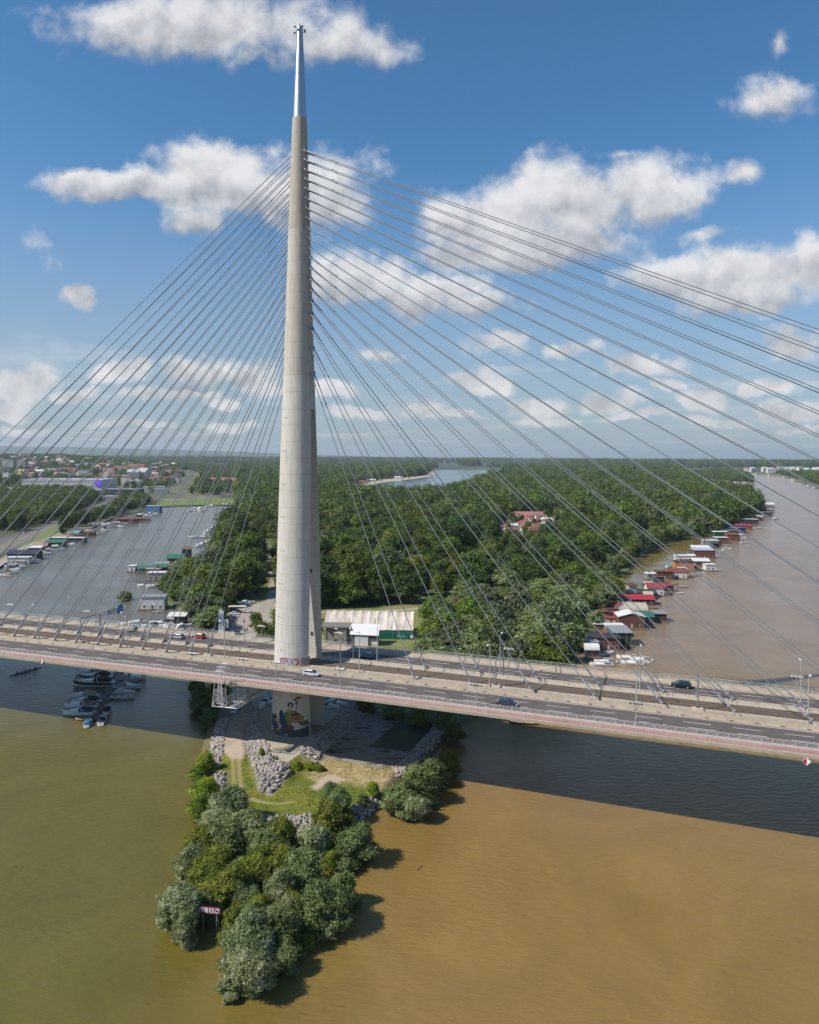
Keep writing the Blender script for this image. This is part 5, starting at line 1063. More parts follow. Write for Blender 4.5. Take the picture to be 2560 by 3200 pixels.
def forest_stuff(rest):
    me = bpy.data.meshes.new('wood'); n = len(rest); A = np.array(rest)
    me.vertices.add(n); me.vertices.foreach_set('co', A[:, :3].astype(np.float32).ravel())
    a = me.attributes.new('size', 'FLOAT', 'POINT'); a.data.foreach_set('value', A[:, 3].astype(np.float32))
    a = me.attributes.new('kind_i', 'INT', 'POINT'); a.data.foreach_set('value', A[:, 4].astype(np.int32))
    a = me.attributes.new('turn', 'FLOAT_VECTOR', 'POINT'); r = np.zeros((n, 3), np.float32); r[:, 2] = RNG.uniform(0, 6.28, n); a.data.foreach_set('vector', r.ravel())
    o = link('distant_wood', me, kind='stuff', label='dense green wood covering the peninsula and river banks to the horizon', cat='wood')
    ng = bpy.data.node_groups.new('wood', 'GeometryNodeTree'); ng.interface.new_socket('Geometry', in_out='INPUT', socket_type='NodeSocketGeometry'); ng.interface.new_socket('Geometry', in_out='OUTPUT', socket_type='NodeSocketGeometry')
    N = ng.nodes; L = ng.links; gi = N.new('NodeGroupInput'); go = N.new('NodeGroupOutput'); jn = N.new('GeometryNodeJoinGeometry'); L.new(jn.outputs[0], go.inputs[0])
    def attr(nm, ty):
        q = N.new('GeometryNodeInputNamedAttribute'); q.data_type = ty; q.inputs[0].default_value = nm; return [s for s in q.outputs if s.enabled][0]
    sz, kd, tn = attr('size', 'FLOAT'), attr('kind_i', 'INT'), attr('turn', 'FLOAT_VECTOR')
    for i, v in enumerate(ALLV):
        if not (A[:, 4] == i).any(): continue
        src = bpy.data.objects.new('wood_tree', v)                 # never linked to the scene
        oi = N.new('GeometryNodeObjectInfo'); oi.inputs['Object'].default_value = src; oi.inputs['As Instance'].default_value = True
        cp = N.new('FunctionNodeCompare'); cp.data_type = 'INT'; cp.operation = 'EQUAL'
        ii = [s for s in cp.inputs if s.enabled]; L.new(kd, ii[0]); ii[1].default_value = i
        ip = N.new('GeometryNodeInstanceOnPoints'); L.new(gi.outputs[0], ip.inputs['Points']); L.new(cp.outputs[0], ip.inputs['Selection']); L.new(oi.outputs['Geometry'], ip.inputs['Instance']); L.new(tn, ip.inputs['Rotation']); L.new(sz, ip.inputs['Scale'])
        L.new(ip.outputs[0], jn.inputs[0])
    md = o.modifiers.new('wood', 'NODES'); md.node_group = ng
    print('wood', n)
forest_stuff(rest)
# poplars of the town
pop = crown('poplar_crown', 5, 3.2, 24, 2200, 1.0, LF_DARK, 1.3, zlo=.02, nlobe=14, lob=(.5, .8))
for x, y, h, l in ((262, 1573, 26, 'tall dark poplar in front of the shopping centre'), (196, 1580, 22, 'dark poplar left of the shopping centre, by the green belt'), (195, 1668, 22, 'dark poplar at the riverbank beside the town road')):
    p = W(x, y, 1.2); t = thing('poplar', l, 'tree', p, 0, None, (h/22, h/22, h/24)); link('crown', pop, t); link('trunk', trunk_mesh('trunk', 10, .4, 2), t)
p = W(392, 1875, 0); t = thing('bush', 'small green bush growing out of the marina water', 'bush', (p[0], p[1], 0), 0, None, (1.05, 1.05, .62)); link('crown', FG['green'], t); link('trunk', TRK, t)
for x, y, h, l in ((820, 1975, 9, 'green tree between the car park and the pylon'), (800, 1940, 8, 'bushy green tree at the right side of the car park'), (850, 1985, 7, 'low green tree right beside the pylon on the left'), (1008, 1962, 5, 'small leafy tree between the pylon and the concrete hut')):
    p = W(x, y, 1+h*.5); k = 1; me, tm, R, H = NEAR[k]; t = thing('tree', l, 'tree', (p[0], p[1], 1), 1.0, None, h/H); link('crown', me, t); link('trunk', tm, t)
# ------------------------------------------------------------------ rubble banks
def rock_mesh(seed, m):
    g = np.random.default_rng(seed); bm = bmesh.new(); bmesh.ops.create_icosphere(bm, subdivisions=1, radius=.5)
    for v in bm.verts: v.co = Vector([float(q) for q in np.array(v.co)*(1+g.uniform(-.3, .25))*np.array([1.15, .95, .72])])
    me = bpy.data.meshes.new('stone'); bm.to_mesh(me); bm.free(); me.materials.append(m); return me
RMS = [mat('stone_pale', (.37, .325, .295), .9, c2=(.27, .235, .215), scale=1.5, bump=.4, objrand=.25), mat('stone_grey', (.25, .225, .21), .9, c2=(.33, .295, .27), scale=1.5, bump=.4, objrand=.25)]
ROCKV = [rock_mesh(i, RMS[i % 2]) for i in range(8)]
def rubble():
    P = []; 
    for r in RK:
        a = np.array(r); lo, hi = a.min(0), a.max(0); ar = (hi-lo).prod(); n = int(ar/.34); q = RNG.uniform(lo, hi, (n, 2)); P.append(q[inpoly(q, r)])
    P = np.concatenate(P); sz = RNG.uniform(.5, 1.15, len(P))**1.2; H = tip_height(P)
    rb = thing('rubble_bank', 'bands of pale broken rubble round the platform and shore of the tip', 'rubble', (0, 0, 0)); rb['kind'] = 'structure'; del rb['category']
    lit = (P@UT[:2]-T0) > 13; score = sz*np.where(lit, 1.6, .8)/P[:, 1]; o = np.argsort(-score)
    for i in o[:300]:
        s = sz[i]*1.12; st = link('stone', ROCKV[int(RNG.integers(8))], rb, (P[i, 0], P[i, 1], H[i]+.16*s+.05), 0, scale=(s, s, s)); st.rotation_euler = tuple(float(q) for q in RNG.uniform(0, 6.28, 3))
    V = []; Fc = []; MI = []; off = 0
    base = [(np.array([v.co[:] for v in me.vertices]), np.array([p.vertices[:] for p in me.polygons])) for me in ROCKV]
    for i in o[300:]:
        v, f = base[i % 8]; a = RNG.uniform(0, 6.28); c, s_ = math.cos(a), math.sin(a); t = RNG.uniform(-.5, .5)
        w = v*sz[i]; w = np.stack([w[:, 0]*c-w[:, 1]*s_, w[:, 0]*s_+w[:, 1]*c, w[:, 2]+t*w[:, 0]*.4], 1)+np.array([P[i, 0], P[i, 1], H[i]+.12])
        V.append(w); Fc.append(f+off); MI += [i % 2]*len(f); off += len(v)
    link('stones', np_mesh('stones', np.concatenate(V), np.concatenate(Fc), RMS, mi=np.array(MI)), rb, kind='stuff')
    print('stones', len(P))
rubble()
# tufts of long grass on the tip
def turf():
    n = 60000; lo, hi = np.array(OUT).min(0), np.array(OUT).max(0); P = RNG.uniform(lo, hi, (n, 2)); H = tip_height(P)
    k = inpoly(P, OUT) & (H > .7) & (H < 2.15) & (sdist(P, MUD) > -.3) & (sdist(P, ROAD) > .2) & (seg_d(P, RUT1) > .6) & (seg_d(P, RUT2) > .7) & (sdist(P, SANDP) > 0)
    for r in RK: k &= sdist(P, r) > 0
    k &= fbm(P[:, 0]*.35, P[:, 1]*.35, 77) > .42; P = P[k]; H = H[k]; n = len(P)
    a = RNG.uniform(0, 6.28, n); s = RNG.uniform(.12, .28, n)*(.6+.8*fbm(P[:, 0]*.2, P[:, 1]*.2, 5)); c = np.stack([P[:, 0], P[:, 1], H-.03], 1); d = np.stack([np.cos(a), np.sin(a), np.zeros(n)], 1)*s[:, None]*.8; u = np.stack([RNG.normal(0, .9, n), RNG.normal(0, .9, n), np.ones(n)], 1)*s[:, None]*.8
    V = np.stack([c-d*.5, c+d*.5, c+d*.6+u, c-d*.6+u*.8], 1).reshape(-1, 3)
    link('grass_tufts', np_mesh('grass_tufts', V, np.arange(4*n).reshape(n, 4), [leafmat('grass_blades', (.085, .115, .010), (.155, .175, .018), (.28, .26, .05), 0)], rnd=np.clip(fbm(P[:, 0]*.25, P[:, 1]*.25, 9)*1.3-.15+RNG.normal(0, .13, n), 0, 1)), kind='stuff', label='long green and yellow grass on the tip', cat='grass')
turf()
# ------------------------------------------------------------------ cars
GLASS = mat('car_glass', (.02, .025, .03), .08, spec=.8); TYRE = mat('tyre', (.02, .02, .02), .8); RIM = mat('wheel_rim', (.42, .42, .44), .35, metal=.6)
HLM = mat('headlight_glass', (.75, .77, .8), .15); TLM = mat('tail_light', (.35, .015, .015), .3)
def car(label, color, cname, loc, yaw, van=False, group=None, s=1.0, zoff=0):
    t = thing('delivery_van' if van else 'car', label, 'van' if van else 'car', loc, yaw, group, s)
    pm_ = mat('car_paint_'+cname, color, .28, spec=.6)
    L_, Wd = (5.2, 1.95) if van else (4.35, 1.80)
    # body: cross sections from rear to front (x, half width, sill, shoulder)
    st = [(-.5, .80, .42, .74), (-.485, .93, .30, .92), (-.44, 1, .24, .98), (-.30, 1, .22, .97), (0, 1, .21, .95), (.18, 1, .21, .93), (.30, .98, .22, .86), (.42, .93, .24, .76), (.48, .82, .28, .66), (.5, .66, .36, .56)]
    if van: st = [(-.5, .9, .4, 1.0), (-.49, .97, .3, 1.15), (0, 1, .25, 1.15), (.3, 1, .25, 1.12), (.42, .97, .27, 1.0), (.49, .88, .3, .8), (.5, .75, .4, .65)]
    vs = []; n = len(st)
    for x, w, a, b in st:
        w *= Wd/2; vs += [(x*L_, -w*.92, a), (x*L_, -w, (a+b)/2), (x*L_, -w*.90, b), (x*L_, w*.90, b), (x*L_, w, (a+b)/2), (x*L_, w*.92, a)]
    fs = [(k*6+i, k*6+(i+1) % 6, (k+1)*6+(i+1) % 6, (k+1)*6+i) for k in range(n-1) for i in range(6)]+[(5, 4, 3, 2, 1, 0), tuple((n-1)*6+i for i in range(6))]
    MB().use(pm_).add(vs, fs).build('body', t, smooth=False)
    if van: g0, g1, zb, zt = (-.495, .40), (-.48, .22), 1.1, 2.15
    else: g0, g1, zb, zt = (-.47, .27), (-.36, .07), .93, 1.44
    w0, w1 = Wd/2*.89, Wd/2*(.84 if van else .70)
    A_ = [(g0[0]*L_, -w0, zb), (g0[1]*L_, -w0, zb), (g0[1]*L_, w0, zb), (g0[0]*L_, w0, zb), (g1[0]*L_, -w1, zt), (g1[1]*L_, -w1, zt), (g1[1]*L_, w1, zt), (g1[0]*L_, w1, zt)]
    MB().use(GLASS if not van else pm_).add(A_, [(0, 1, 5, 4), (1, 2, 6, 5), (2, 3, 7, 6), (3, 0, 4, 7), (4, 5, 6, 7)]).build('windows' if not van else 'cargo_body', t)
    mb = MB(); mb.box((g1[0]+g1[1])/2*L_, 0, zt+.02, (g1[1]-g1[0])*L_*1.02, w1*2.04, .07, taper=.92)
    for sy in (-1, 1):
        for a, b in ((0, 4), (1, 5)): 
            p, q = A_[a], A_[b]; mb.tube((p[0], sy*w0, p[2]), (q[0], sy*w1, q[2]), .05, n=4)
        mb.tube((-.1*L_, sy*w0, zb), (-.12*L_, sy*w1, zt), .045, n=4)
    mb.build('roof', t, pm_)
    if van: MB().add([(g0[1]*L_+.02, -w0*.9, zb+.05), (g0[1]*L_+.02, w0*.9, zb+.05), (g1[1]*L_+.03, w1*.9, zt-.1), (g1[1]*L_+.03, -w1*.9, zt-.1)], [(0, 1, 2, 3)]).build('windscreen', t, GLASS)
    for x in (-.31, .30):
        for y in (-1, 1):
            w = MB().tube((x*L_, y*Wd/2*.82, .32), (x*L_, y*Wd/2*1.0, .32), .33, n=12).build('wheel', t, TYRE); MB().tube((x*L_, y*Wd/2*.99, .32), (x*L_, y*Wd/2*1.015, .32), .2, n=10).build('rim', w, RIM)
    for y in (-1, 1):
        MB().box(.485*L_, y*Wd/2*.68, .62, .2, .34, .16).build('headlight', t, HLM); MB().box(-.492*L_, y*Wd/2*.74, .78, .1, .28, .26).build('tail_light', t, TLM)
    return t
def on_deck(s, t): return BW(s, t, ZD(s)+.015)
car('silver hatchback with dark windows on the near carriageway beside the pylon', (.50, .51, .56), 'silver', on_deck(-89.5, 8.3), HEAD_S)
car('dark blue hatchback on the near carriageway nearest the walkway', (.018, .028, .05), 'navy', on_deck(-37.6, 13.6), HEAD_S, s=1.08)
car('black estate car on the far carriageway, right of the lamp posts', (.008, .012, .016), 'black', on_deck(-1.3, -15.4), HEAD_S+math.pi, s=1.12)
car('dark grey blue car crossing the shadow of the pylon', (.07, .10, .13), 'steelblue', on_deck(-83.3, -12.2), HEAD_S+math.pi)
car('silver grey car on the far carriageway left of the red one', (.33, .36, .42), 'greyblue', on_deck(-146.8, -12.9), HEAD_S+math.pi)
car('red hatchback on the far carriageway left of the pylon', (.33, .012, .02), 'red', on_deck(-141.0, -15.6), HEAD_S+math.pi)
COLS = {'silver': (.50, .51, .56), 'white': (.72, .72, .74), 'black': (.008, .012, .016), 'maroon': (.16, .012, .03), 'greyblue': (.33, .36, .42), 'darkgrey': (.06, .065, .07)}
for i, (x, y, c, w) in enumerate(((716, 1972, 'darkgrey', 'dark grey car, frontmost in the parked row'), (718, 1963, 'silver', 'silver car, second in the parked row from the bridge'), (722, 1956, 'white', 'pale car, third in the parked row from the bridge'), (722, 1949, 'black', 'black car in the parked row, in front of the maroon one'), (724, 1942, 'maroon', 'maroon car in the middle of the parked row'), (727, 1935, 'black', 'black car in the parked row behind the maroon one'), (731, 1928, 'silver', 'silver car in the rear half of the parked row'), (736, 1921, 'white', 'white car at the rear of the parked row, near the awning'), (742, 1914, 'black', 'black car at the very rear of the parked row'))):
    car(w, COLS[c], c, W(x, y, 1.07), -.12+random.uniform(-.06, .06), group='cars parked in a row beside the marina')
car('dark van parked alone with its tail to the bridge', (.02, .03, .035), 'darkvan', W(742, 1982, 1.07), 1.55, van=True, s=.9)
car('white van parked in the shade under the scaffold', (.55, .58, .6), 'vanwhite', W(737, 2222, 2.3), -1.65, van=True, s=1.0)
car('small pale car on the town road at the left edge', (.6, .55, .6), 'palepink', W(80, 1665, 1.3), .9)
for x, y, c, k in ((566, 1533, 'white', 0), (585, 1515, 'silver', 1), (577, 1522, 'darkgrey', 2), (596, 1508, 'white', 3), (556, 1545, 'silver', 4)):
    car('car on the distant motorway, number %s from the bay, %s' % (('third', 'fourth', 'middle', 'farthest', 'nearest')[k], c) if 0 else '%s car on the far motorway strip, the %s one' % (c, ('second nearest', 'second farthest', 'middle', 'farthest', 'nearest')[k]), COLS[c], c, W(x, y, 1.35), 1.2, group='cars on the distant motorway', s=1.4)
# ------------------------------------------------------------------ people
SKIN = mat('skin', (.46, .29, .21), .6)
def person(label, loc, yaw, top, legs, pose='stand', group=None):
    t = thing('person', label, 'person', loc, yaw, group)
    if pose == 'sit': J = [(0, 0, .14), (0, -.06, .42), (0, -.02, .62), (0, .02, .74), (0, .04, .86), (-.11, .02, .13), (-.13, .42, .42), (-.13, .62, .06), (-.13, .74, .04), (.11, .02, .13), (.13, .40, .44), (.12, .60, .06), (.12, .72, .04), (-.2, -.03, .60), (-.26, .1, .38), (-.16, .32, .40), (.2, -.03, .60), (.26, .1, .38), (.16, .32, .42)]
    elif pose == 'row': J = [(0, 0, .30), (0, -.10, .58), (0, -.16, .78), (0, -.16, .90), (0, -.16, 1.02), (-.11, .04, .30), (-.12, .40, .46), (-.10, .72, .28), (-.10, .80, .30), (.11, .04, .30), (.12, .40, .46), (.10, .72, .28), (.10, .80, .30), (-.2, -.14, .76), (-.22, .10, .66), (-.14, .38, .62), (.2, -.14, .76), (.22, .10, .66), (.14, .38, .62)]
    else: J = [(0, 0, .92), (0, 0, 1.18), (0, 0, 1.40), (0, 0, 1.52), (0, .02, 1.64), (-.10, 0, .88), (-.11, .06, .48), (-.11, .0, .09), (-.11, .14, .05), (.10, 0, .88), (.11, -.05, .49), (.11, -.18, .10), (.11, -.05, .05), (-.19, 0, 1.38), (-.25, -.02, 1.10), (-.24, .12, .88), (.19, 0, 1.38), (.25, 0, 1.10), (.24, .12, .88)]
    E_ = [(0, 1), (1, 2), (2, 3), (3, 4), (0, 5), (5, 6), (6, 7), (7, 8), (0, 9), (9, 10), (10, 11), (11, 12), (2, 13), (13, 14), (14, 15), (2, 16), (16, 17), (17, 18)]
    Rr = [.15, .14, .15, .06, .10, .10, .075, .045, .045, .10, .075, .045, .045, .07, .048, .034, .07, .048, .034]
    me = bpy.data.meshes.new('body'); me.from_pydata(J, E_, []); me.materials.append(top)
    o = link('body', me, t); me.skin_vertices or None
    md = o.modifiers.new('skin', 'SKIN'); md.use_smooth_shade = True
    if not me.skin_vertices: bm = bmesh.new(); bm.from_mesh(me); bm.verts.layers.skin.verify(); bm.to_mesh(me); bm.free()
    for i, v in enumerate(me.skin_vertices[0].data): v.radius = (Rr[i], Rr[i]); v.use_root = (i == 0)
    sb = o.modifiers.new('sub', 'SUBSURF'); sb.levels = sb.render_levels = 1
    h = J[4]; MB().sphere((h[0], h[1]+.02, h[2]), .115, sx=.9, sz=1.15).build('head', t, SKIN, smooth=True)
    MB().sphere((h[0], h[1]-.015, h[2]+.035), .118, sz=1.0).build('hair', t, mat('hair_dark', (.02, .015, .012), .7), smooth=True)
    mb = MB()
    for a, b in ((5, 6), (6, 7), (9, 10), (10, 11)): mb.tube(J[a], J[b], Rr[a]+.02, Rr[b]+.02, n=7)
    mb.build('trousers', t, legs)
    for i in (15, 18):
        q = Vector(J[i]); mb = MB().box(q.x, q.y+.02, q.z-.03, .05, .06, .09)
        for f in range(4): mb.tube((q.x-.022+.015*f, q.y+.03, q.z-.06), (q.x-.022+.015*f, q.y+.055, q.z-.12-.006*(f % 2)), .008, n=4)
        mb.tube((q.x+.03, q.y+.02, q.z-.03), (q.x+.045, q.y+.05, q.z-.07), .009, n=4); mb.build('hand', t, SKIN)
    return t
CB, CG, CR = mat('cloth_black', (.015, .016, .02), .8), mat('cloth_grey', (.12, .12, .13), .8), mat('cloth_blue', (.03, .05, .10), .8)
person('person in black walking beside the parked van, left of the two', W(767, 1976, 1.07), 2.9, CB, CB); person('person in black on the car park, right of the two by the tree', W(773, 1974, 1.07), 3.3, CB, CG); person('person in dark clothes standing beside the row of parked cars', W(761, 1947, 1.07), 1.2, CG, CB)
person('person in black sitting on the sunlit platform, left of the pair', W(857, 2371, 3.32), 3.3, CB, CG, 'sit'); person('person in black sitting on the sunlit platform, right of the pair', W(866, 2372, 3.32), 2.9, CB, CB, 'sit')
def bicycle(loc, yaw, label):
    t = thing('bicycle', label, 'bicycle', loc, yaw)
    for y in (-.52, .52):
        mb = MB(); 
        for i in range(12): a, b = 2*math.pi*i/12, 2*math.pi*(i+1)/12; mb.tube((0, y+.34*math.cos(a), .34+.34*math.sin(a)), (0, y+.34*math.cos(b), .34+.34*math.sin(b)), .025, n=4, caps=False)
        mb.build('wheel', t, TYRE)
    MB().tube((0, -.52, .34), (0, -.15, .85), .02).tube((0, -.15, .85), (0, .4, .85), .02).tube((0, .52, .34), (0, .38, 1.0), .02).tube((0, -.1, .35), (0, .4, .8), .02).build('frame', t, CB)
    MB().box(0, -.18, .92, .14, .25, .06).build('saddle', t, CB); MB().tube((-.27, .36, 1.0), (.27, .36, 1.0), .018).build('handlebar', t, CB)
for s, l in ((-216.0, 'left'), (-197.0, 'right')):
    c = BW(s, -20.2, ZD(s)+.04); bicycle(c, HEAD_S-math.pi/2+(0 if l == 'left' else math.pi), 'bicycle ridden on the far walkway, the %s one' % l)
    p = person('cyclist in dark clothes on the far walkway, the %s one' % l, c+np.array([0, 0, .55]), HEAD_S-math.pi/2+(0 if l == 'left' else math.pi), CG, CB, 'row')
# rowing four with cox
def rowing():
    c = W(108, 2106, 0); a = W(36, 2112, 0); b = W(124, 2088, 0); d = b-a; yaw = math.atan2(d[1], d[0]); L_ = 12.5; c = (a+b)/2
    t = thing('rowing_boat', 'slender dark rowing boat with five people on the shaded water at far left', 'rowing boat', c, yaw)
    st = [(-.5, .02, .16), (-.4, .18, .2), (-.2, .29, .24), (0, .31, .24), (.25, .27, .24), (.42, .14, .2), (.5, .02, .17)]; vs = []
    for x, w, h in st: vs += [(x*L_, -w, h), (x*L_, -w*.7, -.02), (x*L_, w*.7, -.02), (x*L_, w, h)]
    MB().use(mat('shell_dark', (.03, .035, .04), .4)).add(vs, [(k*4+i, k*4+i+1, (k+1)*4+i+1, (k+1)*4+i) for k in range(6) for i in range(3)]+[(0, 3, 2, 1)]+[(k*4+3, k*4, (k+1)*4, (k+1)*4+3) for k in range(6)]).build('hull', t)
    for i, x in enumerate((-3.2, -1.6, 0, 1.6, 3.6)):
        q = np.array([c[0]+math.cos(yaw)*x, c[1]+math.sin(yaw)*x, -.05])
        person('rower in the slender boat, %s from the left end' % ('first', 'second', 'third', 'fourth', 'last')[i], q, yaw+(math.pi/2 if i < 4 else -math.pi/2), CB if i % 2 else CR, CG, 'row', 'rowers in the slender boat')
        if i < 4:
            sy = 1 if i % 2 else -1; o_ = thing('oar', 'long oar of the rowing boat, %s from the left end' % ('first', 'second', 'third', 'fourth')[i], 'oar', c+np.array([math.cos(yaw)*x, math.sin(yaw)*x, 0]), yaw, 'oars of the rowing boat')
            MB().tube((.4, 0, .5), (.5, sy*3.0, .05), .025, n=5).build('shaft', o_, WHITE); MB().box(.5, sy*3.2, .03, .18, .5, .03).build('blade', o_, mat('cloth_blue', (.03, .05, .10)))
rowing()
# ------------------------------------------------------------------ boats
GEL = mat('gelcoat_white', (.70, .70, .70), .3, spec=.6, objrand=.10); BDK = mat('hull_black', (.012, .014, .018), .25); DECKC = mat('boat_deck', (.60, .58, .55), .5); TEAK = mat('teak', (.22, .13, .07), .7)
CANV = {'navy': mat('canvas_navy', (.012, .022, .075), .8), 'black': mat('canvas_black', (.012, .012, .014), .8), 'beige': mat('canvas_beige', (.33, .29, .25), .85), 'blue': mat('canvas_blue', (.03, .14, .34), .8), 'white': mat('canvas_white', (.66, .65, .64), .8), 'red': mat('canvas_red', (.33, .05, .05), .8)}
BGL = mat('boat_glass', (.015, .03, .04), .08, spec=.8)
def hull(L_, B, Hh, m, t, stripe=None, deck=DECKC):
    st = [(-.5, .82, .88), (-.35, .92, .9), (-.1, 1, .95), (.12, .98, 1.02), (.28, .82, 1.12), (.40, .52, 1.24), (.47, .22, 1.34), (.5, .03, 1.4)]; vs = []
    for x, w, h in st:
        w *= B/2; h *= Hh; k = L_*x; vs += [(k, -w, h), (k, -w*.93, h*.45), (k, -w*.62, -.15), (k, w*.62, -.15), (k, w*.93, h*.45), (k, w, h)]
    n = len(st); mb = MB().use(m)
    mb.add(vs, [(k*6+i, k*6+i+1, (k+1)*6+i+1, (k+1)*6+i) for k in range(n-1) for i in (1, 2, 3)]+[(0, 5, 4, 3, 2, 1)]); mb.use(stripe or m)
    mb.add(vs, [(k*6+i, k*6+i+1, (k+1)*6+i+1, (k+1)*6+i) for k in range(n-1) for i in (0, 4)]); mb.build('hull', t)
    dk = []; 
    for x, w, h in st: w *= B/2*.97; dk += [(L_*x, -w, h*Hh-.06), (L_*x, w, h*Hh-.06)]
    MB().use(deck).add(dk, [(2*i, 2*i+2, 2*i+3, 2*i+1) for i in range(n-1)]).build('deck', t)
    mb = MB()
    for sy in (-1, 1):
        for a, b in zip(st[:-1], st[1:]): mb.tube((L_*a[0], sy*B/2*a[1], a[2]*Hh), (L_*b[0], sy*B/2*b[1], b[2]*Hh), .05, n=4, caps=False)
    mb.build('rub_rail', t, GEL)
def loft(mb, secs):
    n = len(secs[0]); vs = [v for s in secs for v in s]; return mb.add(vs, [(k*n+i, k*n+i+1, (k+1)*n+i+1, (k+1)*n+i) for k in range(len(secs)-1) for i in range(n-1)]+[tuple(range(n)), tuple(range(len(secs)*n-1, (len(secs)-1)*n-1, -1))])
def cruiser(L_, canopy, stripe=None, arch=True, name='motor_cruiser', cat='motorboat'):
    t = thing(name, 'x', cat, (0, 0, 0)); B = L_*.32; Hh = L_*.105+.15; hull(L_, B, Hh, GEL, t, stripe)
    # foredeck cabin swelling up to the windscreen
    sec = []
    for x, w, z in ((.36, .25, .12), (.22, .55, .30), (.08, .74, .52), (-.02, .80, .60)): sec.append([(L_*x, -w*B/2, Hh), (L_*x, -w*B/2*.82, Hh+z), (L_*x, w*B/2*.82, Hh+z), (L_*x, w*B/2, Hh)])
    loft(MB().use(GEL), sec).build('cabin', t)
    x0, x1, w, z0 = .02*L_, -.07*L_, B*.40, Hh+.52; MB().add([(x0, -w*.9, z0), (x0, w*.9, z0), (x1, w*.75, z0+.55), (x1, -w*.75, z0+.55), (x1-.9, -w, z0-.1), (x1-.9, w, z0-.1), (x1-.5, -w*.85, z0+.5), (x1-.5, w*.85, z0+.5)], [(0, 1, 2, 3), (0, 3, 6, 4), (1, 5, 7, 2)]).build('windscreen', t, BGL)
    if canopy:
        sec = []
        for x, w_, z in ((-.05, .80, .95), (-.12, .86, 1.18), (-.28, .86, 1.15), (-.40, .80, .7), (-.43, .7, .15)): sec.append([(L_*x, -w_*B/2, Hh+z*.3), (L_*x, -w_*B/2*.85, Hh+z*.9), (L_*x, 0, Hh+z), (L_*x, w_*B/2*.85, Hh+z*.9), (L_*x, w_*B/2, Hh+z*.3)])
        loft(MB().use(CANV[canopy]), sec).build('canopy', t)
    else:
        MB().box(-.26*L_, 0, Hh+.12, L_*.30, B*.62, .3).build('cockpit_seat', t, CANV['beige']); MB().box(-.26*L_, 0, Hh-.03, L_*.38, B*.8, .06).build('cockpit_floor', t, TEAK)
    if arch: MB().tube((-.16*L_, -B*.44, Hh), (-.10*L_, -B*.34, Hh+1.35), .09, n=5).tube((-.10*L_, -B*.34, Hh+1.35), (-.10*L_, B*.34, Hh+1.35), .09, n=5).tube((-.10*L_, B*.34, Hh+1.35), (-.16*L_, B*.44, Hh), .09, n=5).build('radar_arch', t, GEL)
    mb = MB()
    for sy in (-1, 1):
        P = [(.05, .93, .45), (.25, .80, .50), (.42, .42, .55), (.48, .05, .58)]
        for a, b in zip(P[:-1], P[1:]): mb.tube((a[0]*L_, sy*a[1]*B/2, Hh+a[2]), (b[0]*L_, sy*b[1]*B/2, Hh+b[2]), .025, n=4, caps=False)
        for a in P: mb.tube((a[0]*L_, sy*a[1]*B/2, Hh), (a[0]*L_, sy*a[1]*B/2, Hh+a[2]), .02, n=4, caps=False)
    mb.build('bow_rail', t, RIM)
    MB().box(-.53*L_, 0, .25, L_*.08, B*.7, .12).build('swim_platform', t, GEL); MB().box(-.56*L_, 0, .45, .35, .4, .9, taper=.7).build('outboard', t, BDK if stripe else GEL)
    return t
def openboat(L_, m, inner, name='small_boat'):
    t = thing(name, 'x', 'boat', (0, 0, 0)); B = L_*.34; hull(L_, B, .5, m, t, deck=inner)
    for x in (-.3, 0, .25): MB().box(x*L_, 0, .5, .3, B*.8, .06).build('bench', t, TEAK)
    MB().box(-.53*L_, 0, .5, .3, .3, .8, taper=.7).build('outboard', t, BDK); return t
def sailboat(L_):
    t = thing('sailing_boat', 'x', 'sailing boat', (0, 0, 0)); B = L_*.28; hull(L_, B, .7, GEL, t)
    loft(MB().use(GEL), [[(L_*x, -w*B/2, .66), (L_*x, -w*B/2*.8, .66+z), (L_*x, w*B/2*.8, .66+z), (L_*x, w*B/2, .66)] for x, w, z in ((.25, .3, .1), (.1, .6, .38), (-.12, .6, .4))]).build('cabin', t)
    MB().box(-.28*L_, 0, .68, L_*.28, B*.5, .1).build('cockpit_floor', t, CANV['navy']); MB().tube((.08*L_, 0, .7), (.08*L_, 0, L_*1.15), .05, n=6).build('mast', t, RIM); MB().tube((.08*L_, 0, 1.5), (-.35*L_, 0, 1.4), .09, n=6).build('boom', t, CANV['white']); return t
PROTO = {'big': cruiser(12, 'black', BDK), 'cbeige': cruiser(9.5, 'beige'), 'cnavy': cruiser(9.5, 'navy'), 'cblack': cruiser(9.5, 'black'), 'open': cruiser(8.5, None), 'cblue': cruiser(7, 'blue', arch=False), 'cwhite': cruiser(9, 'white'), 'small': openboat(5.2, GEL, DECKC), 'smallred': openboat(5.2, mat('hull_red', (.30, .05, .045), .5), TEAK), 'dark': openboat(6.5, BDK, TEAK), 'sail': sailboat(7.5)}
USED = set()
def boat(k, x, y, yaw, label, sc=1.0, group=None, z=0.0):
    p = W(x, y, z)
    if k not in USED:
        USED.add(k); o = PROTO[k]; o.location = Vector([float(q) for q in p]); o.rotation_euler = (0, 0, yaw); o.scale = (sc,)*3; o['label'] = label
        if group: o['group'] = group
        return o
    return copy_tree(PROTO[k], p, yaw, label, group, sc)
GM = 'motorboats at the shaded pontoon left of the pylon'
pn_a, pn_b = W(372, 2098, 0), W(301, 2252, 0); dd = pn_b-pn_a; py = math.atan2(dd[1], dd[0]); PL = float(np.linalg.norm(dd))
t = thing('pontoon', 'long grey floating pontoon between the moored motorboats under the bridge', 'pontoon', (pn_a+pn_b)/2, py)
nn = 9
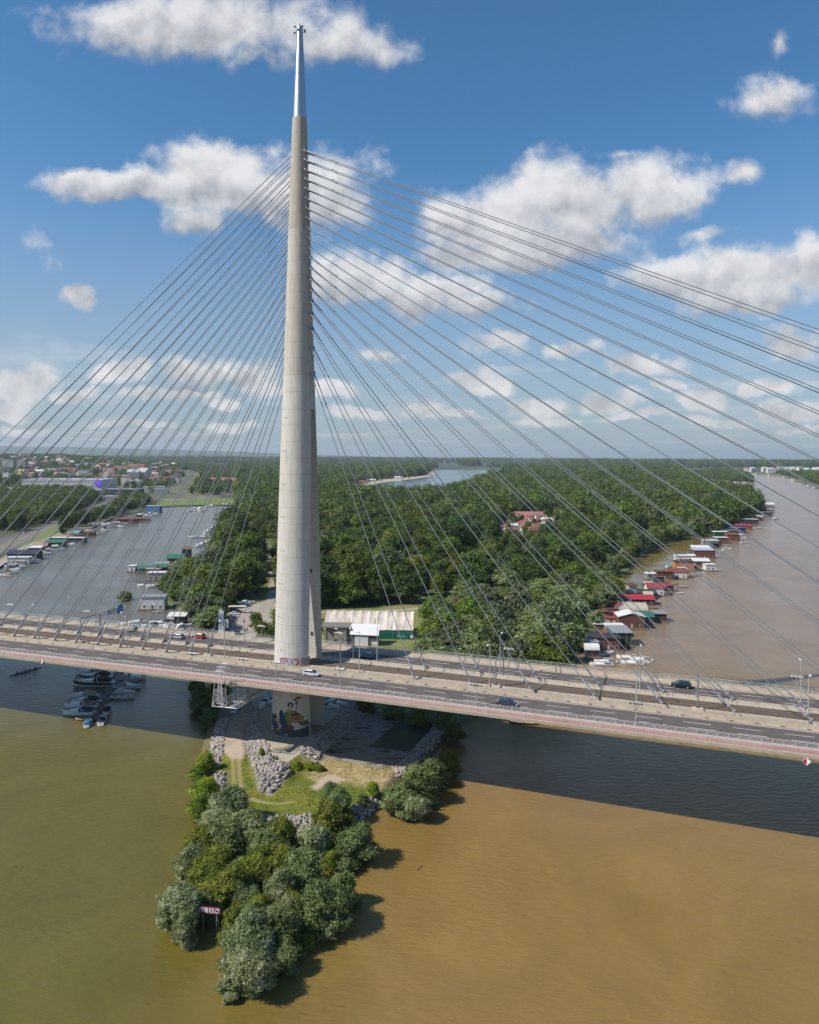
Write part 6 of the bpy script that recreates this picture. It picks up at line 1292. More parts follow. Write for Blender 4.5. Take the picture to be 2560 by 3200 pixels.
for i in range(nn): MB().box(-PL/2-6+(i+.5)*(PL+6)/nn, 0, .38, (PL+6)/nn-.18, 2.9, .26).build('deck_section', t, mat('pontoon_boards', (.19, .17, .16), .9, c2=(.13, .115, .105), scale=2, stretch=(8, .3, 1)))
MB().box(-3, 0, .12, PL+4, 2.3, .28).build('float', t, BDK)
lf = py-math.pi/2
L0 = -math.pi+.02
for a in ((285, 2108, 'cbeige', 1.15, 'grey white cruiser partly hidden by the deck edge, left of the pontoon'), (298, 2121, 'big', .95, 'large dark topped cruiser behind the black hulled one'), (293, 2142, 'big', 1.12, 'large cruiser with black and white hull, left of the pontoon'),
          (262, 2180, 'cbeige', .95, 'white cruiser under a grey canvas hood, left of the pontoon'), (268, 2197, 'cblack', .95, 'white cruiser with black canopy next to the grey hooded one'), (252, 2211, 'open', 1.15, 'open white cruiser with long pointed bow'), (247, 2233, 'cnavy', 1.0, 'white cruiser with navy canopy at the shadow edge'), (262, 2250, 'smallred', .95, 'small faded red boat beside the last white cruiser')):
    boat(a[2], a[0], a[1], L0+random.uniform(-.05, .05), a[4], a[3], GM)
for a in ((412, 2124, 'open', 1.12, 'white cruiser half under the deck edge, right of the pontoon'), (395, 2137, 'dark', 1.1, 'dark low boat right of the pontoon under the deck edge'), (399, 2151, 'open', .98, 'white motorboat with bow rail, right of the pontoon'), (389, 2168, 'cwhite', .75, 'slim white motorboat right of the pontoon'), (382, 2182, 'small', 1.45, 'flat pale boat with outboard, lowest on the right of the pontoon')):
    boat(a[2], a[0], a[1], .12+random.uniform(-.05, .05), a[4], a[3], GM)
boat('cblack', 337, 2222, py+math.pi, 'white boat with large black cover lying along the pontoon', .78, GM); boat('cnavy', 320, 2255, py+math.pi, 'white boat with navy cover moored along the pontoon end', .75, GM); boat('cblue', 275, 2264, py+math.pi, 'small white boat with blue canopy, its stern in the sun', .85, GM)
boat('cwhite', 826, 2206, -1.75, 'covered motorboat stored on land left of the painted pylon foot', .85, None, 2.9); boat('cbeige', 846, 2196, -1.6, 'second stored boat right against the pylon foot', .6, None, 3.3)
for x, y, k, l in ((1028, 2212, 'open', 'stored motorboat nearest the pylon on its right'), (1052, 2204, 'cwhite', 'stored motorboat in the middle right of the pylon'), (1078, 2192, 'cnavy', 'stored motorboat with dark cover right of the pylon'), (1030, 2196, 'open', 'stored boat behind the others right of the pylon')): boat(k, x, y, -.3, l, .8, 'boats stored on land right of the pylon', 3.2)
boat('dark', 1635, 2260, math.pi-.1, 'long dark boat with wooden deck just emerging below the deck edge', 1.3)
# small craft of the marina beyond the bridge
GB = 'boats moored on the far side of the bridge, left of the island'
def cluster(spots, desc, group, sc=1.0):
    for i, (x, y) in enumerate(spots):
        k = ('cwhite', 'cnavy', 'open', 'cbeige', 'cblue', 'small', 'cwhite', 'cblack')[(i*5+len(desc)) % 8]
        boat(k, x, y, random.choice([math.pi, math.pi+.2, math.pi-.15]), '%s %s' % ({'cwhite': 'white canopied motorboat', 'cnavy': 'motorboat with navy canopy', 'open': 'open white motorboat', 'cbeige': 'motorboat with beige hood', 'cblue': 'motorboat with blue canopy', 'small': 'small white open boat', 'cblack': 'motorboat with black canopy'}[k], desc), sc*random.uniform(.85, 1.1), group)
cluster([(400, 1953), (418, 1955), (437, 1946), (470, 1958), (486, 1947), (508, 1948), (523, 1958), (536, 1964), (452, 1966), (560, 1968)], 'moored directly behind the far deck edge', GB, .85)
boat('cwhite', 574, 1962, .9, 'white cabin boat lying askew beside the striped awning', .95); boat('open', 450, 1832, math.pi, 'white motorboat in the middle of the bay, left of its neighbour', .9, GB); boat('cbeige', 482, 1835, math.pi+.1, 'grey hooded boat in the middle of the bay by the bush', 1.05, GB)
boat('small', 488, 1913, 0, 'small white dinghy, left one below the two storey raft', .7, GB); boat('small', 500, 1911, .2, 'small white dinghy, right one below the two storey raft', .7, GB)
boat('small', 546, 1776, .05, 'dark boat moored in front of the green roofed raft house', 1.6, GB)
cluster([(618, 1709), (632, 1704), (640, 1699), (652, 1692), (660, 1706), (663, 1696)], 'at the red jetty on the island shore', 'boats at the red jetty')
cluster([(634, 1676), (645, 1670), (652, 1663), (658, 1657), (667, 1651), (672, 1645), (655, 1676), (666, 1670), (676, 1663), (681, 1655), (640, 1680), (662, 1680), (684, 1648)], 'in the long raft of boats at the island shore', 'boats in the long raft'); boat('sail', 607, 1680, math.pi, 'sailing boat with mast at the outer end of the boat raft', 1.6)
cluster([(692, 1621), (704, 1619), (716, 1616), (727, 1610), (736, 1604), (722, 1621), (735, 1617)], 'beneath the tree line at the end of the bay', 'boats beneath the tree line')
cluster([(594, 1597), (604, 1594), (616, 1596), (622, 1591), (634, 1588), (643, 1586), (652, 1583), (662, 1582), (612, 1588), (628, 1598), (640, 1594)], 'in the outer boat raft near the lawn', 'boats in the outer raft', 1.15); cluster([(683, 1577), (700, 1576), (712, 1577), (724, 1577)], 'along the lawn at the head of the bay', 'boats along the lawn', 1.1)
cluster([(452, 1626), (462, 1620), (472, 1616), (481, 1612), (491, 1608), (466, 1610), (478, 1604), (492, 1600), (458, 1614)], 'on the town shore beside the blue boathouse', 'boats beside the blue boathouse', 1.1)
cluster([(18, 1801), (46, 1783), (58, 1777), (70, 1772), (36, 1772), (102, 1757), (108, 1750)], 'at the left edge below the navy roofed raft', 'boats below the navy roof'); cluster([(130, 1729), (138, 1724), (148, 1721), (157, 1718), (168, 1716), (178, 1713)], 'between the white and green roofed rafts', 'boats between the roofs', .9)
cluster([(196, 1703), (232, 1702), (259, 1697)], 'beside the long white roof', 'boats beside the long white roof'); boat('cwhite', 333, 1640, math.pi, 'white cabin boat near the rusty barges', 1.2)
boat('small', 164, 1658, .3, 'tiny boat far out in the bay', .9)
GY = 'white yachts moored by the right bank'
for x, y, w in ((2005, 2064, 'rightmost'), (1978, 2075, 'lower right'), (1963, 2058, 'upper middle'), (1893, 2071, 'lower left'), (1880, 2080, 'lowest left')): boat('sail', x, y, math.pi-.35 if x > 1900 else math.pi-.15, 'slender white yacht beside the deck edge, %s one' % w, 1.15, GY)
boat('sail', 2236, 1784, 0, 'white boat moored outside the orange walled raft', 1.1)
for i, (x, y, k) in enumerate(((2105, 1825, 'dark'), (2135, 1835, 'dark'), (2155, 1795, 'small'), (2175, 1800, 'dark'), (2040, 1900, 'dark'), (2125, 1855, 'small'), (2250, 1725, 'open'), (2265, 1705, 'small'), (2330, 1696, 'open'), (2345, 1670, 'smallred'), (2368, 1652, 'open'), (2385, 1650, 'small'), (2412, 1612, 'dark'), (2425, 1622, 'cwhite'), (2418, 1595, 'cblue'), (2400, 1565, 'cblue'))): boat(k, x, y, random.uniform(-.3, .3), ('dark' if k == 'dark' else 'pale')+' boat at the outer edge of the raft row, %s from the bridge' % ('first', 'second', 'third', 'fourth', 'fifth', 'sixth', 'seventh', 'eighth', 'ninth', 'tenth', 'eleventh', 'twelfth', 'thirteenth', 'fourteenth', 'fifteenth', 'sixteenth')[i], 1.0, 'boats along the raft houses')
for x, y, k in ((2345, 1528, 'dark'), (2352, 1539, 'small'), (2382, 1528, 'small')): boat(k, x, y, 0, 'tiny boat out on the wide brown river, %s' % ('left one', 'lower one', 'right one')[0 if x == 2345 else 1 if x == 2352 else 2], 2.2, 'tiny boats on the river')
cluster([(2200, 1498), (2240, 1503), (2275, 1506), (2300, 1507), (2330, 1509), (2218, 1500)], 'moored along the wooded islet', 'boats along the islet', 2.0)
cluster([(2480, 1500), (2505, 1510), (2530, 1518), (2550, 1525), (2450, 1491), (2425, 1486), (2400, 1483), (2360, 1481)], 'moored on the far bank at the right edge', 'boats on the far bank', 2.2)
for k, o in PROTO.items():
    if k not in USED:
        for c in list(o.children): bpy.data.objects.remove(c)
        bpy.data.objects.remove(o)
# ------------------------------------------------------------------ raft houses
def cm(n, c, c2=None, rough=.75): return mat('raft_'+n, c, rough, c2=c2 or tuple(v*.72 for v in c), scale=.9, stretch=(1, 1, 4))
RC = {'white': (.72, .70, .68), 'navy': (.02, .035, .07), 'green': (.03, .16, .11), 'teal': (.12, .30, .28), 'red': (.32, .045, .055), 'crimson': (.42, .03, .05), 'brown': (.15, .065, .045), 'grey': (.28, .29, .31), 'dark': (.04, .042, .045), 'rust': (.22, .075, .045), 'cream': (.50, .44, .36), 'orange': (.50, .20, .08), 'dgreen': (.03, .07, .045), 'lilac': (.45, .44, .58), 'blue': (.06, .20, .40), 'pink': (.42, .25, .24), 'wood': (.20, .12, .07)}
PLANK = mat('raft_boards', (.20, .155, .115), .9, c2=(.13, .10, .075), scale=2, stretch=(6, .5, 1))
def raft(x, y, w, d, h, roof, rc, wc, label, yaw=-.05, group='raft houses along the right bank', z=0.0, terr=1.0):
    w *= .84; h *= .92; p = W(x, y, z); t = thing('raft_house', label, 'raft house', p, yaw, group)
    MB().box(0, d/2-.5*terr, .28, w+2*terr, d+2.2*terr, .36).build('raft_deck', t, PLANK)
    mb = MB()
    for i in range(int(w/2.2)+1): mb.tube((-w/2+i*2.2, -.8*terr, .02), (-w/2+i*2.2, d, .02), .35, n=8)
    mb.build('floats', t, mat('float_drum', (.03, .04, .05), .6))
    zt = .46+h*(.62 if roof == 'gable' or roof == 'hip' else .92 if roof != 'barrel' else .55); WM = cm(wc, RC[wc])
    MB().box(0, d/2, (.46+zt)/2, w, d, zt-.46).build('wall', t, WM)
    R_ = cm(rc, RC[rc]); ov = .45
    if roof == 'gable': MB().gable(0, d/2, zt, w, d, h*.36).build('roof', t, R_); MB().add([(w/2-.01, 0, zt-.02), (w/2-.01, d, zt-.02), (w/2-.01, d/2, zt+h*.35), (-w/2+.01, 0, zt-.02), (-w/2+.01, d, zt-.02), (-w/2+.01, d/2, zt+h*.35)], [(0, 1, 2), (4, 3, 5)]).build('gable_end', t, WM)
    elif roof == 'cross':
        g = MB().gable(0, 0, zt, d, w, h*.30).build('roof', t, R_); g.rotation_euler = (0, 0, math.pi/2); g.location = (0, d/2, 0)
        MB().add([(-w/2, -.01, zt-.02), (w/2, -.01, zt-.02), (0, -.01, zt+h*.29)], [(0, 1, 2)]).build('gable_end', t, WM)
    elif roof == 'barrel':
        mb = MB(); n = 10; vs = []
        for xx in (-w/2-.3, w/2+.3):
            for i in range(n+1): a = math.pi*i/n; vs.append((xx, d/2-math.cos(a)*(d/2+.3), zt+math.sin(a)*h*.45))
        mb.add(vs, [(i, i+n+1, i+n+2, i+1) for i in range(n)]+[tuple(range(n+1)), tuple(range(2*n+1, n, -1))]).build('roof', t, R_, smooth=False)
    elif roof == 'shed': MB().add([(-w/2-ov, -ov, zt+.02), (w/2+ov, -ov, zt+.02), (w/2+ov, d+ov, zt+h*.16), (-w/2-ov, d+ov, zt+h*.16), (-w/2-ov, -ov, zt+.2), (w/2+ov, -ov, zt+.2), (w/2+ov, d+ov, zt+h*.16+.2), (-w/2-ov, d+ov, zt+h*.16+.2)], [(0, 3, 2, 1), (4, 5, 6, 7), (0, 1, 5, 4), (1, 2, 6, 5), (2, 3, 7, 6), (3, 0, 4, 7)]).build('roof', t, R_)
    else: MB().box(0, d/2, zt+.11, w+2*ov, d+2*ov, .2).build('roof', t, R_)
    nw = max(1, int(w/3)); WN = mat('window_dark', (.02, .025, .03), .15)
    for i in range(nw):
        xx = -w/2+(i+.5)*w/nw
        if i == nw//2: MB().box(xx, -.03, .46+.95, .95, .08, 1.9).build('door', t, cm('brown' if wc != 'brown' else 'cream', RC['brown' if wc != 'brown' else 'cream']))
        else:
            f = MB().box(xx, -.02, min(1.75, zt-.5), 1.25, .06, .95).build('window_frame', t, GEL); MB().box(xx, -.055, min(1.75, zt-.5), 1.05, .03, .78).build('pane', f, WN)
    f = MB().box(w/2+.02, d*.5, min(1.75, zt-.5), .06, 1.2, .9).build('window_frame', t, GEL); MB().box(w/2+.06, d*.5, min(1.75, zt-.5), .03, 1.0, .72).build('pane', f, WN)
    mb = MB(); y0, x0, x1 = -1.5*terr, -w/2-.9*terr, w/2+.9*terr; k = int((x1-x0)/1.6)
    for i in range(k+1): mb.tube((x0+(x1-x0)*i/k, y0, .45), (x0+(x1-x0)*i/k, y0, 1.35), .03, n=4)
    mb.tube((x0, y0, 1.35), (x1, y0, 1.35), .035, n=4).tube((x0, y0, .9), (x1, y0, .9), .02, n=4); mb.build('railing', t, TEAK)
    return t
RIGHT = [(1852, 2056, 6, 5, 5, 'barrel', 'white', 'dark', 'small black hut with curved white roof, nearest the bridge'), (1890, 2034, 15, 8, 5.5, 'flat', 'dark', 'brown', 'long dark roofed brown raft house second from the bridge'), (1945, 2020, 9, 9, 6, 'shed', 'grey', 'dgreen', 'green walled raft with sloping grey roof'), (1925, 1988, 9, 6, 4.5, 'flat', 'white', 'grey', 'low raft with flat white roof behind the dark brown one'),
 (1975, 1966, 14, 9, 6, 'cross', 'white', 'brown', 'brown raft house with wide white gable facing the bridge'), (2014, 1950, 11, 8, 5, 'gable', 'green', 'dark', 'raft with green gable roof behind the white gabled one'), (1990, 1934, 12, 10, 7, 'barrel', 'cream', 'cream', 'big cream barrel roofed raft hall'), (2058, 1944, 9, 7, 4.0, 'flat', 'grey', 'dark', 'black box shaped raft with flat grey roof standing far out'), (1940, 1926, 6, 5, 5.5, 'cross', 'red', 'white', 'small white gabled raft hut with red roof'), (1914, 1928, 6, 5, 4.2, 'flat', 'rust', 'pink', 'small hut with rust brown roof nearest the willows'),
 (1996, 1893, 20, 8, 5.2, 'gable', 'crimson', 'dark', 'long raft house with bright crimson roof'), (1955, 1904, 7, 4, 3.2, 'flat', 'white', 'white', 'white shed in front of the crimson roof'), (2021, 1868, 12, 7, 4, 'gable', 'dgreen', 'dgreen', 'low dark green raft house behind the crimson roof'), (2050, 1862, 11, 8, 7, 'gable', 'red', 'white', 'two storey white raft house with red roof'), (2075, 1850, 13, 6, 3.6, 'shed', 'red', 'dark', 'dark raft with red lean-to roof at the outer side'),
 (2078, 1812, 12, 7, 5.5, 'flat', 'brown', 'brown', 'brown box shaped raft house'), (2118, 1808, 14, 9, 6.5, 'gable', 'rust', 'white', 'raft house with large rust red roof and white wall'), (2140, 1785, 15, 8, 7, 'flat', 'dark', 'orange', 'orange walled raft house with dark roof'), (2192, 1768, 14, 9, 5, 'gable', 'white', 'dark', 'dark raft with low white gable roof'), (2140, 1757, 15, 7, 5, 'flat', 'white', 'white', 'white flat roofed raft left of the low white gable'), (2222, 1784, 8, 6, 4.5, 'flat', 'white', 'white', 'small white cabin raft standing furthest out in mid row'),
 (2203, 1746, 19, 8, 7, 'shed', 'lilac', 'brown', 'brown two storey raft with lilac white roof'), (2192, 1728, 18, 7, 6, 'gable', 'white', 'navy', 'blue walled raft house with white roof'), (2222, 1706, 16, 7, 5, 'flat', 'white', 'grey', 'grey raft house with white roof in the far half'), (2258, 1698, 13, 8, 5.5, 'flat', 'white', 'rust', 'rust walled raft house with white roof'), (2256, 1686, 16, 8, 8, 'flat', 'white', 'dgreen', 'dark green two storey raft house'), (2292, 1690, 13, 8, 6, 'shed', 'rust', 'rust', 'rust red raft beside the dark green one'), (2318, 1690, 9, 8, 6, 'flat', 'white', 'white', 'white raft cabin at the outer end by the rust red one'),
 (2275, 1672, 18, 8, 5, 'flat', 'teal', 'rust', 'raft house with teal roof'), (2308, 1667, 17, 8, 6, 'flat', 'blue', 'navy', 'navy raft house with blue white roof'), (2326, 1655, 20, 9, 6, 'gable', 'red', 'rust', 'red roofed raft house in the far third'), (2347, 1640, 20, 9, 7, 'flat', 'white', 'dark', 'black and white raft house in the far third'), (2366, 1627, 18, 9, 7, 'barrel', 'cream', 'brown', 'brown raft with cream curved roof'), (2392, 1614, 20, 9, 6, 'flat', 'grey', 'dark', 'grey raft house fifth from the far end'), (2398, 1601, 22, 9, 6, 'gable', 'pink', 'grey', 'pinkish roofed raft fourth from the far end'), (2402, 1587, 22, 9, 8, 'barrel', 'white', 'grey', 'white raft with arched roof third from the far end'), (2392, 1573, 24, 9, 6, 'shed', 'teal', 'white', 'teal and white raft second from the far end'), (2370, 1564, 24, 9, 6, 'flat', 'navy', 'navy', 'navy raft at the far end of the row')]
for r in RIGHT: raft(*r, yaw=random.uniform(-.14, .04))
WHERE = ((1965, 'near the barrel roofed hall'), (2060, 'near the crimson roof'), (2150, 'near the orange raft'), (2240, 'near the lilac roof'), (2330, 'in the far third of the row'), (9999, 'at the far end of the row'))
path_ = [(1868, 2040), (1935, 1975), (1965, 1925), (1985, 1888), (2050, 1850), (2110, 1800), (2170, 1765), (2215, 1725), (2265, 1690), (2320, 1658), (2375, 1618), (2392, 1585), (2365, 1558)]
for i in range(46):
    q = (i+random.uniform(-.3, .3))/46*(len(path_)-1.01); q = max(0, q); a, b = path_[int(q)], path_[int(q)+1]; f = q-int(q); k = 395/(78*2363/(max(1500, a[1])-1427)); ox = random.uniform(-75, 22)*k
    x, y = a[0]+(b[0]-a[0])*f+ox, a[1]+(b[1]-a[1])*f+random.uniform(-6, 6)*k; rc, wc = random.choice(['white', 'grey', 'red', 'rust', 'dgreen', 'cream', 'teal', 'white', 'brown']), random.choice(['wood', 'brown', 'white', 'dark', 'cream', 'grey', 'dgreen'])
    raft(x, y, random.uniform(4.5, 8.5), random.uniform(3.5, 6), random.uniform(2.9, 4.4), random.choice(['flat', 'shed', 'gable', 'gable']), rc, wc, '%s hut with %s roof among the rafts %s' % ({'dgreen': 'dark green'}.get(wc, wc), {'dgreen': 'dark green'}.get(rc, rc), next(t_ for l_, t_ in WHERE if x < l_)), random.uniform(-.3, .2), terr=.6)
    if i % 2 == 0: boat(random.choice(['small', 'dark', 'open', 'smallred', 'cbeige']), x+random.uniform(15, 60)*k, y+random.uniform(-3, 8)*k, random.uniform(-.4, .4), 'small boat tied up between the rafts %s' % next(t_ for l_, t_ in WHERE if x < l_), .9, 'boats tied up between the rafts')
path_ = [(25, 1790), (60, 1768), (112, 1742), (150, 1722), (196, 1705), (240, 1686), (290, 1668), (345, 1645), (400, 1634), (455, 1612), (500, 1600)]
for i in range(26):
    q = i/26*(len(path_)-1.01); a, b = path_[int(q)], path_[int(q)+1]; f = q-int(q); x, y = a[0]+(b[0]-a[0])*f+random.uniform(-14, 6), a[1]+(b[1]-a[1])*f+random.uniform(-4, 3)
    if i % 2: raft(x, y, random.uniform(5, 10), 5, random.uniform(3, 4.5), random.choice(['flat', 'gable', 'shed']), random.choice(['white', 'grey', 'green', 'rust', 'cream']), random.choice(['wood', 'white', 'dark', 'grey']), 'small raft hut on the town shore, %s' % ('beside the navy roof' if x < 100 else 'beside the green boat hall' if x < 200 else 'beside the teal hut' if x < 300 else 'beside the rusty barges'), random.uniform(-.2, .3), 'small huts on the town shore', terr=.6)
    boat(random.choice(['small', 'open', 'cwhite', 'dark', 'cblue']), x+random.uniform(8, 18), y+random.uniform(0, 4), random.uniform(-.3, .3), 'small boat along the town shore, %s' % ('beside the navy roof' if x < 100 else 'beside the green boat hall' if x < 200 else 'beside the teal hut' if x < 300 else 'beside the rusty barges'), 1.0, 'small boats along the town shore')
LEFTR = [(68, 1750, 26, 9, 7, 'gable', 'navy', 'dark', 'big raft house with navy roof near the left edge'), (55, 1763, 18, 6, 5, 'flat', 'white', 'white', 'white terraced boat raft below the navy roof'), (107, 1731, 11, 7, 5, 'shed', 'white', 'dgreen', 'small raft with white roof right of the navy one'), (129, 1718, 10, 7, 5, 'gable', 'pink', 'brown', 'pinkish raft hut on the town shore'), (171, 1711, 17, 8, 6.5, 'gable', 'green', 'dgreen', 'green roofed boat hall on the town shore'), (208, 1698, 36, 7, 5, 'flat', 'white', 'dark', 'long white roofed boat shelter on the town shore'), (232, 1681, 10, 8, 7, 'gable', 'teal', 'grey', 'tall teal roofed hut on the town shore'), (262, 1676, 22, 8, 5, 'gable', 'brown', 'wood', 'brown wooden raft beyond the teal hut'),
 (390, 1636, 30, 10, 5, 'flat', 'rust', 'rust', 'rusty red barge house on the town shore, left one'), (425, 1629, 34, 10, 4, 'gable', 'rust', 'wood', 'rusty red barge house on the town shore, right one'), (478, 1602, 22, 9, 10, 'flat', 'white', 'blue', 'blue two storey boathouse on the town shore')]
for r in LEFTR: raft(*r, yaw=random.uniform(-.1, .25), group='raft houses on the town shore')
ISL = [(547, 1764, 13, 8, 7, 'gable', 'green', 'brown', 'brown raft house with bright green roof off the island'), (582, 1751, 7, 5, 9, 'shed', 'wood', 'dark', 'tall dark wooden lookout raft beside the green roof'), (458, 1791, 14, 7, 4.5, 'gable', 'green', 'dgreen', 'long low green raft at the outer end, left'), (500, 1788, 10, 6, 5, 'gable', 'green', 'dark', 'green roofed raft hut in the middle of the group'), (505, 1777, 11, 6, 4.5, 'gable', 'grey', 'brown', 'grey blue roofed raft behind the green one'), (476, 1800, 10, 5, 4.5, 'flat', 'pink', 'pink', 'pinkish box raft in front of the green ones'), (489, 1814, 12, 6, 5, 'flat', 'white', 'cream', 'white cabin raft in front of the group'), (476, 1906, 14, 7, 7, 'flat', 'grey', 'white', 'two storey grey and white raft house alone in the bay'), (551, 1956, 9, 6, 4.5, 'shed', 'white', 'dark', 'dark hut under a striped white awning behind the deck edge'), (412, 1787, 5, 5, 4, 'flat', 'white', 'white', 'small white pilot cabin at the outer left end')]
for r in ISL: raft(*r, yaw=random.uniform(-.05, .15), group='raft houses off the island shore')
def jetty(x0, y0, x1, y1, w, label, m=PLANK, grp='gangways to the raft houses'):
    a, b = W(x0, y0, 0), W(x1, y1, 0); d = b-a; L_ = float(np.linalg.norm(d)); t = thing('gangway', label, 'gangway', (a+b)/2, math.atan2(d[1], d[0]), grp)
    MB().box(0, 0, .75, L_, w, .12).build('boards', t, m); mb = MB(); n = max(2, int(L_/4))
    for i in range(n+1):
        for y in (-w/2, w/2): mb.tube((-L_/2+L_*i/n, y, -.5), (-L_/2+L_*i/n, y, 1.6 if y > 0 else .8), .06, n=5)
    mb.build('posts', t, TEAK); MB().tube((-L_/2, w/2, 1.6), (L_/2, w/2, 1.6), .035, n=4).build('handrail', t, TEAK)
for a in ((1752, 2016, 1868, 2032, 1.6, 'pale gangway to the dark brown raft house', mat('gangway_pale', (.52, .49, .45), .8)), (1852, 1936, 1960, 1948, 1.5, 'gangway to the white gabled raft'), (1858, 1915, 1900, 1911, 1.5, 'short gangway to the rust roofed hut'), (1920, 1876, 1950, 1880, 1.5, 'gangway to the crimson roofed raft'), (1860, 1815, 2040, 1828, 1.5, 'long gangway in the flooded shallows to the two storey white raft'), (1930, 1838, 2030, 1846, 1.5, 'gangway behind the low dark green raft'), (1990, 1764, 2130, 1770, 1.5, 'gangway to the orange walled raft, front one'), (1990, 1748, 2110, 1752, 1.5, 'gangway to the orange walled raft, rear one'), (2080, 1712, 2180, 1722, 1.4, 'gangway over the flooded meadow, front one'), (2080, 1700, 2200, 1706, 1.4, 'gangway over the flooded meadow, middle one'), (2075, 1728, 2170, 1733, 1.4, 'gangway over the flooded meadow, nearest one'), (2120, 1685, 2230, 1688, 1.4, 'gangway over the flooded meadow, rear one'), (2010, 1780, 2110, 1790, 1.5, 'gangway to the rust roofed raft'), (1878, 1958, 1940, 1968, 1.4, 'low gangway left of the white gabled raft')): jetty(*a)
for a in ((596, 1758, 625, 1760, 2, 'gangway from the island to the lookout raft'), (520, 1800, 612, 1796, 2, 'gangway from the island to the green raft huts'), (378, 1815, 470, 1817, 1.6, 'thin floating boom left of the white cabin raft'), (505, 1894, 530, 1895, 1.2, 'gangway to the two storey raft house'), (590, 1965, 640, 1967, 1.6, 'pale boards floating behind the deck edge')): jetty(*a, grp='gangways off the island shore')
jetty(645, 1712, 672, 1698, 3, 'red jetty on the island shore', mat('jetty_red', (.30, .06, .045), .8), None); jetty(650, 1684, 688, 1650, 3, 'long grey jetty between the rafted boats', PLANK, None)
# ------------------------------------------------------------------ buildings
WIN = mat('window_far', (.05, .06, .07), .25); WALLC = {'white': (.62, .60, .57), 'cream': (.52, .46, .36), 'grey': (.36, .36, .36), 'pink': (.46, .33, .28), 'yellow': (.50, .42, .20), 'dark': (.10, .105, .11), 'stone': (.40, .37, .33)}
ROOFC = {'red': (.27, .11, .075), 'salmon': (.40, .17, .13), 'grey': (.30, .30, .31), 'white': (.66, .66, .67), 'brown': (.17, .10, .07), 'crimson': (.32, .085, .08), 'pale': (.48, .48, .50)}
def house(label, loc, yaw, w, d, h, wc, rc, roof='gable', fl=None, group=None, name='house', cat='house'):
    t = thing(name, label, cat, loc, yaw, group); WM = mat('wall_'+wc, WALLC[wc], .9, c2=tuple(v*.85 for v in WALLC[wc]), scale=.3); RM = mat('roof_'+rc, ROOFC[rc], .85, c2=tuple(v*.75 for v in ROOFC[rc]), scale=.5)
    MB().box(0, 0, h/2-2, w, d, h+4).build('wall', t, WM)
    if roof == 'gable': MB().gable(0, 0, h, w, d, d*.30, th=.25).build('roof', t, RM); MB().add([(s*(w/2-.02), y, z) for s in (-1, 1) for y, z in ((-d/2, h-.05), (d/2, h-.05), (0, h+d*.29))], [(0, 2, 1), (3, 4, 5)]).build('gable_end', t, WM)
    elif roof == 'hip': MB().add([(-w/2-.5, -d/2-.5, h), (w/2+.5, -d/2-.5, h), (w/2+.5, d/2+.5, h), (-w/2-.5, d/2+.5, h), (-w/2+d/2, 0, h+d*.28), (w/2-d/2, 0, h+d*.28)], [(0, 1, 5, 4), (1, 2, 5), (2, 3, 4, 5), (3, 0, 4), (3, 2, 1, 0)]).build('roof', t, RM)
    else: MB().box(0, 0, h+.25, w+.6, d+.6, .5).build('roof', t, RM)
    fl = fl or max(1, int(h/3.1)); n = max(2, int(w/4.2)) if w < 60 else int(w/7)
    me = MB().box(0, 0, 0, w/n*.55, .12, 1.5); me.mats = [WIN]; me = me.mesh('window')
    for i in range(fl):
        for k in range(n): link('window', me, t, (-w/2+(k+.5)*w/n, -d/2-.05, (i+.58)*h/fl))
    return t
def at(x, Y): px = W(x, 1600, 0); p = WD(x, 1600, Y); return (p[0], Y, town_z(p[0], Y))
mall = house('long white shopping centre with broad pale roof', at(222, 1560), .04, 158, 90, 19, 'white', 'pale', 'flat', 2, name='shopping_centre', cat='shopping centre')
MB().box(72, -46, 13, 11, 2, 11).build('screen', mall, (lambda m: (m.node_tree.nodes['Principled BSDF'].inputs.__getitem__('Emission Color').__setattr__('default_value', (.16, .05, .75, 1)), m.node_tree.nodes['Principled BSDF'].inputs['Emission Strength'].__setattr__('default_value', .7), m)[-1])(mat('screen_violet', (.10, .04, .5), .4)), label='glowing violet screen')
MB().tube((72, -47.2, 13), (72, -47.3, 13), 2.6, n=16).build('screen_emblem', mall, mat('screen_emblem', (.35, .22, .7), .4))
for i in range(12): MB().box(-70+i*12.5, random.uniform(-25, 25), 20.2, 6, 5, 1.6).build('roof_unit', mall, mat('wall_grey', WALLC['grey']))
house('low white hall left of the shopping centre with billboards', at(32, 1420), .0, 48, 30, 9, 'white', 'pale', 'flat', 1); house('grey terraced block in front of the shopping centre', at(255, 1400), .0, 72, 30, 7, 'stone', 'grey', 'flat', 1)
house('dark glass office block with terraces right of the shopping centre', at(388, 1290), .05, 58, 34, 17, 'dark', 'grey', 'flat', 4, name='office_block', cat='office block'); house('small pale pavilion before the dark office block', at(352, 1235), .05, 24, 18, 8, 'stone', 'pale', 'flat', 1); house('grey windowless cube hall behind the shopping centre', at(268, 1950), .0, 28, 26, 22, 'grey', 'grey', 'flat', 1)
bb = thing('billboard', 'dark billboard standing beside the town road', 'billboard', W(51, 1655, 1.3), .2); MB().box(0, 0, 9, 12, .6, 7).build('panel', bb, DKM); MB().tube((0, 0, 0), (0, 0, 6), .4).build('post', bb, GALV); MB().box(0, -.32, 9.2, 8, .04, .8).build('lettering_line', bb, mat('billboard_print', (.2, .2, .22), .5)); MB().box(0, -.32, 7.9, 5, .04, .6).build('lettering_line', bb, mat('billboard_print', (.2, .2, .22)))
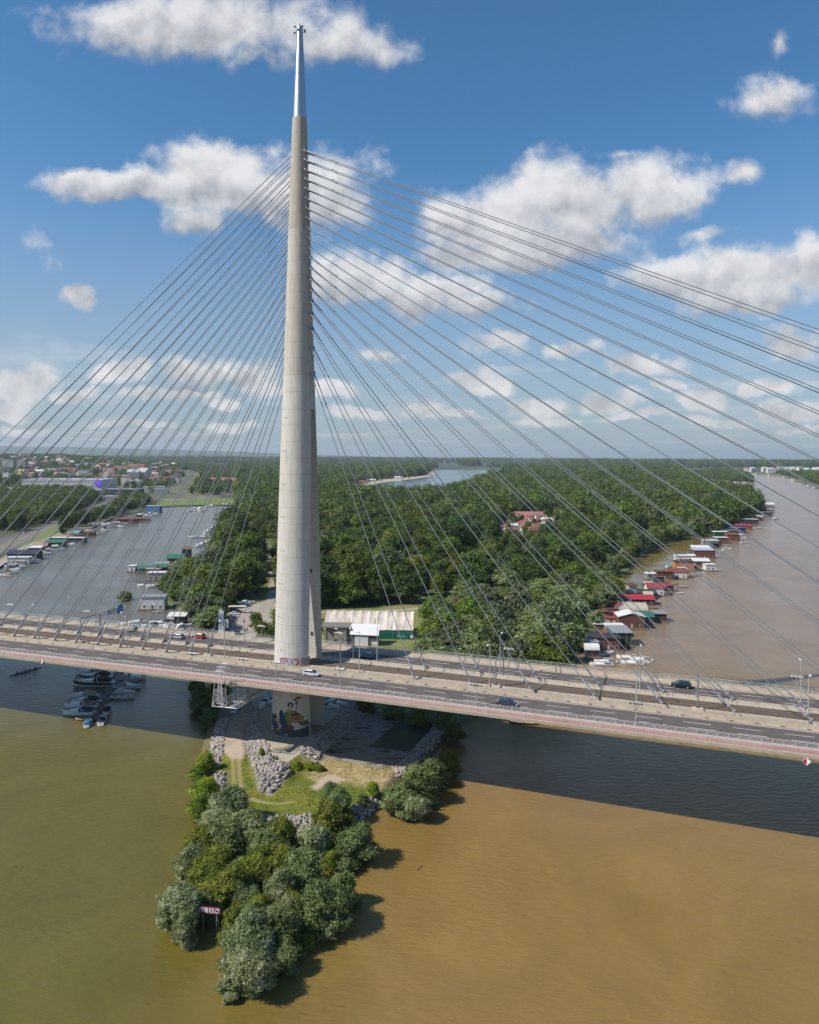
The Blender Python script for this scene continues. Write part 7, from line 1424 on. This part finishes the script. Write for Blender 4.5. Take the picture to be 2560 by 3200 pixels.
for i, a in enumerate(((30, 2350, 40, 16, 34, 'grey', 'grey', 'flat', 'tall grey apartment slab at the left edge'), (72, 2300, 26, 18, 36, 'stone', 'grey', 'flat', 'tall stone coloured apartment tower right of the slab'), (12, 2050, 26, 18, 24, 'grey', 'white', 'flat', 'grey block with white roof at the left edge'), (105, 2500, 30, 16, 20, 'pink', 'red', 'hip', 'pinkish block with red hipped roof'), (140, 2550, 34, 18, 20, 'cream', 'red', 'hip', 'cream block under a red roof above the trees'), (160, 2050, 42, 22, 19, 'white', 'white', 'flat', 'stepped white apartment block left of centre'), (205, 2150, 30, 18, 14, 'dark', 'brown', 'gable', 'dark house with brown roof behind the white block'), (275, 2700, 30, 16, 18, 'white', 'white', 'flat', 'white flat roofed block behind the grey cube'), (240, 2500, 24, 16, 14, 'grey', 'grey', 'hip', 'grey house between poplar and cube'),
   (380, 2450, 54, 20, 17, 'white', 'red', 'hip', 'long white block with red roof right of the cube'), (428, 2550, 56, 26, 20, 'pink', 'red', 'gable', 'large red roofed block on the hill'), (320, 2700, 34, 20, 16, 'cream', 'salmon', 'hip', 'cream block with salmon roof'), (418, 1900, 28, 24, 24, 'white', 'pale', 'gable', 'white gabled apartment block near the motorway'), (450, 1930, 26, 30, 25, 'grey', 'pale', 'gable', 'grey striped apartment block near the motorway'), (402, 1700, 26, 20, 19, 'white', 'brown', 'hip', 'white house block above the dark offices, left'), (428, 1600, 22, 18, 16, 'white', 'grey', 'hip', 'white house block above the dark offices, right'), (362, 1800, 26, 20, 16, 'stone', 'brown', 'hip', 'stone coloured block behind the violet screen'), (345, 2050, 30, 20, 15, 'stone', 'salmon', 'hip', 'stone block with salmon roof'), (482, 1500, 40, 20, 10, 'white', 'white', 'flat', 'white showroom beside the motorway'), (505, 1460, 26, 16, 8, 'white', 'pale', 'flat', 'pale low showroom beside the lawn'), (470, 2150, 40, 22, 16, 'pink', 'red', 'gable', 'red roofed block right of the gabled ones'), (720, 2000, 110, 26, 8, 'pink', 'salmon', 'gable', 'long low salmon roofed hall beyond the lawn'), (640, 1900, 30, 16, 7, 'white', 'white', 'flat', 'white low hall beyond the motorway'), (540, 1950, 40, 18, 8, 'white', 'pale', 'flat', 'pale sheds left of the motorway'))):
    house(a[8], at(a[0], a[1]), random.uniform(-.3, .3), a[2], a[3], a[4], a[5], a[6], a[7], group='apartment blocks of the town', name='apartment_block', cat='building')
g = random.Random(4)
for i in range(165):
    x, Y = g.uniform(0, 560), 1650*(2.3**g.uniform(0, 1)); rc = g.choice(['red', 'red', 'salmon', 'brown', 'grey', 'white']); wc = g.choice(['white', 'cream', 'stone', 'pink', 'grey'])
    if x < 345 and Y < 1750: continue
    house('%s house with %s roof among the trees of the town' % (wc, rc), at(x, Y), g.uniform(-.8, .8), g.uniform(12, 26), g.uniform(10, 15), g.uniform(9, 19), wc, rc, g.choice(['gable', 'hip']), group='small houses of the town')
ch = thing('church', 'small church with yellow domes among the trees at left', 'church', at(66, 1900), 0); MB().box(0, 0, 6, 18, 22, 14).build('wall', ch, mat('wall_cream', WALLC['cream']))
MB().lathe([(5, 12), (5, 18), (4.6, 20), (3, 22.5), (.2, 24)], 14).build('dome', ch, mat('dome_yellow', (.50, .42, .12), .6)); MB().lathe([(2.4, 13), (2.4, 17), (1.4, 19), (.1, 20)], 10, cx=-7, cy=-8).build('dome', ch, mat('dome_yellow', (.50, .42, .12)))
# village in the wood
vill = [(1565, 1636), (1575, 1645), (1560, 1650), (1580, 1655), (1545, 1640), (1553, 1631), (1605, 1652), (1628, 1648), (1640, 1640), (1648, 1652), (1662, 1660), (1675, 1655), (1690, 1662), (1700, 1650), (1680, 1640), (1655, 1630), (1635, 1628), (1615, 1632), (1710, 1640), (1725, 1648), (1735, 1640), (1620, 1665), (1600, 1668), (1645, 1668), (1515, 1693), (1522, 1703), (1668, 1672), (1705, 1632), (1690, 1628), (1730, 1630)]
for i, (x, y) in enumerate(vill):
    rc = ['red', 'crimson', 'salmon', 'red', 'crimson', 'brown', 'white'][i % 7]; wc = ['white', 'cream', 'stone', 'white'][i % 4]; big = (i == 17)
    house('%s walled cottage with %s roof in the village clearing' % (wc, rc), W(x, y, 1.0), g.uniform(-.5, .5), g.uniform(7, 13), g.uniform(6.5, 9), g.uniform(3.2, 5.5), wc, rc, g.choice(['gable', 'hip', 'gable']), 1, 'cottages of the village in the wood', 'cottage', 'house')
house('long terracotta roofed hall at the back of the village', W(1640, 1622, 1), .02, 44, 14, 5, 'cream', 'salmon', 'gable', 1); 
for x, y, w, l in ((1470, 1736, 22, 'pale flat shelter in the small clearing left of the village'), (1448, 1768, 12, 'low pale shed in the small clearing'), (1984, 1728, 9, 'grey shed at the edge of the flooded bank')): house(l, W(x, y, 1), 0, w, 8, 4, 'stone', 'pale', 'flat', 1, name='shed', cat='shed')
for x, y in ((1590, 1660), (1612, 1644), (1650, 1664), (1668, 1644), (1695, 1672), (1715, 1656), (1572, 1640), (1630, 1638), (1685, 1648), (1640, 1675), (1722, 1636), (1600, 1628), (1590, 1690), (1620, 1700), (1650, 1712), (1680, 1705), (1610, 1725), (1640, 1730), (1600, 1745), (1670, 1728), (1575, 1715), (1700, 1710), (1655, 1690), (1740, 1672), (1560, 1700), (1690, 1740)):
    k = random.choice([0, 1, 2, 3]); p = W(x, y, 1); me, tm, R, H = NEAR[k]; t = thing('tree', '%s garden tree between the village cottages' % TONE[k], 'tree', p, random.uniform(0, 6), 'garden trees of the village', random.uniform(.45, .75) if y < 1685 else random.uniform(.6, .8)); link('crown', me, t); link('trunk', tm, t)
# distant suburbs beyond the river on the right, and a few far buildings
for i, x in enumerate((2334, 2350, 2388, 2405, 2420, 2436, 2458, 2476, 2498, 2520, 2545, 2560)):
    Y = 3850+(i % 3)*160; p = WD(x, 1500, Y); house('white gabled house on the far bank at the right edge', (p[0], Y, 2), g.uniform(-.5, .5), 26, 18, 20, 'white', 'white' if i % 4 else 'salmon', 'gable', 4, 'white houses on the far bank')
p = WD(2470, 1500, 4400); house('long white hall behind the houses on the far bank', (p[0], 4400, 2), 0, 130, 30, 26, 'white', 'white', 'flat', 2, name='hall', cat='building')
for x, y, l in ((2380, 1484, 'left'), (2420, 1487, 'middle'), (2500, 1503, 'right')): house('low boat hall on the far river bank, %s one' % l, W(x, y, 1), 0, 50, 12, 6, 'cream', 'pale', 'flat', 1, 'boat halls on the far bank', 'boat_hall', 'building')
for x, y, l in ((1135, 1512, 'left'), (1160, 1506, 'middle'), (1245, 1497, 'right')): house('beach hut beside the lake, %s one' % l, W(x, y, 1.1), 0, 26, 10, 6, 'pink' if l == 'left' else 'white', 'red' if l == 'left' else 'white', 'gable', 1, 'huts on the lake beach')
for x, Y, h in ((1068, 9000, 75), (1090, 9200, 90), (1392, 8000, 40)):
    p = WD(x, 1400, Y); t = thing('chimney', 'tall distant chimney on the horizon, %s' % {1068: 'left one of the pair', 1090: 'right one of the pair', 1392: 'in the middle'}[x], 'chimney', (p[0], Y, 2)); MB().lathe([(6, 0), (4, h)], 10).build('shaft', t, mat('wall_grey', WALLC['grey']))
# tent hall, sheds and the concrete hut behind the deck
hp = W(1152, 1998, 1.0); th_ = thing('tent_hall', 'large hall with stained white membrane roof and green panelled wall', 'hall', hp, -.02)
TW, TD, EV, RG = 37.5, 19.0, 4.1, 10.2; nb = 10
MEM = mat('membrane', (.66, .60, .54), .7, c2=(.56, .47, .38), scale=.25, streak=((.26, .17, .11), (.9, .12, .12), .85))
for i in range(nb):
    x0, x1 = -TW/2+TW*i/nb, -TW/2+TW*(i+1)/nb; vs = []; K = 5
    for j in range(K+1):
        xx = x0+(x1-x0)*j/K; sag = .38*math.sin(math.pi*j/K)
        vs += [(xx, -.3, EV-sag*.3), (xx, TD*.22, EV+(RG-EV)*.5-sag+.35), (xx, TD/2, RG-sag*1.1), (xx, TD*.78, EV+(RG-EV)*.5-sag+.35), (xx, TD+.3, EV-sag*.3)]
    MB().add(vs, [(j*5+k, (j+1)*5+k, (j+1)*5+k+1, j*5+k+1) for j in range(K) for k in range(4)]).build('roof_bay', th_, MEM, smooth=True)
for s in (-1, 1): x = s*(TW/2-.05); MB().add([(x, 0, 0), (x, TD, 0), (x, TD, EV), (x, TD*.78, EV+(RG-EV)*.5+.3), (x, TD/2, RG-.02), (x, TD*.22, EV+(RG-EV)*.5+.3), (x, 0, EV)], [(0, 1, 2, 3, 4, 5, 6)]).build('gable_end', th_, MEM)
GP = mat('hall_green', (.012, .20, .14), .6, c2=(.01, .15, .105), scale=1); GPD = mat('hall_green_dark', (.008, .11, .08), .6)
MB().box(10.5, .0, 3.2, 16, .2, 1.7).build('fascia', th_, GP)
for i in range(26): MB().box(2.9+i*.62, .05, 1.2, .56, .18, 2.3).build('panel', th_, GPD if i % 3 else GP)
for i, (x, w) in enumerate(((12.6, 1.2), (14.2, .9), (12.8, 1.6), (14.9, .9))): MB().box(x, -.07, 1.9 if i < 2 else 1.2, w, .03, .25).build('lettering_line', th_, mat('hall_print', (.45, .6, .55), .6))
MB().box(18.0, -.08, 1.35, 1.0, .05, 1.3).build('poster', th_, WHITE); MB().box(-4, .1, 1.8, 29, .2, 3.6).build('wall', th_, mat('hall_wall', (.45, .41, .37), .8))
sp = W(1142, 2019, 1.0); st_ = thing('annex_shed', 'white roofed shed in front of the tent hall', 'shed', sp, -.03); SHB = mat('shed_brown', (.17, .125, .115), .8, c2=(.13, .095, .09), scale=1)
MB().add([(-6.3, -.6, 4.7), (5.4, -.6, 4.3), (5.4, 6.4, 7.4), (-6.3, 6.4, 7.4), (-6.3, -.6, 4.85), (5.4, -.6, 4.45), (5.4, 6.4, 7.55), (-6.3, 6.4, 7.55)], [(0, 3, 2, 1), (4, 5, 6, 7), (0, 1, 5, 4), (1, 2, 6, 5), (2, 3, 7, 6), (3, 0, 4, 7)]).build('roof', st_, mat('shed_white', (.72, .70, .70), .6))
MB().box(-.4, 2.8, 2.2, 11, 5.6, 4.4).build('wall', st_, SHB); MB().box(-1.6, -.1, 2.1, 5.4, .2, 4.0).build('door_panel', st_, mat('shed_white', (.72, .70, .70))); MB().box(3.9, -.1, 1.0, 2.6, .1, 1.6).build('poster', st_, WHITE)
cp = W(1052, 2014, 1.0); ct = thing('concrete_hut', 'open raw concrete hut with flat roof slab right of the pylon', 'hut', cp, -.05); RAWC = mat('raw_concrete', (.33, .29, .25), .9, c2=(.25, .22, .19), scale=.6, streak=((.18, .15, .12), (1.2, 1.2, .25), .7)); 
for x, y, w, d, h in ((-3.3, 3.5, 3.6, .5, 6.6), (2.2, .2, 3.6, 1.0, 6.9), (4.2, 3.2, .5, 6.2, 6.9), (-5.0, 5.0, .4, 4.0, 6.6)): MB().box(x, y, h/2, w, d, h).build('wall', ct, RAWC)
MB().box(-.6, 3.4, 7.15, 11.6, 8.4, .5).build('roof_slab', ct, mat('slab_dark', (.16, .15, .145), .9, c2=(.22, .2, .18), scale=.5)); 
for z, y in ((5.4, -.32), (2.6, -.32)): MB().box(2.4, y, z, .7, .05, .5).build('vent_opening', ct, vm)
for i in range(7): MB().box(random.uniform(-4, 0), random.uniform(-.5, 2), .4, 1.1, .8, .8, yaw=i).build('rubble_block', ct, RAWC)
for x, h, l in ((686, 9.5, 'left'), (690, 10, 'middle'), (696, 9.2, 'right')):
    p = W(x, 1975, 1.05); t = thing('flag_pillar', 'tall white banner pillar at the car park entrance, %s one' % l, 'pillar', p, 0, 'white pillars by the car park'); MB().box(0, 0, h/2, .7, .3, h).build('pillar', t, WHITE); MB().box(0, -.17, h*.6, .5, .04, h*.5).build('print', t, mat('pillar_print', (.25, .3, .45), .6))
t = thing('banner_wall', 'white panel with blue print beside the pillars', 'banner', W(702, 1972, 1.05), 0); MB().box(0, 0, 2.6, 3.2, .2, 5.0).build('panel', t, WHITE); MB().box(-.5, -.12, 3.2, .8, .03, 2.8).build('print', t, mat('pillar_print', (.25, .3, .45))); MB().box(.7, -.12, 3.0, .5, .03, 3.4).build('print', t, mat('pillar_print', (.25, .3, .45)))
t = thing('awning', 'cream awning over the rear of the parked cars', 'awning', W(742, 1915, 1.05), .1); MB().box(0, 0, 3.2, 8.5, 3, .15).build('canopy', t, mat('awning_cream', (.62, .55, .46), .8))
for x in (-4, 4):
    for y in (-1.3, 1.3): MB().tube((x, y, 0), (x, y, 3.15), .06).build('post', t, GALV)
for x, y, l in ((748, 1893, 'left'), (762, 1890, 'middle'), (775, 1886, 'right')): boat('cblue' if l == 'left' else 'open' if l == 'middle' else 'cwhite', x, y, .3, 'boat stored on land behind the parked cars, %s one' % l, .8, 'boats stored behind the car park', 1.1)
# flood warning signboard on posts
def signboard():
    p = W(658, 2922, 0); yaw = math.radians(-8); t = thing('river_signboard', 'wide red framed white signboard with anchor and boat symbols, on posts in the water', 'signboard', p, yaw)
    k = 118/2363.; wv = 76*k*.98; h = 17*k*1.05; z0 = 3.55; RF = mat('frame_red', (.22, .02, .04), .6); WP = mat('board_white', (.66, .60, .64), .6); BK = mat('symbol_black', (.01, .01, .02), .7); SR = mat('symbol_red', (.16, .02, .035), .6)
    pw = wv/4
    MB().box(-.30, .08, z0+h/2, wv+.2, .08, h+.22).build('frame', t, RF)
    for i in range(4):
        x = -wv/2-.30+(i+.5)*pw; b = MB().box(x, .02, z0+h/2, pw*.80, .05, h*.84).build('panel', t, WP)
        if i in (0, 3): MB().add([(x-pw*.40, -.02, z0+h*.90), (x-pw*.28, -.02, z0+h*.92), (x+pw*.40, -.02, z0+h*.12), (x+pw*.28, -.02, z0+h*.08)], [(3, 2, 1, 0)]).build('bar', b, SR)
        if i == 0:
            mb = MB().box(x, -.012, z0+h*.52, .08, .02, h*.5).box(x, -.012, z0+h*.68, pw*.34, .02, .07); 
            for q in range(8): a0, a1 = math.pi+math.pi*q/8, math.pi+math.pi*(q+1)/8; mb.tube((x+pw*.26*math.cos(a0), -.012, z0+h*.45+pw*.22*math.sin(a0)), (x+pw*.26*math.cos(a1), -.012, z0+h*.45+pw*.22*math.sin(a1)), .045, n=4)
            mb.build('anchor_symbol', b, BK)
        if i == 2: MB().box(x, -.012, z0+h*.5, .13, .02, h*.62).build('bar_symbol', b, BK)
        if i == 3: MB().box(x, -.012, z0+h*.40, pw*.55, .02, .05).box(x+.03, -.012, z0+h*.55, pw*.5, .02, .05).add([(x-pw*.2, -.012, z0+h*.45), (x+pw*.25, -.012, z0+h*.45), (x-pw*.05, -.012, z0+h*.72)], [(0, 1, 2)]).build('boat_symbol', b, BK)
    for x in (-1.35, .95): MB().tube((x, .2, -1), (x, .2, z0+h), .07, n=8).build('post', t, mat('post_green', (.25, .32, .27), .6))
    MB().tube((1.25, 1.1, -1), (1.0, .25, z0+.3), .05, n=6).build('brace', t, mat('post_green', (.25, .32, .27)))
signboard()
for x, y, a, L_, l in ((1312, 2714, .9, 1.6, 'thin stick floating on the ochre water right of the willows'), (45, 2710, .2, .9, 'dark lump of driftwood floating at the lower left edge')):
    t = thing('driftwood', l, 'driftwood', W(x, y, .02), a); MB().tube((-L_/2, 0, .03), (L_/2, .1, .06), .09, .05, n=6).tube((0, .03, .04), (L_*.3, .35, .12), .04, .02, n=5).build('branch', t, BARK)
# ------------------------------------------------------------------ the air: one even volume round camera and ground
hm = bpy.data.materials.new('air'); hm.use_nodes = True; nt = hm.node_tree; nt.nodes.clear()
pv = nt.nodes.new('ShaderNodeVolumePrincipled'); pv.inputs['Color'].default_value = (.78, .90, 1.0, 1); pv.inputs['Density'].default_value = 0.000045; pv.inputs['Anisotropy'].default_value = .2
oo = nt.nodes.new('ShaderNodeOutputMaterial'); nt.links.new(pv.outputs[0], oo.inputs['Volume'])
MB().box(0, 17500, 149, 75000, 38500, 302).build('haze', m=hm, kind='stuff')
# far beyond everything
print('objects', len(bpy.data.objects), 'tris', sum(len(o.data.polygons) for o in bpy.data.objects if o.type == 'MESH'))
